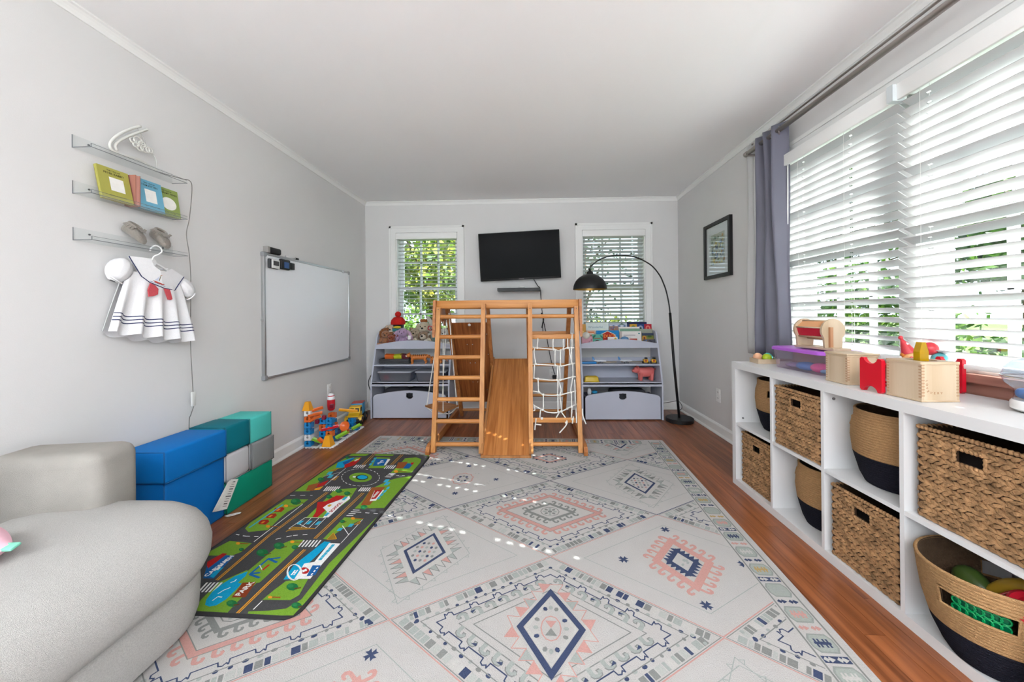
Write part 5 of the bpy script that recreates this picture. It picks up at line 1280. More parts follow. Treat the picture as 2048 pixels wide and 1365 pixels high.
# red ball track with two notched end plates
rt_ = thing('red_track', 'red plastic toy with notched end plates between the birch boxes', 'toy', (1.46, 1.475, ZK))
def notch(x):
    w = .046; h = .130; o = []
    o += [(-w, .006), (-w + .006, 0), (-w + .014, 0)] + [(.030 * cos(a), -.004 + .026 * sin(a)) for a in [radians(170 - 160 * k / 10) for k in range(11)]] + [(w - .014, 0), (w - .006, 0), (w, .006), (w, h - .006), (w - .006, h), (w - .014, h)] + [(.030 * cos(a), h + .004 - .026 * sin(a)) for a in [radians(10 + 160 * k / 10) for k in range(11)]] + [(-w + .014, h), (-w + .006, h), (-w, h - .006)]
    return MB().prism(o, x - .007, x + .007, lambda u, v, q: (q, u, v))
for x in (-.143, .150): notch(x).build('end_plate', pm('track_red', (206, 20, 42)), rt_, world=False)
for z in (.03, .10): 
    for y in (-.03, .03): MB().cyl((-.137, y, z), (.144, y, z), .005, 10).build('rail', pm('track_red', (206, 20, 42)), rt_, True, world=False)
# clown figurine on the sill
cl = thing('clown_figurine', 'small clown figurine with red hat holding two balloons behind the lettered box', 'figurine', (1.572, 1.585, ZK), radians(-40))
cl.scale = (1.4, 1.4, 1.4); TW[cl.name] = TW[cl.name] @ Matrix.Scale(1.4, 4)
cw = mat('china_white', (240, 232, 222), .3); cr = mat('china_red', (206, 62, 70), .3)
MB().lathe([(0, 0), (.030, 0), (.034, .01), (.030, .04), (.018, .062), (.012, .07), (0, .072)], 18).build('body', cw, cl, True, world=False)
MB().ell((0, 0, .086), (.019, .018, .018), 16, 10).build('head', mat('china_skin', (236, 176, 120), .35), cl, True, world=False)
MB().lathe([(.018, 0), (.017, .004), (.010, .025), (.002, .046), (0, .047)], 16, (-.004, 0, .097), R3(0, -.35, 0)).build('hat', cr, cl, True, world=False)
MB().ell((-.021, 0, .142), .006, 10, 6).build('pompom', cr, cl, True, world=False)
MB().tube([(.021 * cos(a), .021 * sin(a), .070 + .003 * sin(6 * a)) for a in [2 * pi * k / 24 for k in range(24)]], .006, 8, closed=True).build('ruff', cw, cl, True, world=False)
for sx in (-1, 1): MB().ell((sx * .014, -.004, .092), (.009, .010, .008), 10, 6).build('hair', mat('china_orange', (222, 130, 50), .4), cl, True, world=False)
MB().ell((0, -.018, .085), .004, 8, 6).build('nose', cr, cl, True, world=False)
MB().tube(catmull([(.018, 0, .06), (.034, -.01, .05), (.046, -.012, .045)], 5), .009, 10).build('arm', cw, cl, True, world=False)
MB().ell((.038, .0, .112), .019, 16, 10).build('balloon', cr, cl, True, world=False); MB().ell((.056, -.004, .084), .018, 16, 10).build('balloon', mat('china_teal', (96, 178, 186), .3), cl, True, world=False)
for x, z in ((-.02, .03), (.0, .045), (.012, .02)): MB().ell((x, -.029, z), (.006, .003, .006), 10, 6).build('dot', cr, cl, True, world=False)
# clear domed popper toy at the right edge
pt_ = thing('popper_toy', 'clear domed push toy with a chrome rim at the right edge', 'toy', (1.530, 1.150, ZK))
MB().lathe([(0, .004), (.058, .004), (.066, .010), (.066, .030), (.062, .036), (0, .036)], 36).build('base', mat('popper_white', (232, 232, 232), .25), pt_, 40, world=False)
MB().lathe([(.036, 0), (.050, 0), (.050, .004), (.036, .004)], 24).build('rubber_foot', mat('dark_rubber', (28, 28, 30), .7), pt_, 40, world=False)
MB().lathe([(.060, .036), (.058, .055), (.060, .070)], 36).build('clear_wall', clear('popper_clear', (240, 244, 248), .2), pt_, True, world=False)
MB().lathe([(.060, .070), (.078, .088), (.084, .110), (.078, .135), (.060, .155), (.030, .168), (0, .172)], 40).build('dome', clear('dome_clear', (232, 238, 246), .25, haze=.12), pt_, True, world=False)
MB().tube([(.083 * cos(a), .083 * sin(a), .108) for a in [2 * pi * k / 40 for k in range(40)]], .0035, 8, closed=True).build('chrome_rim', mat('chrome', (210, 212, 216), .08, 1.0), pt_, True, world=False)
for k, c in enumerate(((228, 176, 60), (214, 196, 164), (120, 128, 134), (200, 70, 70), (70, 120, 180))):
    a = radians(190 + 72 * k); MB().ell((.040 * cos(a), .040 * sin(a), .054), .017, 14, 8).build('bead', pm('bead_%d' % k, c), pt_, True, world=False)
for a in (200, 240): MB().ell((.03 * cos(radians(a)), .03 * sin(radians(a)), .118), .011, 14, 8).build('popping_ball', pm('bead_slate', (70, 88, 100)), pt_, True, world=False)

# ------------------------------------------------------------------ curtain rods and curtains
nick = mat('brushed_nickel', (176, 168, 163), .38, .9)
rod = thing('curtain_rod', 'brushed nickel double curtain rod above the side window', 'curtain rod', (1.56, 1.0, 2.222))
MB().tube([(1.560, -0.2, 2.222), (1.560, 2.705, 2.222)], .0150, 14).build('front_rod', nick, rod, True)
MB().cyl((1.560, 2.705, 2.222), (1.560, 2.732, 2.222), .018, 14).build('finial', nick, rod, True)
MB().tube([(1.615, -0.2, 2.302), (1.615, 2.745, 2.302)], .006, 10).build('rear_rod', nick, rod, True)
for y in (2.690, 0.9): MB().box(1.550, y - .008, 2.198, RX - .0005, y + .008, 2.207).box(1.608, y - .004, 2.207, 1.622, y + .004, 2.298).box(RX - .006, y - .014, 2.17, RX - .0005, y + .014, 2.25).build('bracket', nick, rod)
cur_m = mat('slate_satin', (104, 104, 118), .38, noise=(5, .05), bump=(300, .06), spec=.35, sheen=.2)
def curtain(name, label, ys, zt, zb, m, amp, x0, thick=.002, taper=0.0, n=8, phase=0.0, header=None):
    """ys = fold corner positions; zig-zag cloth with rounded folds"""
    t = thing(name, label, 'curtain', (x0, sum(ys) / len(ys), zb)); mb = MB(); rows = []
    N = (len(ys) - 1) * n
    for j in range(25):
        v = j / 24; z = zt + (zb - zt) * v; ring = []
        for i in range(N + 1):
            q = i / n; k = min(int(q), len(ys) - 2); f = q - k
            y = ys[k] + (ys[k + 1] - ys[k]) * f
            am = amp * (1 + .15 * sin(3 * v + k)) * (1 - .25 * v)
            x = x0 + am * cos(pi * q + phase) + .006 * sin(7 * v + 2.1 * q)
            yc = sum(ys) / len(ys); y = yc + (y - yc) * (1 + taper * v) + .006 * sin(4 * v + q)
            zz = z + (.012 * (0.5 + .5 * cos(pi * q + phase)) if j == 0 else 0)
            ring.append(Vector((x, y, zz)))
        rows.append(ring)
    mb.loft(rows, caps=False, ring_closed=False); o = mb.build('cloth', m, t, True, fixn=False)
    sd = o.modifiers.new('thick', 'SOLIDIFY'); sd.thickness = thick
    return t
cu = curtain('curtain', 'slate grey satin curtain gathered at the far end of the rod', [2.345, 2.390, 2.440, 2.485, 2.530, 2.570, 2.605], 2.262, 0.792, cur_m, .036, 1.566, taper=.16)
for y in (2.371, 2.423, 2.478): 
    MB().tube([(1.562 + .020 * cos(a) * .55, y + .014 * cos(a) * (1 if y < 2.4 else -1), 2.222 + .023 * sin(a)) for a in [2 * pi * k / 20 for k in range(20)]], .004, 8, closed=True).build('grommet', nick, cu, True)
sheer = translucent('white_sheer', (240, 240, 240), .45)
curtain('sheer_curtain', 'white sheer curtain peeking out behind the slate curtain', [2.650, 2.695, 2.740, 2.790], 2.300, 0.782, sheer, .010, 1.612, taper=.25)

# ------------------------------------------------------------------ framed picture on the right wall
pf = thing('framed_picture', 'black framed picture with a white mat on the right wall', 'picture', (RX, 3.332, 1.39))
fb = mat('frame_black', (30, 29, 31), .45)
Ya, Yb_, Za, Zb = 3.102, 3.562, 1.392, 1.892; w = .030
for (y0, y1, z0, z1) in ((Ya, Ya + w, Za, Zb), (Yb_ - w, Yb_, Za, Zb), (Ya + w, Yb_ - w, Za, Za + w), (Ya + w, Yb_ - w, Zb - w, Zb)): MB().box(RX - .028, y0, z0, RX - .001, y1, z1).build('frame_bar', fb, pf)
mb = MB(); plate_with_holes(mb, [(Ya + w, Za + w), (Yb_ - w, Za + w), (Yb_ - w, Zb - w), (Ya + w, Zb - w)], [[(Ya + .105, Za + .12), (Ya + .105, Zb - .105), (Yb_ - .105, Zb - .105), (Yb_ - .105, Za + .12)]], -.012, -.010, lambda u, v, q: (RX + q, u, v)); mb.build('mat_board', mat('mat_white', (232, 234, 234), .8), pf)
mb = MB(); rnd = random.Random(5); X_ = RX - .0085
mb.poly([(X_, Ya + .09, Za + .10), (X_, Yb_ - .09, Za + .10), (X_, Yb_ - .09, Zb - .09), (X_, Ya + .09, Zb - .09)], (196, 200, 186))
pal = [(216, 196, 110), (120, 140, 110), (96, 112, 140), (190, 150, 90), (150, 160, 170), (80, 90, 96), (222, 214, 150), (130, 150, 186)]
for k in range(60):
    yy = rnd.uniform(Ya + .11, Yb_ - .13); zz = rnd.uniform(Za + .12, Zb - .14); a = rnd.uniform(.012, .035); b = rnd.uniform(.010, .03); xx = X_ - .0001 * (k % 9 + 1)
    mb.poly([(xx, yy, zz), (xx, yy + a, zz + rnd.uniform(-.006, .006)), (xx, yy + a * rnd.uniform(.6, 1), zz + b), (xx, yy - a * .2, zz + b * rnd.uniform(.6, 1))], pal[k % 8])
mb.build('print', printmat('art_print', .5, (60, .1)), pf, fixn=False)
mb = MB(); mb.box(RX - .0165, Ya + w, Za + w, RX - .0150, Yb_ - w, Zb - w); mb.build('glazing', clear('picture_glass', (250, 252, 252), gloss=.14), pf)
# ------------------------------------------------------------------ area rug with a printed lattice of diamonds
RA = radians(2.6); RO = Vector((1.098, 3.17)); RU = Vector((-cos(RA), sin(RA))); RV = Vector((-sin(RA), -cos(RA)))
RW, RL, RT = 2.465, 3.07, 0.011
def rugp(u, v, z=0.0):
    p = RO + RU * u + RV * v; return (p.x, p.y, z)
rug = thing('area_rug', 'large pale rug with printed pink, grey and navy diamonds', 'rug', rugp(RW / 2, RL / 2))
mb = MB(); mb.loft([[Vector(rugp(a, b, z)) for a, b in rrect(0, RW, 0, RL, (.012,) * 4, 3, i)] for i, z in ((0.0, 0.0005), (0, .007), (.004, RT))])
mb.build('pile', mat('rug_pile', (184, 181, 178), .95, noise=(7, .025), bump=(420, .5), spec=.1, sheen=.15), rug, 30)
RPK, RGY, RLG, RNV, RWT, RYL = (194, 148, 140), (132, 134, 131), (160, 165, 161), (64, 74, 102), (188, 186, 182), (176, 150, 100)
rp = MB(); EPS = .00018
def rpoly(pts, col, lay=1):
    # keep the print inside the border
    dz = (len(rp.f) % 40) * 3e-6          # printed pieces never share a plane
    rp.poly([rugp(u, v, RT + EPS * lay + dz) for u, v in pts], col)
FU0, FU1, FV0, FV1 = .135, RW - .135, .115, RL - .115
def clip(pts):
    """clip a polygon to the field"""
    for ax, lim, sg in ((0, FU0, 1), (0, FU1, -1), (1, FV0, 1), (1, FV1, -1)):
        out = []
        for i in range(len(pts)):
            a, b = pts[i], pts[(i + 1) % len(pts)]
            ia, ib = (a[ax] - lim) * sg >= 0, (b[ax] - lim) * sg >= 0
            if ia: out.append(a)
            if ia != ib:
                t = (lim - a[ax]) / (b[ax] - a[ax]); out.append((a[0] + (b[0] - a[0]) * t, a[1] + (b[1] - a[1]) * t))
        pts = out
        if len(pts) < 3: return []
    return pts
def fpoly(pts, col, lay=1):
    pts = clip(list(pts))
    if len(pts) >= 3: rpoly(pts, col, lay)
def fline(pts, w, col, lay=1, closed=False):
    n = len(pts)
    for i in range(n if closed else n - 1):
        a, b = Vector(pts[i]), Vector(pts[(i + 1) % n]); d = b - a
        if d.length < 1e-6: continue
        d.normalize(); nn = Vector((-d.y, d.x)) * w / 2; a2 = a - d * w * .3; b2 = b + d * w * .3
        fpoly([a2 + nn, b2 + nn, b2 - nn, a2 - nn], col, lay)
DU, DV = .567, .375
def dia(c, s, a=DU, b=DV): return [(c[0], c[1] - b * s), (c[0] + a * s, c[1]), (c[0], c[1] + b * s), (c[0] - a * s, c[1])]
def edge_frames(pts):
    """for every edge: start, unit along, unit outward, length"""
    cx = sum(p[0] for p in pts) / len(pts); cyy = sum(p[1] for p in pts) / len(pts); r = []
    for i in range(len(pts)):
        a, b = Vector(pts[i]), Vector(pts[(i + 1) % len(pts)]); d = b - a; l = d.length; d.normalize(); n = Vector((-d.y, d.x))
        if n.dot((a + b) / 2 - Vector((cx, cyy))) < 0: n = -n
        r.append((a, d, n, l))
    return r
HOOK = [(-.1, -.05), (-.1, .62), (0.0, .85), (.30, 1.0), (.60, .92), (.72, .62), (.62, .40), (.42, .42), (.46, .60), (.36, .70), (.22, .62), (.20, .40), (.24, -.05)]
def hooks(pts, n, h, col, lay, outline=None, w=None):
    for (a, d, nn, l) in edge_frames(pts):
        for k in range(n):
            o = a + d * (l * (k + .35) / n); ww = (w or l / n * .9)
            fpoly([o + d * (x * ww) + nn * (y * h) for x, y in HOOK], col, lay)
            if outline: fline([o + d * (x * ww) + nn * (y * h) for x, y in HOOK[1:9]], .0035, outline, lay + 1)
def ring(c, s0, s1, col, lay, a=DU, b=DV):
    o, i = dia(c, s0, a, b), dia(c, s1, a, b)
    for k in range(4): fpoly([o[k], o[(k + 1) % 4], i[(k + 1) % 4], i[k]], col, lay)
def tris(pts, n, h, cols, lay, fill=True):
    for (a, d, nn, l) in edge_frames(pts):
        for k in range(n):
            p0 = a + d * (l * k / n); p1 = a + d * (l * (k + 1) / n); p2 = (p0 + p1) / 2 + nn * h
            c = cols[k % len(cols)]
            if fill: fpoly([p0, p1, p2], c, lay)
            else: fline([p0, p2, p1], .0032, c, lay)
def cross4(c, r, col, lay):
    for k in range(4):
        a = pi / 4 + k * pi / 2; d = Vector((cos(a), sin(a))); n = Vector((-d.y, d.x)); o = Vector(c)
        fpoly([o + n * r * .18, o + d * r + n * r * .45, o + d * r * .75 - n * r * .1, o - n * r * .18], col, lay); fpoly([o - n * r * .18, o + d * r - n * r * .45, o + d * r * .75 + n * r * .1, o + n * r * .18], col, lay)
def blob(c, a, b, col, lay, n=10, rot=0):
    fpoly([(c[0] + a * cos(2 * pi * k / n) * cos(rot) - b * sin(2 * pi * k / n) * sin(rot), c[1] + a * cos(2 * pi * k / n) * sin(rot) + b * sin(2 * pi * k / n) * cos(rot)) for k in range(n)], col, lay)
rr = random.Random(3)
def stepline(c, s, w, col, lay):
    for (a, d, nn, l) in edge_frames(dia(c, s)):
        pts = [a]; n = 5
        for k in range(n):
            o = a + d * (l * (k + .5) / n); q = l / n * .16
            pts += [o - d * q, o - d * q * .8 + nn * .016, o - d * q * .1 + nn * .020, o + d * q * .5 + nn * .012, o + d * q * .9 + nn * .020, o + d * q]
        pts.append(a + d * l); fline(pts, w, col, lay)
def typeA(c, kind):
    # band of blocks, row of dots, thin lines, stepped navy line
    for (a, d, nn, l) in edge_frames(dia(c, .985)):
        x = .030
        while x < l - .03:
            w = rr.choice((.012, .016, .022, .026)); g = .004; col = rr.choice((RLG, RGY, RNV, RWT, RLG, RGY, (176, 178, 174)))
            b0 = .006; b1 = .036
            if x + w < l - .03: fpoly([a + d * x - nn * b0, a + d * (x + w) - nn * b0, a + d * (x + w) - nn * b1, a + d * x - nn * b1], col, 2)
            x += w + g
        n = int(l / .036)
        for k in range(1, n):
            o = a + d * (l * k / n) - nn * (.052 + .004 * (k % 2)); blob(o, rr.uniform(.006, .010), .007, rr.choice((RNV, RGY, RLG, RLG, RNV)), 2, 8, atan2(d.y, d.x))
    fline(dia(c, .985), .0028, RGY, 3, True); fline(dia(c, .80), .0034, RGY, 3, True)
    stepline(c, .70, .0042, RNV, 3)
    if kind == 0:
        ring(c, .50, .42, RPK, 4); fline(dia(c, .50), .003, RGY, 5, True); fline(dia(c, .42), .003, RGY, 5, True); hooks(dia(c, .50), 7, .038, RPK, 4)
        ring(c, .25, .19, RGY, 4); hooks(dia(c, .25), 4, .032, RGY, 4)
        for k in range(8): blob((c[0] + .028 * cos(k * pi / 4), c[1] + .026 * sin(k * pi / 4)), .011, .008, RGY if k % 2 else RLG, 5, 8, k * pi / 4)
        blob(c, .012, .012, RGY, 6); fline([(c[0] + .05 * cos(k * pi / 5), c[1] + .045 * sin(k * pi / 5)) for k in range(10)], .004, RGY, 5, True)
    elif kind == 1:
        fline(dia(c, .56), .0036, RGY, 4, True); fline(dia(c, .47), .0036, RGY, 4, True); hooks(dia(c, .56), 7, .040, RLG, 4, RGY)
        for (a, d, nn, l) in edge_frames(dia(c, .56)):
            for k in range(7): o = a + d * (l * (k + .62) / 7) + nn * .030; fpoly([o, o + d * .022, o + d * .018 - nn * .012], RNV if k % 2 else RLG, 6)
        A, B = .118, .182
        tris(dia(c, 1, A * 1.12, B * 1.12), 5, .042, (RPK, RWT, RLG), 5); tris(dia(c, 1, A * 1.12, B * 1.12), 5, .042, (RPK,), 6, False)
        ring(c, 1.0, .80, RNV, 7, A, B); ring(c, .78, .66, RWT, 7, A, B)
        for k in range(16):
            a = 2 * pi * k / 16; blob((c[0] + .052 * cos(a), c[1] + .088 * sin(a)), .010, .008, (RLG, RNV, RWT, RGY)[k % 4], 8, 6, a)
        fline([(c[0] + .034 * cos(a), c[1] + .050 * sin(a)) for a in [2 * pi * k / 12 for k in range(12)]], .004, RPK, 8, True)
        fpoly([(c[0] - .02, c[1] - .03), (c[0] + .02, c[1] - .03), c], RPK, 8); fpoly([(c[0] - .02, c[1] + .03), (c[0] + .02, c[1] + .03), c], RGY, 8)
    else:
        fline(dia(c, .50), .0036, RGY, 4, True); hooks(dia(c, .50), 7, .036, RLG, 4, RGY)
        tris(dia(c, .22), 5, .026, (RGY, RNV, RLG), 5); ring(c, .22, .17, RPK, 6)
        for k in range(6): cross4((c[0] + .045 * cos(k * pi / 3), c[1] + .03 * sin(k * pi / 3)), .011, RNV if k % 2 else RGY, 7)
def typeB(c, kind):
    fline(dia(c, .995), .0042, RPK if kind in (0, 2) else RNV, 3, True)
    fline(dia(c, .74), .0028, RLG, 3, True)
    if kind == 0:                                      # pink hooked block with navy heart
        A, B = .130, .175; ring(c, 1, .70, RPK, 4, A, B); hooks(dia(c, 1, A, B), 5, .045, RPK, 4); tris(dia(c, .50, A, B), 5, .022, (RNV,), 6); ring(c, .52, .34, RNV, 6, A, B)
        for k in range(5): blob((c[0] + rr.uniform(-.02, .02), c[1] + rr.uniform(-.03, .03)), .010, .006, RLG, 7, 6, rr.uniform(0, 3))
        for sx, sy in ((0, -.24), (0, .24), (.25, 0), (-.25, 0)): cross4((c[0] + sx, c[1] + sy), .022, RNV, 5)
    elif kind in (1, 2):                                # navy frame with pale jagged halo
        A, B = .098, .145
        tris(dia(c, 1.3, A, B), 7, .050, (RLG, RWT, RPK if kind == 2 else RGY), 4); tris(dia(c, 1.3, A, B), 7, .050, (RGY,), 5, False); fline(dia(c, 2.1, A, B), .003, RLG, 4, True)
        for (a, d, nn, l) in edge_frames(dia(c, 2.1, A, B)):
            for k in range(6): o = a + d * (l * (k + .5) / 6); fline([o, o + nn * .016 + d * .01, o + d * .02], .0028, RLG, 4)
        ring(c, 1.3, 1.05, RWT, 5, A, B); ring(c, 1.0, .84, RNV, 6, A, B)
        for i in range(-2, 3):
            for j in range(-2, 3):
                if abs(i) + abs(j) < 4: blob((c[0] + i * .022, c[1] + j * .030), .007, .009, (RGY, RPK, RLG, RNV)[(i * 3 + j * 2) % 4], 7, 7)
    else:                                               # little flower with crosses around
        for k in range(8): blob((c[0] + .030 * cos(k * pi / 4), c[1] + .036 * sin(k * pi / 4)), .010, .012, RNV if k % 2 else RGY, 5, 7)
        fline([(c[0] + .062 * cos(a) * (1 + .12 * (k % 2)), c[1] + .076 * sin(a) * (1 + .12 * (k % 2))) for k, a in enumerate([2 * pi * k / 20 for k in range(20)])], .007, RPK, 5, True)
        for sx, sy in ((0, -.20), (0, .20), (.22, 0), (-.22, 0)): cross4((c[0] + sx, c[1] + sy), .020, RNV, 5)
        for k in range(14): blob((c[0] + rr.uniform(-.2, .2), c[1] + rr.uniform(-.12, .12)), .005, .004, RLG, 4, 6)
kA = {(.953, .45): 2, (.953, 1.20): 0, (.953, 1.95): 1, (.953, 2.70): 0, (2.087, .45): 0, (2.087, 1.20): 1, (2.087, 1.95): 0, (2.087, 2.70): 2, (-.181, .45): 1, (-.181, 1.20): 0, (-.181, 1.95): 2, (-.181, 2.70): 1}
for c, k in kA.items(): typeA(c, k)
kB = {(.386, .075): 2, (.386, .825): 1, (.386, 1.575): 0, (.386, 2.325): 2, (.386, 3.075): 1, (1.52, .075): 1, (1.52, .825): 3, (1.52, 1.575): 2, (1.52, 2.325): 0, (1.52, 3.075): 2, (2.654, .825): 1, (2.654, 1.575): 2, (2.654, 2.325): 0}
for c, k in kB.items(): typeB(c, k)
# border with medallions
def border(p0, d, n, length, flip):
    p0, d, n = Vector(p0), Vector(d), Vector(n); x = .06; k = 0
    def q(a, b): v = p0 + d * a + n * b; return (v.x, v.y)
    for b in (.034, .126):
        rpoly([q(.03, b - .003), q(length - .03, b - .003), q(length - .03, b + .003), q(.03, b + .003)], RGY, 2)
    while x < length - .10:
        L = .072
        rpoly([q(x, .052), q(x + L * .28, .040), q(x + L * .72, .040), q(x + L, .052), q(x + L, .108), q(x + L * .72, .120), q(x + L * .28, .120), q(x, .108)], (146, 152, 147), 2)
        rpoly([q(x + .006, .056), q(x + L * .3, .046), q(x + L * .7, .046), q(x + L - .006, .056), q(x + L - .006, .104), q(x + L * .7, .114), q(x + L * .3, .114), q(x + .006, .104)], (160, 166, 160), 3)
        mc = (RPK, RNV, RWT, RYL, RLG)[k % 5]
        for s in (-1, 1):
            rpoly([q(x + L / 2 - .006, .080), q(x + L / 2 + .006, .080), q(x + L / 2 + .004, .080 + s * .026), q(x + L / 2 - .004, .080 + s * .026)], mc, 4)
            for o in (.008, .019): rpoly([q(x + L / 2 - .016, .080 + s * o - .003), q(x + L / 2 + .016, .080 + s * o - .003), q(x + L / 2 + .016, .080 + s * o + .003), q(x + L / 2 - .016, .080 + s * o + .003)], mc, 4)
        x0 = x + L + .010; c2 = (RNV, RYL, RNV, RPK)[k % 4]
        if k % 3 == 1:
            rpoly([q(x0, .040), q(x0 + .024, .040), q(x0 + .024, .120), q(x0, .120)], RNV, 2); c2 = RWT
        for b in (.060, .100):
            rpoly([q(x0 + .012, b - .018), q(x0 + .022, b - .002), q(x0 + .014, b + .002), q(x0 + .022, b + .008), q(x0 + .012, b + .018), q(x0 + .002, b + .008), q(x0 + .010, b + .002), q(x0 + .002, b - .002)], c2, 4)
        x += L + .044; k += 1
border((0, 0), (0, 1), (1, 0), RL, 1); border((RW, 0), (0, 1), (-1, 0), RL, -1); border((.13, -.012), (1, 0), (0, 1), RW - .26, 1); border((.13, RL + .012), (1, 0), (0, -1), RW - .26, 1)
rp.build('print', printmat('rug_print', .95, (160, .07), (420, .5), .1), rug, fixn=False)

# ------------------------------------------------------------------ road play mat
MO = Vector((-1.428, 2.835)); MS = Vector((.99897, -.0454)); MT = Vector((-.0454, -.99897)); MW, ML = .660, 1.530
def mp_(s, t, z): p = MO + MS * s + MT * t; return (p.x, p.y, z)
mat_ = thing('play_mat', 'dark road map play mat with green town blocks on the rug', 'play mat', mp_(MW / 2, ML / 2, RT))
MZ0, MZ1 = RT + .0022, RT + .0095
mb = MB(); mb.loft([[Vector(mp_(a, b, z)) for a, b in rrect(0, MW, 0, ML, (.055,) * 4, 6, i)] for i, z in ((0, MZ0), (0, MZ1 - .0015), (.003, MZ1))])
mb.build('edge_binding', mat('mat_binding', (40, 40, 42), .9), mat_, 30)
pm_ = MB(); pm_.poly([mp_(a, b, MZ1 + .0001) for a, b in rrect(0, MW, 0, ML, (.055,) * 4, 6, .011)], (74, 74, 76))
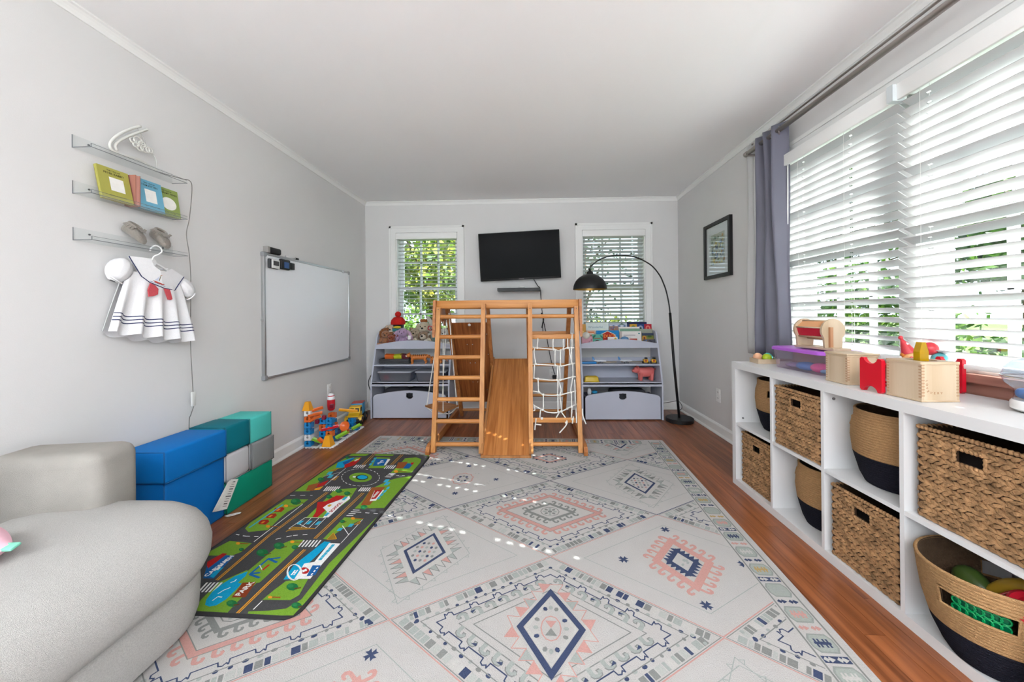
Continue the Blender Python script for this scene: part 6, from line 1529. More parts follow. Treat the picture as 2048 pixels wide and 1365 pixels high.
MAT_ART = [
((118, 160, 52), [(0.038, 0.012), (0.177, 0.012), (0.168, 0.052), (0.038, 0.059)]),
((118, 160, 52), [(0.032, 0.105), (0.150, 0.075), (0.163, 0.219), (0.089, 0.294), (0.067, 0.419), (0.104, 0.618), (0.012, 0.624), (0.012, 0.512), (0.012, 0.322)]),
((118, 160, 52), [(0.226, 0.012), (0.372, 0.012), (0.372, 0.039), (0.239, 0.046)]),
((118, 160, 52), [(0.260, 0.067), (0.371, 0.075), (0.407, 0.261), (0.295, 0.267)]),
((118, 160, 52), [(0.486, 0.082), (0.562, 0.059), (0.610, 0.089), (0.627, 0.153), (0.625, 0.325), (0.485, 0.337), (0.490, 0.221)]),
((118, 160, 52), [(0.243, 0.586), (0.371, 0.560), (0.404, 0.716), (0.371, 0.896), (0.274, 0.906), (0.261, 0.740)]),
((118, 160, 52), [(0.029, 0.721), (0.160, 0.714), (0.160, 0.769), (0.134, 0.852), (0.139, 0.920), (0.156, 1.020), (0.073, 1.043), (0.031, 1.015), (0.015, 0.966)]),
((118, 160, 52), [(0.530, 0.440), (0.572, 0.407), (0.648, 0.375), (0.644, 0.782), (0.482, 0.799), (0.484, 0.712), (0.463, 0.568)]),
((118, 160, 52), [(0.475, 0.885), (0.585, 0.892), (0.526, 0.986), (0.499, 1.078), (0.477, 1.076)]),
((118, 160, 52), [(0.301, 1.134), (0.332, 1.092), (0.387, 1.086), (0.398, 1.174), (0.399, 1.262), (0.398, 1.368), (0.352, 1.384), (0.325, 1.362), (0.296, 1.307)]),
((118, 160, 52), [(0.019, 1.192), (0.041, 1.116), (0.162, 1.127), (0.166, 1.191), (0.144, 1.218), (0.038, 1.224)]),
((118, 160, 52), [(0.259, 1.498), (0.246, 1.466), (0.231, 1.380), (0.288, 1.302), (0.387, 1.363), (0.394, 1.477), (0.399, 1.518), (0.283, 1.518)]),
((118, 160, 52), [(0.498, 1.354), (0.579, 1.335), (0.601, 1.422), (0.585, 1.448), (0.478, 1.453), (0.485, 1.405)]),
((118, 160, 52), [(0.470, 1.508), (0.539, 1.501), (0.597, 1.487), (0.624, 1.442), (0.609, 1.241), (0.646, 0.878), (0.648, 0.882), (0.648, 1.247), (0.648, 1.451), (0.644, 1.515), (0.603, 1.518), (0.476, 1.518)]),
((118, 160, 52), [(0.648, 0.294), (0.648, 0.113), (0.645, 0.020), (0.569, 0.012), (0.469, 0.012), (0.461, 0.012), (0.602, 0.012), (0.648, 0.012), (0.648, 0.086), (0.648, 0.375), (0.648, 0.376)]),
((72, 72, 74), [(0.455, 0.407), (0.466, 0.437), (0.470, 0.466), (0.468, 0.491), (0.459, 0.513), (0.445, 0.531), (0.426, 0.543), (0.402, 0.551), (0.375, 0.552), (0.345, 0.548), (0.314, 0.538), (0.283, 0.523), (0.252, 0.503), (0.224, 0.479), (0.199, 0.452), (0.178, 0.422), (0.164, 0.391), (0.155, 0.360), (0.154, 0.331), (0.160, 0.306), (0.174, 0.284), (0.194, 0.269), (0.220, 0.260), (0.251, 0.259), (0.285, 0.264), (0.320, 0.277), (0.354, 0.295), (0.386, 0.319), (0.414, 0.347), (0.437, 0.376)]),
((236, 236, 234), [(0.441, 0.408), (0.448, 0.429), (0.452, 0.428), (0.445, 0.407)]),
((236, 236, 234), [(0.452, 0.440), (0.453, 0.462), (0.457, 0.462), (0.456, 0.440)]),
((236, 236, 234), [(0.453, 0.469), (0.447, 0.490), (0.451, 0.492), (0.457, 0.471)]),
((236, 236, 234), [(0.446, 0.494), (0.432, 0.511), (0.435, 0.514), (0.449, 0.497)]),
((236, 236, 234), [(0.430, 0.514), (0.411, 0.524), (0.413, 0.528), (0.432, 0.517)]),
((236, 236, 234), [(0.408, 0.526), (0.386, 0.530), (0.387, 0.534), (0.409, 0.530)]),
((236, 236, 234), [(0.379, 0.532), (0.357, 0.530), (0.357, 0.534), (0.379, 0.536)]),
((236, 236, 234), [(0.347, 0.530), (0.325, 0.524), (0.324, 0.528), (0.346, 0.534)]),
((236, 236, 234), [(0.312, 0.520), (0.292, 0.510), (0.290, 0.514), (0.310, 0.524)]),
((236, 236, 234), [(0.277, 0.503), (0.259, 0.491), (0.256, 0.494), (0.274, 0.506)]),
((236, 236, 234), [(0.244, 0.480), (0.228, 0.465), (0.225, 0.467), (0.241, 0.483)]),
((236, 236, 234), [(0.215, 0.452), (0.202, 0.434), (0.199, 0.436), (0.212, 0.454)]),
((236, 236, 234), [(0.192, 0.420), (0.183, 0.400), (0.180, 0.402), (0.189, 0.422)]),
((236, 236, 234), [(0.178, 0.388), (0.174, 0.366), (0.170, 0.367), (0.174, 0.388)]),
((236, 236, 234), [(0.173, 0.356), (0.176, 0.334), (0.172, 0.334), (0.169, 0.355)]),
((236, 236, 234), [(0.177, 0.328), (0.189, 0.310), (0.186, 0.307), (0.174, 0.326)]),
((236, 236, 234), [(0.192, 0.305), (0.210, 0.293), (0.208, 0.290), (0.190, 0.302)]),
((236, 236, 234), [(0.216, 0.290), (0.237, 0.286), (0.237, 0.282), (0.215, 0.286)]),
((236, 236, 234), [(0.247, 0.283), (0.269, 0.285), (0.269, 0.281), (0.247, 0.279)]),
((236, 236, 234), [(0.284, 0.286), (0.305, 0.293), (0.306, 0.289), (0.285, 0.283)]),
((236, 236, 234), [(0.322, 0.298), (0.342, 0.309), (0.344, 0.305), (0.324, 0.295)]),
((236, 236, 234), [(0.360, 0.319), (0.377, 0.332), (0.380, 0.329), (0.362, 0.315)]),
((236, 236, 234), [(0.394, 0.345), (0.408, 0.362), (0.411, 0.359), (0.397, 0.342)]),
((236, 236, 234), [(0.421, 0.376), (0.433, 0.395), (0.436, 0.393), (0.425, 0.374)]),
((118, 160, 52), [(0.392, 0.410), (0.398, 0.428), (0.399, 0.445), (0.394, 0.459), (0.384, 0.471), (0.370, 0.478), (0.352, 0.481), (0.332, 0.480), (0.310, 0.475), (0.289, 0.465), (0.270, 0.452), (0.254, 0.436), (0.241, 0.418), (0.234, 0.400), (0.232, 0.383), (0.236, 0.367), (0.246, 0.355), (0.261, 0.347), (0.280, 0.343), (0.301, 0.345), (0.323, 0.351), (0.345, 0.362), (0.365, 0.376), (0.381, 0.392)]),
((40, 48, 40), [(0.368, 0.412), (0.372, 0.424), (0.372, 0.435), (0.366, 0.443), (0.358, 0.449), (0.346, 0.452), (0.332, 0.451), (0.317, 0.446), (0.304, 0.438), (0.292, 0.428), (0.284, 0.416), (0.279, 0.404), (0.279, 0.393), (0.284, 0.384), (0.293, 0.377), (0.306, 0.375), (0.320, 0.376), (0.335, 0.381), (0.349, 0.389), (0.360, 0.400)]),
((20, 160, 204), [(0.361, 0.410), (0.364, 0.419), (0.363, 0.427), (0.359, 0.433), (0.352, 0.438), (0.342, 0.440), (0.331, 0.439), (0.320, 0.436), (0.310, 0.430), (0.301, 0.422), (0.294, 0.413), (0.291, 0.405), (0.292, 0.396), (0.296, 0.390), (0.303, 0.385), (0.313, 0.383), (0.324, 0.384), (0.335, 0.387), (0.346, 0.393), (0.355, 0.401)]),
((236, 236, 234), [(0.282, 0.408), (0.283, 0.411), (0.283, 0.414), (0.282, 0.416), (0.280, 0.418), (0.276, 0.419), (0.273, 0.418), (0.269, 0.417), (0.265, 0.415), (0.262, 0.412), (0.260, 0.409), (0.259, 0.406), (0.259, 0.403), (0.260, 0.401), (0.262, 0.399), (0.265, 0.398), (0.269, 0.399), (0.273, 0.400), (0.277, 0.402), (0.280, 0.405)]),
((236, 236, 234), [(0.194, 0.268), (0.191, 0.215), (0.183, 0.215), (0.186, 0.268)]),
((236, 236, 234), [(0.209, 0.267), (0.207, 0.214), (0.199, 0.215), (0.202, 0.267)]),
((236, 236, 234), [(0.225, 0.266), (0.223, 0.213), (0.216, 0.214), (0.218, 0.267)]),
((236, 236, 234), [(0.241, 0.265), (0.239, 0.213), (0.232, 0.213), (0.233, 0.266)]),
((236, 236, 234), [(0.256, 0.265), (0.255, 0.212), (0.248, 0.212), (0.249, 0.265)]),
((236, 236, 234), [(0.416, 0.273), (0.413, 0.216), (0.406, 0.216), (0.409, 0.273)]),
((236, 236, 234), [(0.431, 0.272), (0.428, 0.215), (0.420, 0.215), (0.424, 0.272)]),
((236, 236, 234), [(0.445, 0.271), (0.443, 0.214), (0.435, 0.215), (0.438, 0.271)]),
((236, 236, 234), [(0.460, 0.270), (0.457, 0.214), (0.450, 0.214), (0.453, 0.271)]),
((236, 236, 234), [(0.474, 0.270), (0.472, 0.213), (0.465, 0.213), (0.467, 0.270)]),
((236, 236, 234), [(0.191, 0.610), (0.180, 0.552), (0.173, 0.553), (0.184, 0.611)]),
((236, 236, 234), [(0.203, 0.609), (0.193, 0.551), (0.186, 0.552), (0.196, 0.610)]),
((236, 236, 234), [(0.216, 0.608), (0.206, 0.550), (0.199, 0.552), (0.209, 0.609)]),
((236, 236, 234), [(0.229, 0.607), (0.219, 0.550), (0.212, 0.551), (0.222, 0.609)]),
((236, 236, 234), [(0.242, 0.607), (0.232, 0.549), (0.225, 0.550), (0.235, 0.608)]),
((236, 236, 234), [(0.255, 0.606), (0.245, 0.548), (0.238, 0.549), (0.247, 0.607)]),
((236, 236, 234), [(0.267, 0.605), (0.258, 0.548), (0.251, 0.549), (0.260, 0.607)]),
((236, 236, 234), [(0.405, 0.602), (0.401, 0.551), (0.394, 0.552), (0.398, 0.602)]),
((236, 236, 234), [(0.418, 0.601), (0.414, 0.551), (0.407, 0.551), (0.411, 0.602)]),
((236, 236, 234), [(0.431, 0.600), (0.427, 0.550), (0.420, 0.550), (0.423, 0.601)]),
((236, 236, 234), [(0.443, 0.600), (0.440, 0.549), (0.433, 0.550), (0.436, 0.600)]),
((236, 236, 234), [(0.456, 0.599), (0.453, 0.548), (0.446, 0.549), (0.449, 0.599)]),
((236, 236, 234), [(0.469, 0.598), (0.466, 0.548), (0.459, 0.548), (0.462, 0.599)]),
((236, 236, 234), [(0.481, 0.598), (0.479, 0.547), (0.472, 0.547), (0.474, 0.598)]),
((236, 236, 234), [(0.476, 0.871), (0.514, 0.871), (0.514, 0.864), (0.477, 0.864)]),
((236, 236, 234), [(0.478, 0.853), (0.515, 0.853), (0.516, 0.846), (0.478, 0.846)]),
((236, 236, 234), [(0.479, 0.834), (0.517, 0.835), (0.517, 0.828), (0.480, 0.827)]),
((236, 236, 234), [(0.481, 0.815), (0.519, 0.816), (0.519, 0.809), (0.481, 0.808)]),
((236, 236, 234), [(0.404, 1.140), (0.397, 1.090), (0.390, 1.091), (0.397, 1.141)]),
((236, 236, 234), [(0.420, 1.139), (0.413, 1.089), (0.406, 1.090), (0.413, 1.140)]),
((236, 236, 234), [(0.435, 1.138), (0.429, 1.088), (0.421, 1.089), (0.428, 1.139)]),
((236, 236, 234), [(0.451, 1.137), (0.445, 1.087), (0.437, 1.088), (0.444, 1.138)]),
((236, 236, 234), [(0.466, 1.136), (0.460, 1.086), (0.453, 1.087), (0.459, 1.137)]),
((236, 236, 234), [(0.482, 1.136), (0.476, 1.085), (0.469, 1.086), (0.475, 1.136)]),
((236, 236, 234), [(0.204, 1.431), (0.191, 1.380), (0.184, 1.382), (0.197, 1.433)]),
((236, 236, 234), [(0.218, 1.431), (0.206, 1.379), (0.199, 1.381), (0.211, 1.432)]),
((236, 236, 234), [(0.232, 1.430), (0.220, 1.378), (0.213, 1.380), (0.225, 1.431)]),
((236, 236, 234), [(0.246, 1.429), (0.235, 1.377), (0.228, 1.379), (0.239, 1.430)]),
((236, 236, 234), [(0.260, 1.428), (0.250, 1.377), (0.242, 1.378), (0.253, 1.430)]),
((236, 236, 234), [(0.474, 0.401), (0.517, 0.403), (0.517, 0.397), (0.474, 0.395)]),
((236, 236, 234), [(0.476, 0.384), (0.519, 0.386), (0.520, 0.380), (0.476, 0.378)]),
((236, 236, 234), [(0.478, 0.366), (0.521, 0.368), (0.522, 0.362), (0.478, 0.360)]),
((236, 236, 234), [(0.479, 0.349), (0.524, 0.351), (0.524, 0.345), (0.480, 0.343)]),
((226, 160, 40), [(0.205, 0.012), (0.221, 0.216), (0.225, 0.216), (0.209, 0.012)]),
((226, 160, 40), [(0.222, 0.012), (0.237, 0.220), (0.241, 0.220), (0.226, 0.012)]),
((226, 160, 40), [(0.211, 0.623), (0.190, 1.064), (0.194, 1.065), (0.215, 0.623)]),
((226, 160, 40), [(0.190, 1.065), (0.207, 1.366), (0.211, 1.366), (0.194, 1.064)]),
((226, 160, 40), [(0.224, 0.626), (0.200, 1.066), (0.204, 1.066), (0.228, 0.626)]),
((226, 160, 40), [(0.200, 1.066), (0.215, 1.367), (0.220, 1.367), (0.204, 1.066)]),
((226, 160, 40), [(0.425, 0.012), (0.426, 0.205), (0.430, 0.205), (0.429, 0.012)]),
((226, 160, 40), [(0.441, 0.012), (0.441, 0.209), (0.445, 0.209), (0.445, 0.012)]),
((226, 160, 40), [(0.432, 0.618), (0.429, 1.075), (0.433, 1.075), (0.436, 0.618)]),
((226, 160, 40), [(0.445, 0.620), (0.439, 1.077), (0.443, 1.077), (0.449, 0.621)]),
((226, 160, 40), [(0.436, 1.156), (0.430, 1.367), (0.435, 1.368), (0.441, 1.157)]),
((226, 160, 40), [(0.430, 1.367), (0.431, 1.518), (0.436, 1.518), (0.435, 1.367)]),
((226, 160, 40), [(0.446, 1.158), (0.439, 1.368), (0.443, 1.369), (0.450, 1.158)]),
((226, 160, 40), [(0.439, 1.368), (0.439, 1.518), (0.443, 1.518), (0.443, 1.368)]),
((236, 236, 234), [(0.021, 0.677), (0.051, 0.675), (0.051, 0.671), (0.021, 0.673)]),
((236, 236, 234), [(0.081, 0.674), (0.111, 0.672), (0.111, 0.668), (0.081, 0.670)]),
((236, 236, 234), [(0.141, 0.670), (0.155, 0.670), (0.154, 0.666), (0.141, 0.666)]),
((236, 236, 234), [(0.162, 0.769), (0.161, 1.116), (0.165, 1.116), (0.166, 0.769)]),
((236, 236, 234), [(0.027, 1.067), (0.048, 1.072), (0.049, 1.067), (0.028, 1.063)]),
((236, 236, 234), [(0.070, 1.076), (0.087, 1.079), (0.088, 1.074), (0.071, 1.071)]),
((236, 236, 234), [(0.087, 1.079), (0.109, 1.079), (0.109, 1.074), (0.087, 1.074)]),
((236, 236, 234), [(0.131, 1.079), (0.153, 1.079), (0.153, 1.074), (0.131, 1.074)]),
((236, 236, 234), [(0.253, 1.094), (0.272, 1.084), (0.270, 1.079), (0.251, 1.090)]),
((236, 236, 234), [(0.292, 1.073), (0.311, 1.062), (0.308, 1.058), (0.289, 1.068)]),
((236, 236, 234), [(0.314, 1.060), (0.336, 1.056), (0.335, 1.051), (0.314, 1.055)]),
((236, 236, 234), [(0.358, 1.052), (0.379, 1.048), (0.378, 1.043), (0.357, 1.047)]),
((236, 236, 234), [(0.516, 0.835), (0.540, 0.837), (0.540, 0.832), (0.516, 0.830)]),
((236, 236, 234), [(0.563, 0.839), (0.587, 0.841), (0.588, 0.836), (0.564, 0.834)]),
((236, 236, 234), [(0.611, 0.842), (0.635, 0.844), (0.636, 0.839), (0.612, 0.837)]),
((236, 236, 234), [(0.499, 0.371), (0.519, 0.372), (0.519, 0.368), (0.499, 0.367)]),
((236, 236, 234), [(0.539, 0.373), (0.559, 0.374), (0.559, 0.370), (0.539, 0.369)]),
((236, 236, 234), [(0.579, 0.375), (0.599, 0.376), (0.599, 0.372), (0.579, 0.371)]),
((236, 236, 234), [(0.619, 0.377), (0.639, 0.378), (0.639, 0.374), (0.619, 0.373)]),
((236, 236, 234), [(0.137, 0.276), (0.150, 0.539), (0.153, 0.539), (0.140, 0.275)]),
((236, 236, 234), [(0.480, 1.458), (0.479, 1.499), (0.483, 1.499), (0.484, 1.458)]),
((236, 236, 234), [(0.581, 0.901), (0.580, 1.102), (0.583, 1.102), (0.584, 0.901)]),
((236, 236, 234), [(0.268, 0.899), (0.251, 1.002), (0.254, 1.003), (0.271, 0.900)]),
((236, 236, 234), [(0.253, 1.004), (0.386, 0.996), (0.386, 0.993), (0.252, 1.001)]),
((236, 236, 234), [(0.387, 0.995), (0.382, 0.900), (0.379, 0.900), (0.384, 0.995)]),
((236, 236, 234), [(0.381, 0.898), (0.270, 0.898), (0.270, 0.901), (0.381, 0.901)]),
((236, 236, 234), [(0.260, 0.954), (0.350, 0.998), (0.351, 0.995), (0.262, 0.951)]),
((236, 236, 234), [(0.302, 0.904), (0.307, 0.999), (0.310, 0.999), (0.305, 0.904)]),
((236, 236, 234), [(0.343, 0.902), (0.349, 0.997), (0.352, 0.997), (0.346, 0.902)]),
((60, 170, 200), [(0.266, 0.965), (0.265, 0.931), (0.283, 0.930), (0.284, 0.964)]),
((60, 170, 200), [(0.311, 0.962), (0.311, 0.929), (0.328, 0.928), (0.330, 0.961)]),
((60, 170, 200), [(0.360, 0.964), (0.361, 0.931), (0.378, 0.930), (0.378, 0.963)]),
((60, 170, 200), [(0.504, 1.009), (0.503, 0.983), (0.524, 0.982), (0.524, 1.008)]),
((60, 170, 200), [(0.539, 0.971), (0.539, 0.944), (0.560, 0.943), (0.560, 0.970)]),
((60, 170, 200), [(0.065, 0.387), (0.055, 0.340), (0.084, 0.338), (0.094, 0.386)]),
((60, 170, 200), [(0.099, 0.434), (0.090, 0.388), (0.118, 0.387), (0.127, 0.433)]),
((60, 170, 200), [(0.497, 0.477), (0.496, 0.434), (0.523, 0.432), (0.524, 0.476)]),
((60, 170, 200), [(0.519, 0.515), (0.518, 0.472), (0.545, 0.471), (0.545, 0.513)]),
((236, 236, 234), [(0.507, 0.964), (0.581, 1.037), (0.583, 1.035), (0.510, 0.962)]),
((236, 236, 234), [(0.064, 0.414), (0.145, 0.338), (0.143, 0.336), (0.062, 0.412)]),
((226, 160, 40), [(0.501, 1.078), (0.501, 1.026), (0.497, 1.026), (0.497, 1.078)]),
((226, 160, 40), [(0.497, 1.027), (0.540, 1.073), (0.543, 1.070), (0.500, 1.024)]),
((226, 160, 40), [(0.541, 1.070), (0.498, 1.076), (0.499, 1.080), (0.542, 1.074)]),
((150, 116, 44), [(0.499, 1.078), (0.499, 1.026), (0.541, 1.072)]),
((226, 160, 40), [(0.259, 1.029), (0.267, 0.990), (0.263, 0.989), (0.255, 1.028)]),
((226, 160, 40), [(0.265, 0.991), (0.386, 0.997), (0.386, 0.993), (0.265, 0.987)]),
((226, 160, 40), [(0.385, 0.993), (0.269, 1.014), (0.270, 1.018), (0.386, 0.997)]),
((226, 160, 40), [(0.268, 1.014), (0.256, 1.027), (0.258, 1.030), (0.271, 1.017)]),
((150, 116, 44), [(0.257, 1.028), (0.265, 0.989), (0.386, 0.995), (0.270, 1.016)]),
((226, 160, 40), [(0.565, 0.951), (0.580, 0.915), (0.576, 0.914), (0.562, 0.949)]),
((226, 160, 40), [(0.576, 0.915), (0.584, 0.944), (0.588, 0.943), (0.580, 0.914)]),
((226, 160, 40), [(0.585, 0.942), (0.563, 0.948), (0.564, 0.952), (0.586, 0.945)]),
((150, 116, 44), [(0.563, 0.950), (0.578, 0.915), (0.586, 0.944)]),
((226, 160, 40), [(0.037, 0.340), (0.090, 0.286), (0.087, 0.284), (0.034, 0.337)]),
((226, 160, 40), [(0.087, 0.285), (0.085, 0.324), (0.089, 0.324), (0.091, 0.285)]),
((226, 160, 40), [(0.086, 0.322), (0.035, 0.336), (0.036, 0.340), (0.087, 0.326)]),
((150, 116, 44), [(0.036, 0.338), (0.089, 0.285), (0.087, 0.324)]),
((226, 160, 40), [(0.142, 0.462), (0.164, 0.402), (0.160, 0.401), (0.138, 0.460)]),
((226, 160, 40), [(0.160, 0.402), (0.168, 0.464), (0.172, 0.463), (0.164, 0.401)]),
((226, 160, 40), [(0.170, 0.461), (0.140, 0.459), (0.140, 0.463), (0.170, 0.465)]),
((150, 116, 44), [(0.140, 0.461), (0.162, 0.402), (0.170, 0.463)]),
((20, 160, 204), [(0.285, 1.490), (0.266, 1.465), (0.253, 1.427), (0.255, 1.386), (0.268, 1.342), (0.298, 1.310), (0.312, 1.337), (0.312, 1.375), (0.331, 1.378), (0.336, 1.411), (0.340, 1.460), (0.329, 1.489), (0.309, 1.497)]),
((236, 236, 234), [(0.286, 1.436), (0.292, 1.418), (0.288, 1.417), (0.282, 1.435)]),
((236, 236, 234), [(0.291, 1.419), (0.306, 1.403), (0.303, 1.400), (0.288, 1.416)]),
((236, 236, 234), [(0.283, 1.378), (0.293, 1.370), (0.290, 1.367), (0.280, 1.375)]),
((236, 236, 234), [(0.294, 1.368), (0.292, 1.356), (0.288, 1.357), (0.290, 1.369)]),
((236, 236, 234), [(0.296, 1.470), (0.299, 1.449), (0.295, 1.449), (0.292, 1.469)]),
((236, 236, 234), [(0.296, 1.451), (0.315, 1.453), (0.316, 1.449), (0.297, 1.447)]),
((140, 62, 34), [(0.331, 1.374), (0.381, 1.366), (0.405, 1.446), (0.353, 1.450)]),
((30, 96, 160), [(0.326, 1.327), (0.329, 1.231), (0.319, 1.231), (0.316, 1.327)]),
((30, 96, 160), [(0.320, 1.331), (0.376, 1.348), (0.379, 1.339), (0.323, 1.322)]),
((30, 96, 160), [(0.319, 1.328), (0.358, 1.319), (0.356, 1.310), (0.317, 1.318)]),
((30, 96, 160), [(0.325, 1.236), (0.373, 1.223), (0.371, 1.214), (0.323, 1.226)]),
((30, 96, 160), [(0.318, 1.231), (0.379, 1.255), (0.382, 1.245), (0.322, 1.222)]),
((236, 236, 234), [(0.318, 1.273), (0.353, 1.301), (0.355, 1.299), (0.320, 1.270)]),
((178, 38, 36), [(0.352, 1.264), (0.349, 1.299), (0.359, 1.300), (0.362, 1.265)]),
((30, 96, 160), [(0.090, 1.281), (0.107, 1.217), (0.157, 1.218), (0.175, 1.298), (0.193, 1.359), (0.149, 1.360)]),
((20, 160, 204), [(0.189, 1.355), (0.175, 1.293), (0.155, 1.299), (0.165, 1.348)]),
((178, 38, 36), [(0.091, 1.285), (0.073, 1.264), (0.089, 1.205), (0.113, 1.207), (0.115, 1.304)]),
((236, 236, 234), [(0.153, 1.308), (0.150, 1.291), (0.164, 1.294), (0.167, 1.311)]),
((236, 236, 234), [(0.148, 1.286), (0.144, 1.268), (0.158, 1.272), (0.162, 1.289)]),
((236, 236, 234), [(0.141, 1.263), (0.138, 1.245), (0.152, 1.248), (0.156, 1.266)]),
((20, 160, 204), [(0.495, 1.094), (0.529, 1.097), (0.523, 1.209), (0.519, 1.260), (0.534, 1.338), (0.482, 1.347), (0.465, 1.263)]),
((236, 236, 234), [(0.526, 1.105), (0.581, 1.105), (0.582, 1.247), (0.588, 1.336), (0.524, 1.341), (0.503, 1.250), (0.540, 1.236)]),
((60, 170, 200), [(0.549, 1.225), (0.548, 1.208), (0.562, 1.207), (0.563, 1.224)]),
((60, 170, 200), [(0.548, 1.207), (0.547, 1.190), (0.561, 1.189), (0.562, 1.206)]),
((60, 170, 200), [(0.548, 1.189), (0.547, 1.172), (0.561, 1.171), (0.562, 1.188)]),
((60, 170, 200), [(0.547, 1.171), (0.546, 1.153), (0.561, 1.152), (0.562, 1.170)]),
((60, 170, 200), [(0.547, 1.152), (0.546, 1.134), (0.560, 1.133), (0.561, 1.151)]),
((60, 170, 200), [(0.546, 1.133), (0.545, 1.114), (0.560, 1.113), (0.561, 1.132)]),
((30, 96, 160), [(0.546, 1.258), (0.581, 1.256), (0.595, 1.314), (0.563, 1.324)]),
((236, 236, 234), [(0.575, 1.315), (0.574, 1.305), (0.580, 1.304), (0.581, 1.315)]),
((236, 236, 234), [(0.574, 1.297), (0.573, 1.286), (0.579, 1.286), (0.580, 1.297)]),
((236, 236, 234), [(0.573, 1.279), (0.572, 1.268), (0.578, 1.267), (0.579, 1.278)]),
((178, 38, 36), [(0.552, 1.290), (0.555, 1.296), (0.556, 1.302), (0.555, 1.306), (0.551, 1.309), (0.546, 1.310), (0.540, 1.310), (0.533, 1.308), (0.526, 1.304), (0.519, 1.298), (0.514, 1.292), (0.511, 1.286), (0.510, 1.281), (0.511, 1.276), (0.514, 1.273), (0.520, 1.272), (0.526, 1.272), (0.533, 1.275), (0.540, 1.279), (0.547, 1.284)]),
((236, 236, 234), [(0.523, 1.296), (0.543, 1.295), (0.543, 1.287), (0.523, 1.288)]),
((236, 236, 234), [(0.537, 1.301), (0.537, 1.281), (0.529, 1.281), (0.529, 1.301)]),
((236, 236, 234), [(0.524, 1.303), (0.532, 1.317), (0.537, 1.314), (0.529, 1.300)]),
((236, 236, 234), [(0.532, 1.317), (0.536, 1.329), (0.542, 1.327), (0.537, 1.315)]),
((236, 236, 234), [(0.536, 1.328), (0.536, 1.338), (0.542, 1.338), (0.542, 1.328)]),
((236, 236, 234), [(0.537, 1.336), (0.533, 1.343), (0.538, 1.346), (0.542, 1.339)]),
((236, 236, 234), [(0.535, 1.341), (0.527, 1.344), (0.529, 1.350), (0.537, 1.347)]),
((236, 236, 234), [(0.529, 1.344), (0.519, 1.342), (0.518, 1.348), (0.528, 1.350)]),
((236, 236, 234), [(0.519, 1.343), (0.507, 1.337), (0.505, 1.343), (0.517, 1.348)]),
((236, 236, 234), [(0.508, 1.337), (0.494, 1.328), (0.491, 1.333), (0.504, 1.342)]),
((236, 236, 234), [(0.495, 1.328), (0.482, 1.317), (0.478, 1.321), (0.491, 1.333)]),
((236, 236, 234), [(0.482, 1.317), (0.471, 1.303), (0.466, 1.307), (0.477, 1.321)]),
((236, 236, 234), [(0.471, 1.304), (0.462, 1.290), (0.457, 1.293), (0.466, 1.307)]),
((236, 236, 234), [(0.462, 1.290), (0.457, 1.277), (0.452, 1.279), (0.457, 1.292)]),
((236, 236, 234), [(0.457, 1.278), (0.456, 1.267), (0.450, 1.268), (0.451, 1.279)]),
((236, 236, 234), [(0.456, 1.269), (0.460, 1.262), (0.454, 1.259), (0.451, 1.266)]),
((236, 236, 234), [(0.458, 1.263), (0.465, 1.260), (0.463, 1.255), (0.456, 1.258)]),
((236, 236, 234), [(0.464, 1.260), (0.475, 1.262), (0.476, 1.256), (0.465, 1.255)]),
((236, 236, 234), [(0.474, 1.262), (0.487, 1.268), (0.490, 1.263), (0.477, 1.257)]),
((236, 236, 234), [(0.487, 1.268), (0.500, 1.278), (0.504, 1.273), (0.490, 1.263)]),
((236, 236, 234), [(0.500, 1.278), (0.513, 1.290), (0.517, 1.286), (0.504, 1.273)]),
((236, 236, 234), [(0.513, 1.290), (0.524, 1.304), (0.529, 1.300), (0.518, 1.286)]),
((236, 236, 234), [(0.499, 1.320), (0.495, 1.291), (0.489, 1.292), (0.493, 1.321)]),
((236, 236, 234), [(0.509, 1.319), (0.505, 1.289), (0.499, 1.289), (0.503, 1.320)]),
((236, 236, 234), [(0.495, 1.309), (0.507, 1.306), (0.505, 1.300), (0.494, 1.303)]),
((178, 38, 36), [(0.290, 0.843), (0.233, 0.741), (0.276, 0.731), (0.297, 0.661), (0.350, 0.662), (0.352, 0.719), (0.334, 0.812), (0.333, 0.896), (0.305, 0.895)]),
((236, 236, 234), [(0.302, 0.799), (0.306, 0.761), (0.340, 0.720), (0.377, 0.660), (0.399, 0.692), (0.390, 0.764), (0.392, 0.892), (0.364, 0.897), (0.351, 0.839)]),
((210, 160, 40), [(0.314, 0.780), (0.318, 0.760), (0.335, 0.767), (0.333, 0.791)]),
((60, 170, 200), [(0.358, 0.881), (0.355, 0.846), (0.373, 0.849), (0.374, 0.883)]),
((60, 170, 200), [(0.359, 0.711), (0.357, 0.670), (0.376, 0.674), (0.377, 0.713)]),
((150, 86, 44), [(0.459, 0.550), (0.541, 0.536), (0.549, 0.758), (0.498, 0.761)]),
((236, 236, 234), [(0.496, 0.590), (0.550, 0.576), (0.561, 0.707), (0.528, 0.717)]),
((178, 38, 36), [(0.497, 0.584), (0.542, 0.576), (0.549, 0.684), (0.525, 0.693)]),
((60, 170, 200), [(0.557, 0.691), (0.556, 0.662), (0.570, 0.661), (0.571, 0.691)]),
((60, 170, 200), [(0.557, 0.652), (0.556, 0.621), (0.570, 0.621), (0.571, 0.651)]),
((60, 170, 200), [(0.557, 0.611), (0.555, 0.579), (0.570, 0.578), (0.571, 0.610)]),
((60, 170, 200), [(0.557, 0.568), (0.555, 0.535), (0.570, 0.535), (0.571, 0.568)]),
((30, 96, 160), [(0.271, 0.101), (0.364, 0.096), (0.390, 0.222), (0.309, 0.231)]),
((236, 236, 234), [(0.362, 0.102), (0.385, 0.106), (0.397, 0.217), (0.385, 0.217)]),
